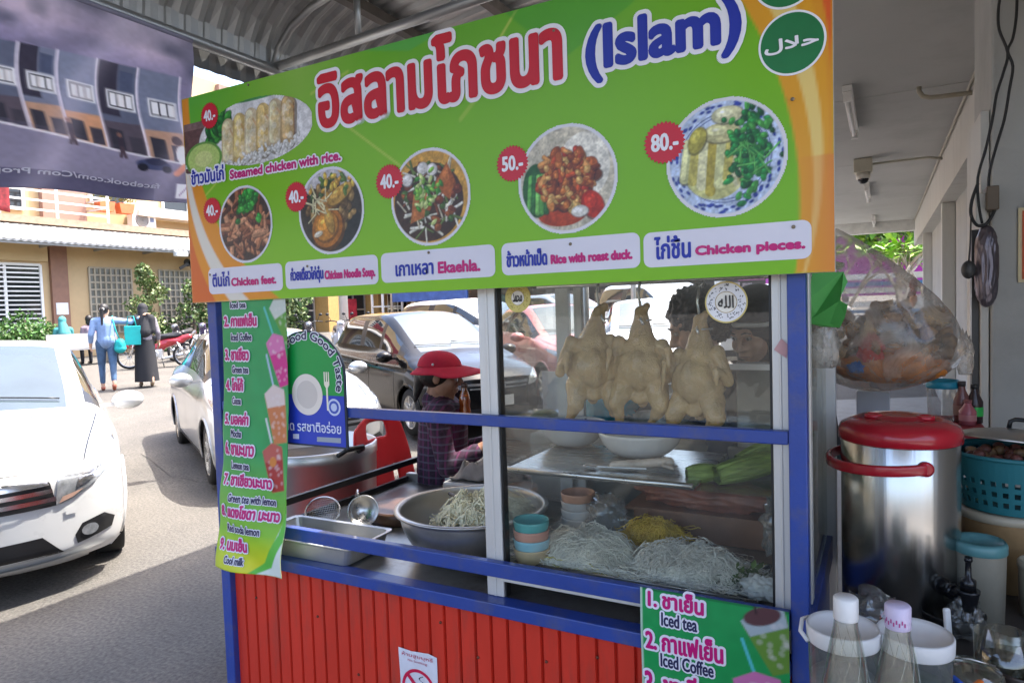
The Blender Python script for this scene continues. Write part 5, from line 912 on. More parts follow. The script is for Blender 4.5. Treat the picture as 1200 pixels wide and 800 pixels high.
# things lying on the shelf
c = atZ(745, 556, zs); mb = MB(); x, y = float(c[0]), 1.80
for k in range(3): mb.cone((x-.08+.03*k, y+.012*k, zs+.012), (x-.01+.04*k, y+.02+.01*k, zs+.016+.004*k), .010, .013)
for k in range(4): mb.cone((x+.06, y+.02, zs+.016), (x+.09, y+.01+.010*k, zs+.012), .006, .004)
o = link_mesh('chicken_feet', fuse(mb, .0025, 3, .5, .001, 60), mat('boiled_feet', (.55, .45, .36), .4, var=.2, scale=30)); tag(o, 'pale boiled chicken feet lying on the steel shelf', 'chicken feet')
mb = MB(); c = atZ(692, 553, zs); x, y = float(c[0]), 1.79; mb.ell((x-.02, y, zs+.006), (.022, .014, .004)); mb.bar((x, y, zs+.006), (x+.14, y+.015, zs+.008), .007, .003); o = mb.build('spoon', M_steel); tag(o, 'steel spoon lying on the shelf in front of the bowls', 'spoon')
# corn cobs leaning on the glass shelf
M_husk = mat('corn_husk', (.22, .30, .07), .55, var=.4, scale=20, stretch=(1, 1, 6), bump=.3)
def corn(a, b, r, lab):
    a, b = Vector(a), Vector(b); mid = (a+b)/2; t = thing('corn_cob', lab, 'corn', mid, group='corn on the glass shelf'); d = (b-a).normalized(); u, w = basis(d); L = (b-a).length
    mb = MB(); prof = [(max(.002, r*math.sin(PI*min(1, .12+.88*i/12)**.8)), L*i/12) for i in range(13)]; M = Matrix((u, w, d)).transposed(); mb.lathe(prof, a, 16, M=M, cap=False); mb.build('cob', M_husk, t)
    mb = MB()
    for k in range(9):
        an = 2*PI*k/9; e = (u*math.cos(an)+w*math.sin(an)); s_ = d.cross(e); P = []
        for i in range(7): f_ = i/6; q = a+d*L*(f_*1.08); rr = r*math.sin(PI*min(1, .15+.80*f_)**.8)+.003+.004*f_; ww = r*.5*(1-f_**3)+.002; P += [q+e*rr-s_*ww, q+e*rr+s_*ww]
        mb.add(P, [(2*i, 2*i+1, 2*i+3, 2*i+2) for i in range(6)], sm=True)
    mb.build('husk', [M_husk, ], t, fix=False)
zg = zs-.010
p = [atY(812, 577, 1.80), atY(935, 522, 1.95), atY(838, 572, 1.76), atY(935, 545, 1.82), atY(868, 548, 1.92), atY(930, 515, 2.0)]
corn((float(p[2][0]), 1.78, zg+.022), (-.20, 1.98, zg+.05), .026, 'green corn cob in husk lying in front on the glass shelf'); corn((float(p[4][0]), 1.90, zg+.03), (-.19, 2.08, zg+.085), .026, 'green corn cob resting behind the front cob'); corn((float(p[0][0])-.01, 1.78, zg+.018), (float(p[0][0])+.075, 1.83, zg+.022), .019, 'short green corn cob beside the edge of the steel shelf')
# noodles: heaps of thin strands
def heap(name, label, cat, cx, cy, z0, rx, ry, h, n, col, r=.0012, L=.10, seed=0, curl=6, ymin=1.672):
    g = np.random.default_rng(seed); mb = MB()
    mb.ell((cx, cy, z0-.002), (rx*.74, ry*.74, h*.46), n=20)
    for k in range(n):
        a = g.random()*6.28; q = math.sqrt(g.random()); x, y = cx+rx*q*math.cos(a), cy+ry*q*math.sin(a); b = g.random()*6.28; P = []
        dz = g.uniform(-.004, .012)
        for i in range(9):
            b += g.normal()*curl*.08; x += L/8*math.cos(b); y += L/8*math.sin(b); y = max(y, ymin+.004*((k*7) % 5)); e = ((x-cx)/rx)**2+((y-cy)/ry)**2; z = z0+h*math.sqrt(max(.02, 1-min(.98, e*.9)))*(.72+.34*mnoise.noise(Vector((x*22, y*22, seed))))+dz*(1+1.3*(k % 7 == 0))+g.normal()*.003; P.append((x, y, max(z0+.002, z)))
        mb.tube(P, r, 4, cap=False)
    o = mb.build(name, mat('strand_'+name, col, .45, var=.18, scale=30), fix=False); return tag(o, label, cat)
zf = .772
def fl(px, py, z=zf): p = atZ(px, py, z); return float(p[0]), float(p[1])
x, y = fl(672, 655); heap('rice_noodles', 'heap of loose white rice noodles at the left of the case floor', 'noodles', -.745, 1.79, zf+.01, .135, .105, .075, 1500, (.84, .79, .66), .0012, .13, 1, 4)
heap('vermicelli', 'fine white vermicelli heap at the right of the case floor', 'noodles', -.455, 1.775, zf+.01, .145, .10, .085, 1700, (.84, .80, .70), .00085, .09, 2, 9)
heap('egg_noodles', 'small heap of yellow egg noodles behind the white noodles', 'noodles', -.60, 1.95, zf+.03, .085, .06, .065, 600, (.72, .48, .06), .0014, .06, 3, 9)
heap('yellow_noodle_strands', 'flat yellow noodle strands spilled along the front of the case floor', 'noodles', -.74, 1.705, zf+.004, .12, .03, .016, 90, (.66, .56, .14), .0015, .09, 4, 4)
mb = MB(); mb.bb((-.86, 1.672, zf+.001), (-.27, 1.92, zf+.006)); mb.tube([(-.86, 1.672, zf+.010), (-.27, 1.672, zf+.010), (-.27, 1.92, zf+.010), (-.86, 1.92, zf+.010)], .006, 8, closed=True); tag(mb.build('noodle_tray', M_steel), 'shallow steel tray under the noodles in the glass case', 'tray')
mb = MB(); g = random.Random(4)
for k in range(70): a = g.uniform(0, 6.3); c = Vector((-.30+g.gauss(0, .028), 1.76+g.gauss(0, .03), zf+.012+abs(g.gauss(0, .022)))); l = g.uniform(.015, .035); d = Vector((math.cos(a), math.sin(a), g.uniform(-.2, .7))); s_ = d.cross(Vector((0, 0, 1))).normalized(); mb.add([c, c+d*l*.5+s_*l*.3, c+d*l, c+d*l*.5-s_*l*.3], [(0, 1, 2, 3)], sm=False)
o = mb.build('green_herbs', mat('herbs', (.10, .16, .04), .5, var=.4, scale=40), fix=False); tag(o, 'small bunch of green herbs at the right end of the noodle tray', 'herbs')
def crumple(name, label, cat, c, r, m, seed, amp=.25, sc=3, sub=4, group=None):
    bm = bmesh.new(); bmesh.ops.create_icosphere(bm, subdivisions=sub, radius=1)
    for v in bm.verts:
        d = v.co.normalized(); k = 1+amp*(abs(mnoise.noise(d*sc+Vector((seed, 0, 0))))*2-.5)+amp*.5*mnoise.noise(d*sc*2.7+Vector((0, seed, 0))); v.co = Vector((d.x*r[0], d.y*r[1], d.z*r[2]))*k
        v.co.z = max(v.co.z, -r[2]*.72)
    me = bpy.data.meshes.new(name); bm.to_mesh(me); bm.free()
    for p in me.polygons: p.use_smooth = True
    me.transform(Matrix.Translation(Vector(c))); o = link_mesh(name, me, m); return tag(o, label, cat, group)
crumple('plastic_bag', 'crumpled clear plastic bag against the right end of the glass case', 'bag', (-.235, 1.90, zf+.13), (.05, .07, .10), G_clear, 3, .35)
crumple('bag_of_radish', 'white radish pieces in a clear bag at the front right corner of the case', 'bag', (-.265, 1.71, zf+.03), (.045, .03, .032), mat('radish', (.6, .6, .57), .35), 5, .3)
crumple('plastic_bag', 'small clear plastic bag of noodles behind the rice noodle heap', 'bag', (-.76, 1.99, zf+.07), (.06, .05, .075), G_clear, 8, .35)
o = crumple('meat_tray_filling', 'reddish meat slab on a tray at the back of the case floor', 'meat', (-.47, 2.13, zf+.13), (.22, .07, .05), mat('raw_meat', (.26, .095, .06), .35, var=.4, scale=12), 9, .2)
mb = MB(); mb.bb((-.72, 2.04, zf+.085), (-.22, 2.24, zf+.094)); mb.bb((-.70, 2.06, zf+.001), (-.24, 2.22, zf+.084)); tag(mb.build('meat_tray', mat('brown_board', (.24, .12, .07), .5, var=.3, scale=6)), 'brown wooden block under the meat at the back of the case', 'board')
# stacks of plastic bowls
def stack(px, py, r, cols, names, tail, z=zf, ypush=0):
    c = atZ(px, py, z); x, y = float(c[0]), float(c[1])+r+ypush
    for i, (col, nm) in enumerate(zip(cols, names)): bowl('plastic_bowl', '%s plastic bowl, %s' % (nm, tail[i]), (x, y, z+.001+.026*i), r*(1-.01*i), .05, plast(nm.replace(' ', '_'), col), group='stacked plastic bowls in the case', foot=.62, th=.0025)
stack(614, 668, .052, [(.48, .36, .20), (.25, .50, .58), (.60, .30, .22), (.10, .40, .38)], ['beige', 'pale blue', 'salmon', 'teal'], ['bottom of the left stack', 'second from the bottom of the left stack', 'below the teal one in the left stack', 'on top of the left stack'])
stack(655, 640, .056, [(.55, .54, .50), (.60, .58, .54), (.55, .50, .46), (.56, .28, .17)], ['cream', 'ivory', 'greyish', 'orange'], ['bottom of the back stack', 'second of the back stack', 'third of the back stack', 'on top of the back stack behind the teal one'], ypush=.1)
crumple('blue_packet', 'turquoise plastic packet behind the hanging chickens', 'packet', (-.90, 2.38, 1.13), (.10, .05, .10), plast('turquoise', (.06, .36, .50), .3), 21, .3)
mb = MB(); mb.bb((-1.2, 2.32, .775), (-.25, 2.5, 1.02)); tag(mb.build('rear_work_box', mat('grey_box', (.25, .24, .22), .6), bevel=.01), 'grey storage box standing behind the glass case', 'box')
crumple('packet_heap', 'heap of speckled packets on the grey box behind the case', 'packets', (-.78, 2.40, 1.06), (.2, .07, .05), mat('packets', (.38, .36, .33), .5, var=.6, scale=25), 12, .4)
mb = MB(); xg = float(atY(863, 450, 2.31)[0]); mb.bb((xg, 2.312, 1.02), (-.20, 2.33, float(atY(880, 424, 2.31)[2]))); o = mb.build('grey_sheet', mat('grey_sheet_metal', (.24, .245, .24), .4, metal=.4), bevel=.003); tag(o, 'grey metal sheet standing behind the right part of the glass case', 'panel')

# ---------------- counter, left of the case
cx, cy, cz = -1.215, 1.915, .6945
t = thing('steel_basin', 'wide dull aluminium basin of bean sprouts on the counter', 'basin', (cx, cy, cz)); n = 14; pr_ = []
for i in range(n+1): u = i/n; pr_.append((.155+.085*math.sin(u*PI/2), .150*u**1.25))
mb = MB(); mb.lathe([(.001, 0)]+pr_+[(.256, .153), (.258, .150), (.256, .157), (.240, .157)]+[(a-.003, b+.003) for a, b in pr_[::-1]]+[(.001, .003)], (cx, cy, cz), 64)
mb.build('shell', mat('aluminium_basin', (.50, .49, .47), .33, metal=.9, var=.12, scale=6, dirt=(.3, .28, .25), dirtscale=5), t)
heap('bean_sprouts', 'heap of pale bean sprouts in the aluminium basin', 'bean sprouts', cx+.045, cy+.02, cz+.075, .17, .165, .125, 900, (.82, .76, .52), .0030, .06, 6, 9, 1.5)
mb = MB(); mb.tube([(cx-.13, cy+.06, cz+.165), (cx-.02, cy+.01, cz+.15)], .006, 8); tag(mb.build('tong_handle', M_black), 'black tong handle sticking out of the bean sprouts', 'tongs')
def traybox(name, label, c, sx, sy, h, rz, m, cat='tray'):
    t = thing(name, label, cat, c, rz); mb = MB(); a, b = sx/2, sy/2; r = .025
    def loop(k, z): return [(u, v, z) for u, v in rrect(-a*k+a*(k-1)*0, -b*k, a*k, b*k, r, 4)]
    L = [loop(.90, 0), loop(.97, h*.9), loop(1.03, h), loop(1.03, h+.003), loop(.955, h), loop(.885, .003)]; n = len(L[0]); vs = [p for q in L for p in q]
    fs = [tuple(range(n))[::-1]]+[(j*n+i, j*n+(i+1) % n, (j+1)*n+(i+1) % n, (j+1)*n+i) for j in range(5) for i in range(n)]+[tuple(5*n+i for i in range(n))]; mb.add(vs, fs); mb.build('pan', m, t, world=False); return t
traybox('steel_tray', 'rectangular stainless tray at the left front of the counter', (-1.70, 1.71, .7005), .44, .225, .056, .02, mat('tray_steel', (.50, .49, .47), .42, metal=.85, var=.12, scale=6))
mb = MB(); mb.box((-1.74, 1.71, .7085), (.09, .06, .006), rz=.4); tag(mb.build('white_cloth', mat('cloth_white', (.6, .62, .64), .9)), 'folded pale cloth lying in the stainless tray', 'cloth')
c = atZ(418, 622, .70); c = (float(c[0]), float(c[1])+.04, .70); t = thing('ladle', 'steel ladle standing on edge beside the chopping block', 'ladle', c); mb = MB(); M = Matrix.Rotation(R(72), 3, 'X') @ Matrix.Rotation(R(0), 3, 'Z'); M = Matrix.Rotation(R(35), 3, 'Z') @ M
mb.lathe([(.001, -.028), (.03, -.024), (.05, -.008), (.058, .006), (.054, .004), (.045, -.006), (.028, -.02), (.001, -.024)], (c[0], c[1], .765), 28, M=M); mb.build('scoop', M_steel, t); mb = MB(); mb.tube([(c[0]-.02, c[1], .82), (c[0]-.05, c[1]+.03, .83), (c[0]-.08, c[1]+.05, .80)], .004, 7); mb.build('handle', M_steel, t)
t = thing('chopping_block', 'dark brown wet chopping block on the counter behind the basin', 'chopping board', (-1.5, 2.16, .695)); q_ = atZ(462, 606, .72); mb = MB(); mb.lathe([(.12, .695), (.125, .70), (.125, .735), (.118, .742)], (float(q_[0])-.02, float(q_[1])+.08, 0), 40); mb.build('block', mat('wet_wood', (.09, .045, .025), .35, var=.4, scale=12), t)
c = atZ(372, 618, .70); c = (float(c[0]), float(c[1])+.03, .70); t = thing('wire_strainer', 'round wire strainer leaning flat on the counter at the left', 'strainer', c); mb = MB(); M = Matrix.Rotation(R(58), 3, 'X'); P = [Vector(c)+Vector((0, 0, .055))+M @ Vector((.085*math.cos(a), .055*math.sin(a), 0)) for a in np.linspace(0, 2*PI, 33)[:-1]]; mb.tube(P, .003, 6, closed=True); mb.build('rim', M_steel, t)
mb = MB()
for k in np.linspace(-.9, .9, 15): h_ = math.sqrt(1-k*k); mb.tube([Vector(c)+Vector((0, 0, .055))+M @ Vector((.085*k, .055*h_*s, -.012*(1-s*s))) for s in (-1, -.4, .4, 1)], .0008, 4); mb.tube([Vector(c)+Vector((0, 0, .055))+M @ Vector((.085*h_*s, .055*k, -.012*(1-s*s))) for s in (-1, -.4, .4, 1)], .0008, 4)
mb.build('mesh', M_steel, t)
# work board with towel and packets
t = thing('white_work_table', 'pale steel work table corner behind the basin', 'table', (-1.45, 2.55, 0)); zt2 = .79
mb = MB(); mb.bb((-1.62, 2.33, zt2-.03), (-.98, 2.95, zt2)); mb.build('top', mat('pale_top', (.40, .39, .37), .4, metal=.2), t, bevel=.01)
for x in (-1.58, -1.02):
    for y in (2.37, 2.91): mb = MB(); mb.bb((x-.015, y-.015, 0), (x+.015, y+.015, zt2-.031)); mb.build('leg', M_alu, t)
def cloth(name, label, x0, x1, y0, y1, z, m, seed, amp=.02, cat='cloth', n=34):
    mb = MB(); vs = []
    for j in range(n+1):
        for i in range(n+1):
            u, v = i/n, j/n; f_ = mnoise.noise(Vector((u*3.2, v*4.5, seed)))+.5*mnoise.noise(Vector((u*8, v*8, seed+3))); e = min(u, 1-u, v, 1-v)*8; vs.append((x0+(x1-x0)*u+.012*mnoise.noise(Vector((v*5, seed, 0))), y0+(y1-y0)*v+.012*mnoise.noise(Vector((u*5, seed, 4))), z+.006+max(0, amp*(f_+.5))*min(1, e+.25)))
    mb.add(vs, [(j*(n+1)+i, j*(n+1)+i+1, (j+1)*(n+1)+i+1, (j+1)*(n+1)+i) for j in range(n) for i in range(n)], sm=True); o = mb.build(name, m, fix=False); s_ = o.modifiers.new('s', 'SOLIDIFY'); s_.thickness = .006; return tag(o, label, cat)
cloth('grey_towel', 'crumpled grey towel on the pale work table', -1.60, -1.30, 2.35, 2.60, zt2, mat('grey_towel', (.24, .21, .19), .95, var=.15, scale=30, bump=.4, bscale=400), 2, .07)
for k, (x, y) in enumerate(((-1.22, 2.5), (-1.10, 2.42), (-1.16, 2.62))): crumple('plastic_packet', ['clear plastic packet with red print beside the grey towel', 'clear plastic packet nearest the aluminium profile', 'clear plastic packet at the back of the work table'][k], 'packet', (x, y, zt2+.03), (.085, .06, .032), [thin_mat('packet_red', (.86, .82, .8), gloss=.1, rough=.1, milky=.45, milk=(.62, .48, .46), smear=.4, sscale=20), G_clear, G_clear][k], 30+k, .35, group='packets on the work table')
# big stock pot on a stove, left of the cart
px0 = (-2.47, 2.42); t = thing('stock_pot', 'large aluminium stock pot behind the drinks banner', 'pot', (px0[0], px0[1], .5)); Rp = .33
M_pot = mat('pot_aluminium', (.60, .59, .57), .38, metal=.95, var=.1, scale=3, stretch=(1, 1, .3), bump=.03)
mb = MB(); mb.lathe([(.001, .50), (Rp-.03, .50), (Rp-.004, .515), (Rp, .54), (Rp, .82), (Rp+.004, .825), (Rp+.004, .875), (Rp-.004, .88), (Rp-.008, .87), (Rp-.008, .56), (.001, .56)], (*px0, 0), 64); mb.build('body', M_pot, t)
mb = MB(); mb.lathe([(.001, .80), (Rp-.01, .80)], (*px0, 0), 48, cap=False); mb.build('broth', mat('broth', (.12, .07, .03), .08, var=.4, scale=6), t)
for s in (R(-12), R(168)):
    d = Vector((math.cos(s), math.sin(s), 0)); u = Vector((-d.y, d.x, 0)); b = Vector((*px0, .865))+d*(Rp+.003); mb = MB(); mb.tube([b-u*.055, b-u*.055+d*.035+Vector((0, 0, .018)), b-u*.045+d*.05+Vector((0, 0, .03)), b+u*.045+d*.05+Vector((0, 0, .03)), b+u*.055+d*.035+Vector((0, 0, .018)), b+u*.055], .011, 9); mb.build('handle', plast('bakelite', (.012, .012, .012), .35), t)
t = thing('gas_stove', 'low iron stove stand under the stock pot', 'stove', (*px0, 0))
for k in range(3): a = 2*PI*k/3+.4; mb = MB(); mb.tube([(px0[0]+.27*math.cos(a), px0[1]+.27*math.sin(a), 0), (px0[0]+.22*math.cos(a), px0[1]+.22*math.sin(a), .46)], .016, 8); mb.build('leg', M_rust, t)
mb = MB(); mb.tube([(px0[0]+.24*math.cos(a), px0[1]+.24*math.sin(a), .475) for a in np.linspace(0, 2*PI, 25)[:-1]], .018, 8, closed=True); mb.lathe([(.1, .3), (.14, .4), (.13, .44), (.02, .44)], (*px0, 0), 20); mb.build('burner_ring', M_rust, t)
# brown bottle on the counter rear, with a clear container of herbs
def bottle(name, label, c, prof, m, cap_prof, mcap, liquid=None, mliq=None, label_band=None, mlab=None, group=None, n=28):
    t = thing(name, label, 'bottle', c, group=group); mb = MB(); mb.lathe([(max(.0005, r), z) for r, z in prof], c, n, cap=False); mb.build('glass', m, t); mb = MB(); mb.lathe(cap_prof, c, 20); mb.build('cap', mcap, t)
    if liquid: mb = MB(); mb.lathe(liquid, c, n); mb.build('contents', mliq, t)
    if label_band: mb = MB(); mb.lathe(label_band, c, n, cap=False); mb.build('label_band', mlab, t)
    return t
zc_ = .965; mb = MB(); mb.bb((-1.58, 2.66, zt2+.001), (-1.22, 2.92, zc_)); tag(mb.build('brown_crate', mat('crate_wood', (.16, .085, .045), .7, var=.4, scale=7, stretch=(1, 1, 5)), bevel=.006), 'brown wooden crate on the pale work table under the amber bottle', 'crate')
c = (float(atY(545, 482, 2.70)[0]), 2.70, zc_+.001); top = float(atY(542, 449, 2.70)[2])-zc_
k = top/.30
bottle('sauce_bottle', 'amber sauce bottle with dark cap on the pale work table', c, [(.0, 0), (.027, 0), (.029, .01), (.028, .10*k), (.025, .14*k), (.028, .17*k), (.022, .21*k), (.014, .25*k), (.013, .272*k)], thin_mat('amber_glass', (.75, .34, .05), gloss=.08, milky=.25, milk=(.62, .27, .04), smear=.1), [(.015, .268*k), (.015, .298*k), (.012, .302*k)], plast('dark_cap', (.10, .06, .05)), [(.025, .004), (.025, .1*k), (.022, .14*k), (.025, .17*k), (.018, .21*k)], mat('amber_sauce', (.66, .25, .02), .2))
t = thing('green_herb_tub', 'clear tub of chopped green herbs on the brown crate', 'tub', (-1.32, 2.80, zc_)); mb = MB(); mb.lathe([(.06, zc_+.002), (.075, zc_+.06), (.08, zc_+.062)], (-1.36, 2.80, 0), 30, cap=False); mb.build('tub_wall', G_clear, t); mb = MB(); mb.lathe([(.055, zc_+.004), (.068, zc_+.04), (.05, zc_+.06), (.001, zc_+.07)], (-1.36, 2.80, 0), 24); mb.build('herbs', mat('herb_mix', (.14, .17, .05), .7, var=.5, scale=40, bump=.8), t)
mb = MB(); mb.bb((-1.46, 2.98, zt2), (-1.20, 3.0, 1.19)); t = tag(mb.build('white_board', mat('white_board', (.62, .62, .66), .5)), 'white board standing upright behind the amber sauce bottle', 'board')

# ---------------- red plastic chair
ch = thing('red_chair', 'red plastic chair with a hand hole in its back, behind the cart', 'chair', (-1.90, 2.64, 0), R(0), scale=1.12); M_rp = plast('red_chair', (.66, .022, .028), .32)
mb = MB(); mb.add([(x, y, z) for x, y, z in []], [])
nU, nV = 16, 14; vs = []; fs = []
for j in range(nV+1):
    for i in range(nU+1):
        u, v = i/nU*2-1, j/nV; hw_ = .20*(1-.22*v**3); z = .43+.46*v-(.05*(u*u))*v**2; vs.append((-.20-.07*v-.05*(u*u-1)*-1*0+.045*(1-u*u)*-1*.6, u*hw_, z))
for j in range(nV):
    for i in range(nU):
        u, v = (i+.5)/nU*2-1, (j+.5)/nV
        if (abs(u) < .33 and .80 < v < .90): continue
        if .14 < abs(u) < .62 and .12 < v < .70 and abs(abs(u)-.38) > .0: 
            if .34 < abs(u) < .46 and v < .5: continue
        fs.append((j*(nU+1)+i, j*(nU+1)+i+1, (j+1)*(nU+1)+i+1, (j+1)*(nU+1)+i))
mb = MB(); mb.add(vs, fs, sm=True); o = mb.build('backrest', M_rp, ch, world=False, fix=False); s_ = o.modifiers.new('s', 'SOLIDIFY'); s_.thickness = .012; smooth_obj(o)
mb = MB(); mb.bb((-.21, -.2, .415), (.21, .2, .435)); mb.build('seat', M_rp, ch, world=False, bevel=.02)
for sx in (-1, 1):
    for sy in (-1, 1): mb = MB(); mb.cone((sx*.18, sy*.17, .41), (sx*.22, sy*.2, .0), .026, .018); mb.build('leg', M_rp, ch, world=False)

# ================================================================ RIGHT-HAND TABLE
TZ = .70
t = thing('side_table', 'dark side table crowded with jars at the right of the cart', 'table', (.3, 1.8, 0)); mb = MB(); mb.bb((-.10, .95, TZ-.03), (.62, 2.62, TZ)); mb.build('top', mat('dark_table_top', (.045, .04, .037), .5, var=.4, scale=6, dirt=(.12, .1, .08), dirtscale=5), t, bevel=.005)
for x in (-.07, .58):
    for y in (1.0, 2.58): mb = MB(); mb.bb((x-.02, y-.02, .1), (x+.02, y+.02, TZ-.031)); mb.build('leg', M_rust, t)
# steel cooler with red lid
kx, ky, kr = .034, 2.02, .136; t = thing('drink_cooler', 'tall stainless drink cooler with red lid and black tap', 'cooler', (kx, ky, TZ)); M_rl = plast('cooler_red', (.40, .012, .024), .25, coat=.3)
M_mir = mat('polished_steel', (.52, .51, .49), .24, metal=1, var=.06, scale=3, stretch=(7, 7, .08), bump=.12, bscale=6)
mb = MB(); mb.lathe([(kr-.004, TZ), (kr, TZ+.006), (kr, 1.128), (kr-.003, 1.132)], (kx, ky, 0), 72); mb.build('body', M_mir, t)
mb = MB(); mb.lathe([(kr+.001, 1.130), (kr+.006, 1.133), (kr+.006, 1.156), (kr, 1.170), (kr-.018, 1.180), (.09, 1.190), (.078, 1.187), (.07, 1.194), (.04, 1.196), (.001, 1.196)], (kx, ky, 0), 72); mb.build('lid', M_rl, t)
for s in (-1, 1): mb = MB(); mb.lathe([(.022, 1.188), (.021, 1.199), (.014, 1.199), (.013, 1.191)], (kx+s*.058, ky-.03, 0), 16); mb.build('lid_boss', M_rl, t)
mb = MB(); P = []
for i in range(15): a = R(-68-(i/14)*165); rr = kr+.012+.022*math.sin(PI*i/14); P.append((kx+rr*math.cos(a), ky+rr*math.sin(a), 1.085-.012*math.sin(PI*i/14)))
for i in range(len(P)-1): pass
vs = []
for p_ in P:
    d = Vector((p_[0]-kx, p_[1]-ky, 0)).normalized()
    for dr, dz in ((-.006, -.014), (.006, -.012), (.006, .012), (-.006, .014)): vs.append(Vector(p_)+d*dr+Vector((0, 0, dz)))
n = len(P); mb.add(vs, [(4*i+j, 4*i+(j+1) % 4, 4*i+4+(j+1) % 4, 4*i+4+j) for i in range(n-1) for j in range(4)]+[(0, 1, 2, 3), (4*n-4, 4*n-3, 4*n-2, 4*n-1)], sm=True); mb.build('handle', M_rl, t, bevel=.003)
a = R(-68); mb = MB(); mb.lathe([(.018, 0), (.018, .012), (.012, .015)], (kx+kr*math.cos(a), ky+kr*math.sin(a), 1.085), 18, M=Vector((math.cos(a), math.sin(a), 0)).to_track_quat('Z', 'Y').to_matrix()); mb.build('pivot', M_rl, t)
M_tap = plast('tap_black', (.010, .010, .012), .25); a = R(-52); d = Vector((math.cos(a), math.sin(a), 0)); b = Vector((kx, ky, .80))+d*(kr-.002)
mb = MB(); mb.cone(b, b+d*.075, .013, .012, 14); mb.lathe([(.02, 0), (.02, .012)], b, 16, M=d.to_track_quat('Z', 'Y').to_matrix()); mb.lathe([(.019, 0), (.019, .02)], b+d*.028, 6, M=d.to_track_quat('Z', 'Y').to_matrix()); e = b+d*.085; mb.lathe([(.012, -.055), (.022, .012), (.024, .016), (.024, .022)], e, 18); mb.build('tap', M_tap, t)
mb = MB(); mb.lathe([(.016, .023), (.016, .045), (.007, .05), (.006, .085), (.009, .09), (.008, .098)], e, 16); mb.build('lever', M_tap, t)
# lidded tubs
M_lid = plast('white_lid', (.66, .66, .67), .35); M_tub = thin_mat('tub_plastic', (.72, .76, .76), gloss=.06, rough=.1, milky=.25, milk=(.4, .42, .42), smear=.2, sscale=10)
for k, (px, py, rp_, lab, cc) in enumerate(((987.5, 737, 40, 'clear tub with white screw lid nearest the blue cart post', (.30, .30, .30)), (1072, 745, 41, 'clear tub of green contents with white lid beside the two bottles', (.06, .10, .04)))):
    c = atZ(px, py, .895); r = rp_*(-.486*c[0]+.874*c[1])/801*1.02; c = (float(c[0]), float(c[1]), TZ+.001); t = thing('lidded_tub', lab, 'tub', c, group='white lidded tubs'); h = .175
    mb = MB(); mb.lathe([(.001, 0), (r*.86, 0), (r*.88, .004), (r*.95, h)], c, 40, cap=False); mb.build('wall', M_tub, t)
    mb = MB(); mb.lathe([(r*.97, h-.002), (r*.99, h), (r, h+.024), (r*.96, h+.028), (r*.90, h+.022), (.001, h+.021)], c, 44); mb.build('lid', M_lid, t)
    mb = MB(); mb.lathe([(.001, .004), (r*.84, .004), (r*.88, h*.62), (r*.4, h*.66), (.001, h*.7)], c, 24); mb.build('contents', mat('tub_fill_%d' % k, cc, .5, var=.4, scale=20), t)
    if k == 0: mb = MB(); mb.tube([(c[0]-r*.9, c[1]-.03, TZ+h), (c[0]-r*1.12, c[1]-.02, TZ+h+.012), (c[0]-r*1.12, c[1]+.01, TZ+h+.022), (c[0]-r*.95, c[1]+.03, TZ+h+.02)], .004, 7); mb.build('lid_tab', M_lid, t)
for k, (px, py, lab, cap, cm) in enumerate(((991, 699, 'clear glass bottle with white cap in front of the left tub', (.66, .66, .66), 0), (1052, 708, 'clear glass bottle with pale violet printed cap between the tubs', (.52, .46, .62), 1))):
    c = atZ(px, py, 1.025); c = (float(c[0]), float(c[1]), TZ+.001)
    mb = [(.0005, 0), (.043, 0), (.046, .008), (.046, .10), (.042, .14), (.030, .21), (.0185, .275), (.0165, .295)]
    t = bottle('glass_bottle', lab, c, mb, G_bottle, [(.0175, .288), (.0185, .290), (.0185, .322), (.016, .325), (.001, .325)], plast('cap_%d' % k, cap, .35), [(.001, .004), (.041, .006), (.042, .09), (.001, .095)] if k == 0 else None, thin_mat('green_tint', (.55, .62, .45), gloss=.02, milky=.5, milk=(.30, .36, .22), smear=.3, sscale=30), group='glass bottles on the side table')
    r_ = MB()
    for j in range(10):
        a0 = 2*PI*j/10; P = []
        for i in range(12): f_ = i/11; z = .12+.15*f_; rr = float(np.interp(z, [.10, .14, .21, .275], [.046, .042, .030, .0185]))+.0008; P.append((c[0]+rr*math.cos(a0+f_*1.6), c[1]+rr*math.sin(a0+f_*1.6), TZ+z))
        r_.tube(P, .0004, 4)
    r_.build('swirl_ribs', G_bottle, t)
    if k == 1:
        mb = MB()
        for j in range(9): a0 = R(-60-12*j); mb.box((c[0]+.0188*math.cos(a0), c[1]+.0188*math.sin(a0), TZ+.300+.004*(j % 2)), (.0004, .002, .006), rz=a0)
        mb.build('cap_print', mat('cap_ink', (.35, .05, .2), .5), t)
# bag with red rubber bands
c = (-.02, 1.72, TZ+.055); crumple('clear_bag', 'clear plastic bag of red rubber bands in front of the cooler', 'bag', c, (.062, .05, .075), thin_mat('band_bag', (.8, .8, .8), gloss=.07, rough=.08, milky=.18, milk=(.5, .5, .5), smear=.3, sscale=12), 41, .3)
for k in range(5):
    mb = MB(); a = k*.7; cc = Vector(c)+Vector((.012+.006*k, -.018+.004*k, -.012+.008*k)); M = Matrix.Rotation(a, 3, 'Z') @ Matrix.Rotation(1.1+.2*k, 3, 'X'); mb.tube([cc+M @ Vector((.026*math.cos(q), .016*math.sin(q), .004*math.sin(3*q))) for q in np.linspace(0, 2*PI, 20)[:-1]], .0022, 5, closed=True); tag(mb.build('rubber_band', plast('band_red', (.45, .01, .03), .5)), 'red rubber band inside the clear bag by the cooler', 'rubber band', 'rubber bands in the clear bag')
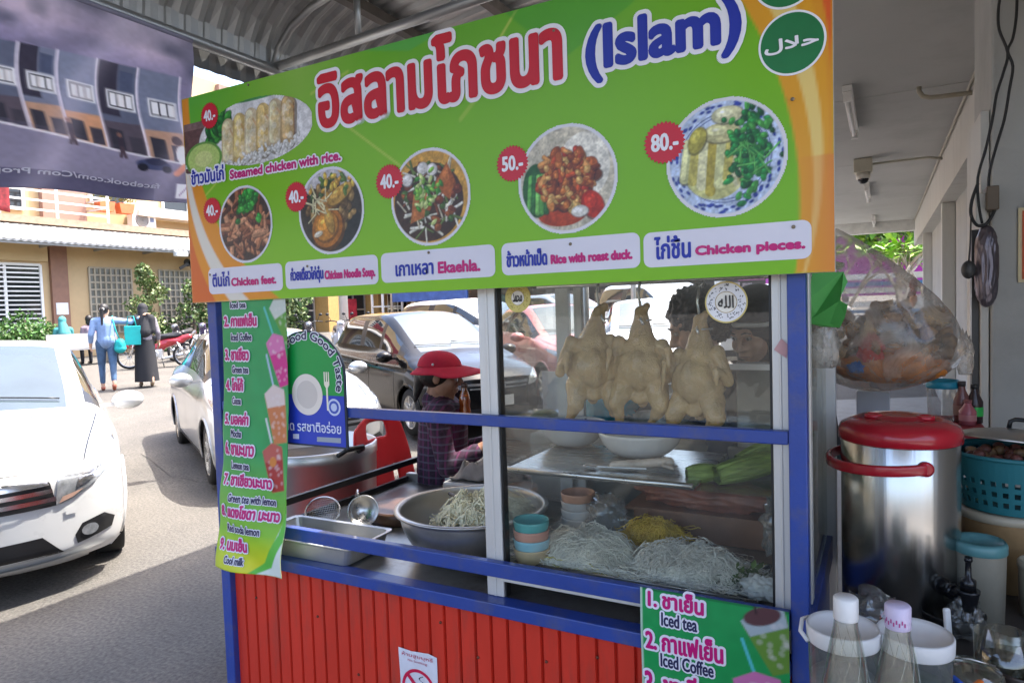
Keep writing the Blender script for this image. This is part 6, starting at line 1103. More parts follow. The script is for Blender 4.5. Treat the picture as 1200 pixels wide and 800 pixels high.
# containers at right
def tub(name, lab, x, y, r, z0, h, mw, ml, lidh=.02, taper=.9, cat='container'):
    t = thing(name, lab, cat, (x, y, z0)); mb = MB(); mb.lathe([(.001, z0), (r*taper, z0), (r*.97, z0+h)], (x, y, 0), 36, cap=False); mb.build('wall', mw, t); mb = MB(); mb.lathe([(r*.98, z0+h), (r*1.02, z0+h+.002), (r*1.02, z0+h+lidh*.7), (r*.92, z0+h+lidh), (r*.86, z0+h+lidh*.75), (.001, z0+h+lidh*.75)], (x, y, 0), 36); mb.build('lid', ml, t); return t
p = atY(1147, 645, 1.98); tub('teal_lid_tub', 'milky container with teal lid behind the black tap', float(p[0])+.002, 1.98, .056, TZ+.001, .172, mat('milky_plastic', (.27, .25, .20), .4), plast('teal_lid', (.10, .25, .26), .35), .03)
p = atY(1168, 612, 2.28); tub('white_lid_tub', 'brown filled container with cream lid under the teal basket', float(p[0])+.02, 2.28, .115, TZ+.001, .185, mat('brown_fill_plastic', (.30, .19, .09), .4, var=.3), plast('cream_lid', (.42, .37, .28), .4), .028)
bx_, by_, bz_ = float(atY(1185, 560, 2.28)[0])+.015, 2.28, TZ+.217; t = thing('plastic_basket', 'teal perforated plastic basket filled with shallots', 'basket', (bx_, by_, bz_)); M_bk = plast('teal_basket', (.025, .16, .19), .4)
mb = MB(); hB = .15
def bas(a, z): rr = .125+.03*z/hB; return (bx_+rr*math.cos(a)*1.08, by_+rr*math.sin(a), bz_+z)
n = 72; rowz = [0, .02, .034, .048, .062, .076, .090, .104, .122, hB]
vs = [bas(2*PI*i/n, z) for z in rowz for i in range(n)]; fs = []
for j in range(len(rowz)-1):
    for i in range(n):
        if j in (1, 3, 5, 6) and j != 6 and i % 2 == 0: continue
        if j in (2, 4) and i % 6 == 9: continue
        fs.append((j*n+i, j*n+(i+1) % n, (j+1)*n+(i+1) % n, (j+1)*n+i))
fs.append(tuple(range(n))[::-1]); mb.add(vs, fs); o = mb.build('wall', M_bk, t, fix=False); s_ = o.modifiers.new('s', 'SOLIDIFY'); s_.thickness = .003
mb = MB(); mb.tube([bas(2*PI*i/48, hB) for i in range(48)], .006, 8, closed=True); mb.build('rim', M_bk, t)
mb = MB(); g = random.Random(3)
for k in range(90): a = g.uniform(0, 6.3); q = math.sqrt(g.random())*.125; mb.ell((bx_+q*math.cos(a), by_+q*math.sin(a), bz_+hB-.035+g.uniform(0, .03)), (.016, .013, .013), n=7, rings=5, mi=k % 2)
tag(mb.build('shallots', [mat('shallot', (.20, .07, .05), .4, var=.4, scale=30), mat('shallot_skin', (.32, .17, .08), .5, var=.4, scale=30)]), 'small brown and red shallots heaped in the teal basket', 'shallots')
t = thing('pan_lid', 'round aluminium pan lid with black handle tilted on the teal basket', 'lid', (bx_, by_, bz_+hB)); M = Matrix.Rotation(R(-7), 3, 'X') @ Matrix.Rotation(R(4), 3, 'Y'); cL = (bx_+.01, by_+.03, bz_+hB+.025)
mb = MB(); mb.lathe([(.155, 0), (.156, .004), (.148, .008), (.11, .02), (.05, .03), (.001, .032)], cL, 56, M=M, cap=False); mb.build('disc', mat('lid_aluminium', (.5, .49, .47), .3, metal=.9, var=.1), t)
mb = MB(); P = [Vector(cL)+M @ Vector(q) for q in ((-.028, 0, .03), (-.026, 0, .05), (-.015, 0, .056), (.015, 0, .056), (.026, 0, .05), (.028, 0, .03))]; mb.tube(P, .006, 8); mb.build('handle', M_black, t)
crumple('clear_bag_of_lids', 'crumpled clear bag lying between the cooler and the teal lidded container', 'bag', (.165, 1.86, TZ+.045), (.035, .04, .055), G_clear, 55, .35)
tub('small_cream_tub', 'small cream tub standing on the table in front of the brown filled container', .335, 2.06, .045, TZ+.001, .12, mat('cream_plastic', (.36, .31, .22), .45), plast('cream_lid', (.42, .37, .28), .4), .02)
mb = MB(); mb.lathe([(.028, TZ+.001), (.03, TZ+.01), (.03, TZ+.10), (.026, TZ+.102), (.026, TZ+.015), (.001, TZ+.014)], (.225, 1.70, 0), 24); tag(mb.build('steel_cup', M_steel), 'small plain steel cup standing behind the right white lidded tub', 'cup')
crumple('green_bag', 'yellow-green plastic bag squeezed between the cooler and the tubs', 'bag', (.225, 2.30, .86), (.035, .04, .06), plast('lime_bag', (.28, .36, .03), .4), 51, .3)
# foreground right
c = atZ(1168, 742, .83); t = thing('glass_mug', 'glass mug of yellowish oil at the right edge', 'mug', (c[0], c[1], TZ)); cc = (float(c[0])+.01, float(c[1]), TZ+.001); mb = MB(); mb.lathe([(.001, 0), (.046, 0), (.05, .13), (.048, .13), (.044, .006)], cc, 32, cap=False); mb.build('glass', G_bottle, t); mb = MB(); mb.lathe([(.001, .006), (.043, .006), (.045, .08), (.001, .08)], cc, 28); mb.build('oil', thin_mat('oil', (.62, .5, .2), gloss=.05, milky=.5, milk=(.32, .24, .08)), t)
c = atZ(1137, 785, .80); cc = (float(c[0]), float(c[1])+.01, TZ+.001); t = thing('clip_jar', 'squat glass jar with wire clasp and glass lid', 'jar', cc); mb = MB(); mb.lathe([(.001, 0), (.052, 0), (.055, .02), (.055, .07), (.046, .082), (.046, .09)], cc, 34, cap=False); mb.build('glass', G_bottle, t); mb = MB(); mb.lathe([(.05, .091), (.051, .098), (.03, .108), (.001, .111)], cc, 34); mb.build('lid', G_bottle, t)
mb = MB(); mb.tube([(cc[0]+.05*math.cos(q), cc[1]+.05*math.sin(q), TZ+.088) for q in np.linspace(0, 2*PI, 30)[:-1]], .0016, 5, closed=True); mb.tube([(cc[0]+.052, cc[1]-.01, TZ+.088), (cc[0]+.06, cc[1], TZ+.06), (cc[0]+.053, cc[1]+.012, TZ+.09)], .0018, 5); mb.tube([(cc[0]-.04, cc[1], TZ+.112), (cc[0], cc[1]-.01, TZ+.122), (cc[0]+.04, cc[1], TZ+.112)], .0018, 5); mb.build('wire_clasp', M_steel, t)
mb = MB(); mb.lathe([(.001, .004), (.048, .004), (.05, .05), (.001, .052)], cc, 24); mb.build('contents', mat('jar_fill', (.10, .085, .05), .6, var=.5, scale=40), t)
c = atZ(1115, 742, .80); mb = MB(); a = Vector((float(c[0]), float(c[1]), .71)); b = a+Vector((-.004, .008, .075)); e2 = b+Vector((-.004, .006, .062)); t = thing('white_handled_knife', 'small knife with white handle standing beside the right tub', 'knife', a); mb = MB(); mb.bar(b, e2, .014, .01); mb.build('handle', M_lid, t, bevel=.004, bseg=3); mb = MB(); mb.bar(a, b, .010, .0012); mb.build('blade', M_steel, t)
c = atZ(1186, 790, .77); cc = (float(c[0])+.015, float(c[1]), TZ+.001); bowl('brown_cup', 'dark cup with reddish brown inside at the bottom right corner', cc, .052, .085, mat('dark_glaze', (.05, .035, .03), .3, var=.3), 'cup', foot=.7)
c = atZ(1118, 735, .72); cc = (float(c[0])+.0, float(c[1])+.06, TZ+.001); bowl('dark_pan', 'dark shallow pan behind the white-handled knife', cc, .07, .035, plast('pan_black', (.02, .02, .02), .4), 'pan', foot=.8)
for k, (px, py, col, lab) in enumerate(((1121, 796, (.02, .10, .55), 'blue clip lying on the clasp jar lid'), (1146, 800, (.75, .17, .02), 'orange cap lying near the clasp jar'))):
    c = atZ(px, py, .815); mb = MB(); mb.box((float(c[0]), float(c[1]), .814+.0), (.010, .026, .008), rz=.5-k); tag(mb.build(['clip', 'bottle_cap'][k], plast(['blue_clip', 'orange_cap'][k], col), bevel=.003), lab, ['clip', 'cap'][k])
# big hanging bag of pork rinds
hx, hy = .012, 2.52; t = thing('hanging_bag', 'large translucent bag of fried pork rinds hanging beside the cart post', 'bag', (hx, hy, 1.2)); bm = bmesh.new(); bmesh.ops.create_icosphere(bm, subdivisions=5, radius=1)
PB = [atY(*q, hy) for q in ((982, 283), (1117, 385), (1112, 405), (1078, 470), (1040, 482), (975, 470))]
for v in bm.verts:
    d = v.co.normalized(); z = d.z; e = 1-.10*(abs(mnoise.noise(d*4))+.5*mnoise.noise(d*9))
    if z > .1: k = ((z-.1)/.9); e *= (1-.62*k*k)
    X = d.x*.222*e; Yy = d.y*.145*e; Z = z*(.40 if z > 0 else .14)*1.0
    if z > 0: X -= .165*(max(0, z)**1.15); X += .01*math.sin(math.atan2(d.y, d.x)*14)*z*(1-z)
    else: Z *= (1-.1*d.x)
    v.co = Vector((hx+X, hy+Yy, 1.335+Z+.012*d.x))
me = bpy.data.meshes.new('film'); bm.to_mesh(me); bm.free()
for p in me.polygons: p.use_smooth = True
link_mesh('film', me, G_bag, t)
mb = MB(); mb.tube([(hx-.165, hy, 1.61), (hx-.17, hy-.05, 1.72), (hx-.18, hy-.1, 1.9)], .006, 6); mb.tube([(hx-.165+.014*math.cos(q), hy+.014*math.sin(q), 1.605) for q in np.linspace(0, 6.28, 12)[:-1]], .004, 5, closed=True); mb.build('tie_string', plast('pale_tie', (.5, .48, .44)), t)
mb = MB(); g = random.Random(9)
for k in range(120):
    a = g.uniform(0, 6.3); q = math.sqrt(g.random()); x = hx+.012+.168*q*math.cos(a); y = hy+.100*q*math.sin(a); z = 1.32+g.uniform(-.04, .14)*(1-.35*q*q)+.02; s_ = g.uniform(.018, .034); b_ = len(mb.v)
    mb.ell((x, y, z), (s_, s_*g.uniform(.5, .9), s_*g.uniform(.5, 1)), n=8, rings=6, M=Matrix.Rotation(g.uniform(0, 3), 3, 'X') @ Matrix.Rotation(g.uniform(0, 3), 3, 'Z'), mi=k % 3)
    for i in range(b_, len(mb.v)): v = Vector(mb.v[i]); mb.v[i] = tuple(v+(v-Vector((x, y, z)))*.5*mnoise.noise(v*90))
tag(mb.build('pork_rinds', [mat('rind_brown', (.34, .19, .08), .6, var=.5, scale=40), mat('rind_dark', (.19, .11, .05), .6, var=.5, scale=40), mat('rind_pale', (.55, .38, .20), .6, var=.5, scale=40)], fix=False), 'dark fried pork rinds filling the top of the hanging bag', 'pork rinds')
o = crumple('orange_snacks', 'layer of orange crisps in the bottom of the hanging bag', 'snacks', (hx+.005, hy, 1.275), (.165, .105, .066), mat('orange_snack', (.56, .19, .03), .5, var=.5, scale=25), 61, .12)
o = crumple('red_packet', 'red netted packet inside the hanging bag', 'packet', (hx-.045, hy-.088, 1.33), (.035, .012, .05), plast('red_net', (.55, .03, .02), .5), 62, .3); o = crumple('blue_packet', 'blue packet inside the hanging bag below the red one', 'packet', (hx-.085, hy-.085, 1.275), (.028, .012, .02), plast('sky_blue', (.02, .16, .50), .5), 63, .3)
# green paper leaf and knotted bag by the post
mb = MB(); lf_ = [(952, 320), (988, 318), (993, 330), (986, 345), (985, 352), (994, 357), (990, 372), (984, 384), (962, 383), (944, 378), (948, 350)]; P = [atY(x, y, 1.80) for x, y in lf_]; mb.add([(p[0], 1.80+.02*math.sin(i), p[2]) for i, p in enumerate(P)], [tuple(range(len(P)))]); o = mb.build('green_paper', plast('green_paper', (.07, .34, .07), .6), fix=False); s_ = o.modifiers.new('s', 'SOLIDIFY'); s_.thickness = .0015; tag(o, 'torn bright green paper hanging behind the blue post', 'paper')
c = atY(958, 405, 1.86); crumple('knotted_bag', 'small knotted clear bag hanging beside the green paper', 'bag', (float(c[0])+.01, 1.86, float(c[2])), (.038, .04, .075), G_bag, 71, .3)
mb = MB(); c = (float(c[0])+.012, 1.84, float(c[2])+.07); mb.tube([(c[0], c[1], c[2]), (c[0]-.004, c[1], c[2]+.05), (c[0]-.012, c[1], c[2]+.13), (c[0]-.01, c[1]-.02, c[2]+.2)], [.012, .008, .018, .012], 10); tag(mb.build('twisted_bag_neck', G_bag), 'twisted clear bag neck rising beside the blue post', 'bag')
mb = MB(); mb.tube([(c[0]+.012*math.cos(q), c[1]+.012*math.sin(q), c[2]+.005*math.sin(2*q)) for q in np.linspace(0, 6.28, 14)[:-1]], .003, 5, closed=True); tag(mb.build('red_band', plast('band_red', (.45, .01, .03))), 'red rubber band around the knotted bag by the post', 'rubber band')
# red covered table further in, with bottles
t = thing('red_table', 'red covered low table behind the cooler', 'table', (.15, 3.0, .1)); mb = MB(); zr_ = 1.03; mb.bb((-.1, 2.75, zr_-.02), (.315, 3.14, zr_)); mb.build('red_top', plast('red_cover', (.34, .035, .045), .5), t, bevel=.006); mb = MB(); mb.bb((-.08, 2.78, .1), (-.04, 2.82, zr_-.021)); mb.build('leg', M_rust, t); mb = MB(); mb.bb((.25, 2.78, .1), (.29, 2.82, zr_-.021)); mb.build('leg', M_rust, t)
for k, (px, col, cap, h, lab) in enumerate(((1127, (.22, .09, .08), (.05, .04, .04), .15, 'brown sauce bottle on the red table'), (1142, (.05, .03, .03), (.03, .03, .03), .14, 'dark sauce bottle with green label on the red table'), (1134, (.42, .12, .14), (.3, .1, .1), .09, 'short pink bottle in front of the brown one'))):
    x = float(atY(px, 470, 2.98-.06*(k == 2))[0]); c = (x, 2.98-.06*(k == 2), zr_+.001); bottle('table_bottle', lab, c, [(.0005, 0), (.026, 0), (.027, h*.55), (.012, h*.8), (.011, h*.9)], plast('sauce_%d' % k, col, .25), [(.013, h*.88), (.013, h), (.001, h)], plast('saucecap_%d' % k, cap), label_band=[(.0275, h*.18), (.0275, h*.42)], mlab=plast('saucelabel_%d' % k, [(.35, .2, .15), (.03, .45, .08), (.5, .2, .2)][k]), group='bottles on the red table')
x = float(atY(1105, 450, 3.02)[0]); tub('blue_lid_jar', 'clear jar with bright blue lid on the red table', x, 3.02, .055, zr_+.001, .12, G_clear, plast('blue_lid', (.02, .25, .36), .4), .03)
x = float(atY(1132, 420, 3.05)[0]); crumple('hanging_clear_bag', 'clear plastic bag hanging from the column above the bottles', 'bag', (x, 3.08, 1.26), (.028, .02, .09), G_bag, 77, .25)
mb = MB(); mb.bb((-.09, 2.85, zr_), (.02, 2.95, zr_+.12)); tag(mb.build('white_carton', plast('white_carton', (.5, .5, .52)), bevel=.004), 'white carton on the red table under the hanging bag', 'carton')
# ================================================================ VEHICLES
M_tyre = mat('tyre_rubber', (.018, .018, .018), .8, var=.3, scale=20); M_rim = mat('alloy_rim', (.55, .55, .55), .25, metal=.85); M_chrome = mat('chrome', (.75, .75, .76), .2, metal=1, var=.02); M_blk = mat('black_trim', (.014, .014, .015), .35)
M_screen = mat('windscreen_glass', (.055, .075, .085), .03, var=.15, scale=2, spec=.9, coat=.6); M_sglass = mat('tinted_side_glass', (.012, .014, .015), .04, var=.1, spec=.8, coat=.4)
M_lens = mat('headlamp_lens', (.22, .23, .24), .08, metal=.3, var=.5, scale=14, spec=.9, coat=1); M_amber = mat('amber_lens', (.55, .2, .03), .15)
def paint(name, c, metal=0, rough=.28): return mat('paint_'+name, c, rough, metal=metal, var=.02, coat=1)
LOW = [(0, .17), (.65, .17), (.82, .21), (.852, .45)]
def sedan_st():
    return [(2.20, [(0, .27), (.5, .26), (.62, .29), (.71, .42), (.70, .58), (.62, .675), (.34, .705), (0, .715)]), (2.06, [(0, .17), (.6, .17), (.77, .22), (.815, .42), (.80, .62), (.71, .75), (.38, .795), (0, .805)]),
     (1.75, [(0, .17), (.65, .17), (.80, .21), (.845, .45), (.83, .68), (.75, .815), (.40, .87), (0, .88)]), (1.30, LOW+[(.848, .73), (.785, .88), (.43, .94), (0, .955)]), (.95, LOW+[(.85, .76), (.775, .935), (.615, .99), (0, 1.015)]),
     (.10, LOW+[(.85, .80), (.765, .965), (.555, 1.39), (0, 1.455)]), (-.42, LOW+[(.85, .81), (.765, .98), (.56, 1.425), (0, 1.48)]), (-1.0, LOW+[(.85, .82), (.76, .99), (.55, 1.385), (0, 1.445)]), (-1.66, LOW+[(.845, .83), (.75, .99), (.60, 1.05), (0, 1.075)]),
     (-2.05, [(0, .2), (.6, .2), (.77, .25), (.82, .5), (.81, .78), (.73, .97), (.42, 1.02), (0, 1.03)]), (-2.2, [(0, .3), (.5, .3), (.66, .33), (.73, .5), (.73, .75), (.66, .9), (.36, .95), (0, .96)])]
def mpv_st(h=1.54):
    return [(2.22, [(0, .27), (.5, .26), (.62, .29), (.71, .42), (.70, .60), (.62, .70), (.34, .735), (0, .745)]), (2.08, [(0, .17), (.6, .17), (.77, .22), (.815, .42), (.80, .64), (.71, .775), (.38, .82), (0, .83)]),
     (1.80, [(0, .17), (.65, .17), (.80, .21), (.845, .45), (.83, .70), (.75, .84), (.40, .90), (0, .91)]), (1.42, LOW+[(.848, .75), (.785, .91), (.43, .97), (0, .985)]), (1.15, LOW+[(.85, .78), (.775, .965), (.63, 1.03), (0, 1.06)]),
     (.15, LOW+[(.85, .82), (.77, 1.0), (.59, h-.085), (0, h-.02)]), (-.55, LOW+[(.85, .83), (.77, 1.02), (.60, h-.05), (0, h)]), (-1.55, LOW+[(.85, .85), (.765, 1.04), (.58, h-.08), (0, h-.03)]), (-2.02, LOW+[(.845, .86), (.75, 1.05), (.60, 1.14), (0, 1.17)]),
     (-2.16, [(0, .2), (.6, .2), (.77, .25), (.82, .5), (.81, .82), (.73, .99), (.48, 1.05), (0, 1.06)]), (-2.26, [(0, .3), (.5, .3), (.66, .33), (.73, .5), (.73, .75), (.66, .9), (.36, .93), (0, .94)])]
def crom(P, t):
    n = len(P)-1; i = min(int(t), n-1); u = t-i; p0, p1, p2, p3 = P[max(i-1, 0)], P[i], P[i+1], P[min(i+2, n)]
    return p1*(1-u)**0*1+.5*u*(p2-p0+u*(2*p0-5*p1+4*p2-p3+u*(3*(p1-p2)+p3-p0))) if True else 0
def lerp_soft(P, t, k=.45):   # between straight and smooth, so panel lines stay firm
    n = len(P)-1; i = min(int(t), n-1); u = t-i; return (1-k)*(P[i]*(1-u)+P[i+1]*u)+k*crom(P, t)
def car(name, label, cat, st, pm, loc, rotz, group, sc=1, front=None, detail=True, rack=False):
    root = thing(name, label, cat, loc, rotz, group, sc); NS, NT = 9, 7
    A = np.array([[[x, y, z] for y, z in pts] for x, pts in st]); ns, ntp = A.shape[0], A.shape[1]; ss = np.linspace(0, ns-1, (ns-1)*NS+1); ts = np.linspace(0, ntp-1, (ntp-1)*NT+1)
    G = np.zeros((len(ss), len(ts), 3))
    for a, s in enumerate(ss):
        row = [lerp_soft(A[:, j, :], s, .8) for j in range(ntp)]; row = np.array(row)
        for b, t_ in enumerate(ts): G[a, b] = lerp_soft(row, t_, .62)
    xf = np.clip((G[..., 0]-1.0)/1.2, 0, 1); xr = np.clip((-1.3-G[..., 0])/.9, 0, 1); G[..., 0] -= .34*xf**1.5*(np.abs(G[..., 1])/.85)**2.2; G[..., 0] += .22*xr**1.5*(np.abs(G[..., 1])/.85)**2.2
    # windscreens lean out at their middle
    faces = {}; WX = (1.36 if len(st) else 0, -1.28)
    def reg(s, t_):
        if 4.05 < s < 4.97 and t_ > 6.10: return 'windscreen'
        if 7.06 < s < 7.93 and t_ > 6.12: return 'rear_window'
        if 5.10 < t_ < 5.90 and 4.30 < s < 7.80: return ('side_window' if s < 6 else 'rear_side_window') if not (5.93 < s < 6.10 or 4.93+.0 < s < 4.99) else ('pillar#2' if s > 5.5 else 'pillar#1')
        if 5.10 < t_ < 5.90 and 4.16 < s <= 4.30: return 'pillar#0'
        return 'body'
    for a in range(len(ss)-1):
        for b in range(len(ts)-1):
            s, t_ = (ss[a]+ss[a+1])/2, (ts[b]+ts[b+1])/2; c = G[a:a+2, b:b+2].mean((0, 1)); k = reg(s, t_)
            if k == 'body' and t_ > 1 and any((c[0]-w)**2+(c[2]-.30)**2 < .345**2 for w in WX) and c[1] > .5: continue
            faces.setdefault(k, []).append((a, b))
    nt_ = len(ts); allv = G.reshape(-1, 3)
    def make(k, m, parent, side=None, off=0):
        mb = MB()
        for sgn in (1, -1):
            if side and sgn != side: continue
            idx = {}; vs = []; fs = []
            for a, b in faces.get(k, []):
                q = []
                for i in (a*nt_+b, a*nt_+b+1, (a+1)*nt_+b+1, (a+1)*nt_+b):
                    if i not in idx: idx[i] = len(vs); v = allv[i]; vs.append((v[0], v[1]*sgn, v[2]))
                    q.append(idx[i])
                fs.append(q if sgn > 0 else q[::-1])
            mb.add(vs, fs, sm=True)
        if k == 'body': mb.add(capV, capF, sm=True)
        me = mb.mesh(k.split('#')[0]); bm = bmesh.new(); bm.from_mesh(me); bmesh.ops.remove_doubles(bm, verts=bm.verts, dist=1e-4); bmesh.ops.recalc_face_normals(bm, faces=bm.faces); bm.to_mesh(me); bm.free()
        return link_mesh(k.split('#')[0], me, m, parent, world=False)
    capV, capF = [], []
    for a_, xx, kx_ in ((0, st[0][0], -.34), (len(ss)-1, st[-1][0], .22)):
        b0_ = len(capV); nb_ = len(ts); q_ = np.linspace(-1, 1, 15)
        for b in range(nb_):
            y_, z_ = G[a_, b, 1], G[a_, b, 2]
            for q in q_: yy_ = y_*q; capV.append((G[a_, b, 0]+(kx_*(abs(yy_)/.85)**2.2-kx_*(abs(y_)/.85)**2.2)+(.022 if a_ == 0 else -.02)*(1-q*q)*math.sin(PI*b/(nb_-1)), yy_, z_))
        capF += [(b0_+b*15+i, b0_+b*15+i+1, b0_+(b+1)*15+i+1, b0_+(b+1)*15+i) for b in range(nb_-1) for i in range(14)]
    mb = MB(); fs_ = []
    vs = [tuple(v) for v in allv]+[(v[0], -v[1], v[2]) for v in allv]; n0 = len(allv)
    for a in range(len(ss)-1):
        for b in range(nt_-1): q = (a*nt_+b, a*nt_+b+1, (a+1)*nt_+b+1, (a+1)*nt_+b); fs_ += [q, tuple(n0+i for i in q[::-1])]
    n1 = len(vs); vs += capV; fs_ += [tuple(n1+i for i in q) for q in capF]
    bvh = BVHTree.FromPolygons([Vector(v) for v in vs], fs_)
    make('body', pm, root); make('windscreen', M_screen, root); make('rear_window', M_sglass, root); 
    for sd in (1, -1):
        for w_ in ('side_window', 'rear_side_window'): make(w_, M_sglass, root, sd)
        for q in (0, 1, 2): make('pillar#%d' % q, M_blk, root, sd)
    def decal(nm, poly, axis, m, off=.004, par=root, step=.03, thick=True):
        P = []
        for (a, b), (c, d) in zip(poly, poly[1:]+poly[:1]):
            k = max(1, int(math.hypot(c-a, d-b)/step))
            for i in range(k): P.append((a+(c-a)*i/k, b+(d-b)*i/k))
        nb = len(P); xs_ = [p[0] for p in P]; zs_ = [p[1] for p in P]; pts = [Vector(p) for p in P]
        for gx in np.arange(min(xs_)+step/2, max(xs_), step):
            for gz in np.arange(min(zs_)+step/2, max(zs_), step): pts.append(Vector((gx, gz)))
        v2, _, f2, *_r = delaunay_2d_cdt(pts, [(i, (i+1) % nb) for i in range(nb)], [], 1, 1e-5); out = []; 
        for p in v2:
            if axis == 'x': o_, d = Vector((4, p[0], p[1])), Vector((-1, 0, 0))
            elif axis == 'y': o_, d = Vector((p[0], 3, p[1])), Vector((0, -1, 0))
            elif axis == '-y': o_, d = Vector((p[0], -3, p[1])), Vector((0, 1, 0))
            else: o_, d = Vector((p[0], p[1], 4)), Vector((0, 0, -1))
            h = bvh.ray_cast(o_, d); out.append(h[0]-d*off*(1.6 if abs(h[1].dot(d)) < .4 else 1) if h[0] is not None else None)
        mb = MB(); ok = [f for f in f2 if all(out[i] is not None for i in f)]; use = {}; vs = []
        for f in ok:
            for i in f:
                if i not in use: use[i] = len(vs); vs.append(out[i])
        if not ok: return None
        mb.add(vs, [[use[i] for i in f] for f in ok], sm=True); return mb.build(nm, m, par, world=False)
    mir = lambda P: [(-a, b) for a, b in P]
    for sd in (1, -1):
        for w in WX:
            y = .74*sd; mb = MB(); M = Matrix.Rotation(PI/2*-sd, 3, 'X'); tr = mb.lathe([(.20, -.085), (.285, -.085), (.30, -.06), (.30, .06), (.285, .085), (.21, .09)], (w, y, .30), 36, M=M, cap=False); wh = mb.build('wheel', M_tyre, root, world=False)
            mb = MB(); mb.lathe([(.212, .05), (.215, .085), (.20, .088), (.19, .06), (.05, .055), (.045, .075), (.001, .078)], (w, y, .30), 36, M=M, cap=False)
            for k in range(7):
                a = 2*PI*k/7; d = Vector((math.cos(a), 0, math.sin(a))); mb.bar(Vector((w, y+.072*sd, .30))+d*.03, Vector((w, y+.074*sd, .30))+d*.205, .035, .014, up=(0, 1, 0))
            mb.build('rim', M_rim, wh, world=False)
        for w in WX:
            P = []
            for a in np.linspace(-.25, PI+.25, 26):
                x, z = w+.352*math.cos(a), .30+.352*math.sin(a); h = bvh.ray_cast(Vector((x, 3*sd, z)), Vector((0, -sd, 0)))
                if h[0] is not None and z > .16: P.append(h[0]+Vector((0, .0*sd, 0)))
            if len(P) > 3: mb = MB(); mb.tube(P, .014, 6); mb.build('arch_lip', pm, root, world=False)
    mb = MB(); mb.bb((-2.0, -.62, .2), (1.95, .62, .66)); mb.build('underbody', M_blk, root, world=False)
    for sd in (1, -1):
        ax = 'y' if sd > 0 else '-y'; xm = st[4][0]
        mb = MB(); mb.ell((xm-.28, .955*sd, .985), (.085, .115, .075), n=18); mb.bar((xm-.27, .76*sd, .955), (xm-.28, .90*sd, .96), .05, .025); mr = mb.build('mirror', pm, root, world=False)
        mb = MB(); mb.ell((xm-.335, .955*sd, .985), (.035, .095, .06), n=16); mb.build('mirror_glass', M_chrome, mr, world=False)
        for x in (.9, -.05, -1.02): decal('door_line', [(x-.005, .30), (x+.005, .30), (x+.03, .92), (x+.02, .92)], ax, M_blk, .002)
        decal('door_handle', [(.12, .83), (.30, .835), (.30, .86), (.12, .855)], ax, pm, .02); decal('door_handle', [(-.90, .85), (-.72, .85), (-.72, .875), (-.90, .875)], ax, pm, .02)
        decal('sill_trim', [(-.9, .22), (1.0, .22), (1.0, .245), (-.9, .245)], ax, M_blk, .004)
    decal('number_plate', [(-.17, .40), (.17, .40), (.17, .525), (-.17, .525)], 'x', mat('plate_white', (.72, .72, .70), .4), .02)
    if front == 'sedan':
        decal('grille', [(-.46, .545), (.46, .545), (.43, .69), (.2, .715), (-.2, .715), (-.43, .69)], 'x', M_blk, .006)
        for z0, z1, w0, w1 in ((.672, .705, .43, .41), (.625, .65, .445, .44), (.575, .60, .46, .455)): decal('grille_bar', [(-w0, z0), (w0, z0), (w1, z1), (-w1, z1)], 'x', M_chrome, .018)
        decal('emblem', [(-.055, .62), (.055, .62), (.06, .685), (-.06, .685)], 'x', M_chrome, .032)
        decal('lower_grille', [(-.48, .255), (.48, .255), (.38, .375), (-.38, .375)], 'x', M_blk, .005)
        for sg in (1, -1):
            f_ = (lambda P: P) if sg > 0 else mir
            hl = decal('headlight', f_([(.455, .545), (.47, .70), (.60, .755), (.74, .815), (.80, .84), (.805, .79), (.76, .71), (.66, .635), (.55, .57)]), 'x', M_lens, .012)
            decal('lamp_reflector', f_([(.56, .62), (.66, .66), (.68, .73), (.58, .70)]), 'x', M_chrome, .018, hl); decal('lamp_reflector', f_([(.70, .71), (.76, .745), (.77, .795), (.71, .77)]), 'x', M_chrome, .018, hl); decal('indicator', f_([(.47, .555), (.54, .575), (.60, .612), (.49, .59)]), 'x', mat('clear_amber', (.34, .22, .17), .2), .016, hl)
            fg = decal('fog_lamp', f_([(.55, .285), (.74, .315), (.76, .375), (.70, .425), (.58, .40), (.54, .34)]), 'x', M_blk, .008); decal('fog_lens', f_([(.62+.045*math.cos(t), .352+.035*math.sin(t)) for t in np.linspace(0, 6.28, 14)[:-1]]), 'x', M_lens, .016, fg)
            decal('bumper_line', f_([(.50, .475), (.56, .475), (.56, .525), (.50, .525)]), 'x', pm, .010)
        decal('bumper_gap', [(-.60, .738), (0, .752), (.60, .738), (.60, .744), (0, .758), (-.60, .744)], 'x', M_blk, .003, step=.02)
        decal('lip_spoiler', [(-.70, .165), (-.4, .15), (.4, .15), (.70, .165), (.79, .24), (.70, .235), (.4, .215), (-.4, .215), (-.70, .235), (-.79, .24)], 'x', pm, .035)
        decal('hood_line', [(.60, 2.02), (.61, 2.02), (.725, 1.05), (.715, 1.05)][0:0] or [(2.0, .598), (1.05, .715), (1.05, .725), (2.0, .608)], 'z', M_blk, .003); decal('hood_line', [(2.0, -.598), (1.05, -.715), (1.05, -.725), (2.0, -.608)], 'z', M_blk, .003)
        for sg in (1, -1): decal('washer_nozzle', [(1.12+.014*math.cos(t), .33*sg+.014*math.sin(t)) for t in np.linspace(0, 6.28, 9)[:-1]], 'z', M_blk, .006)
    else:
        decal('grille', [(-.40, .60), (.40, .60), (.44, .70), (-.44, .70)], 'x', M_blk, .006); decal('grille_bar', [(-.42, .655), (.42, .655), (.43, .685), (-.43, .685)], 'x', M_chrome, .02); decal('grille_bar', [(-.40, .612), (.40, .612), (.40, .628), (-.40, .628)], 'x', M_chrome, .018); decal('emblem', [(-.05, .62), (.05, .62), (.05, .69), (-.05, .69)], 'x', M_chrome, .03)
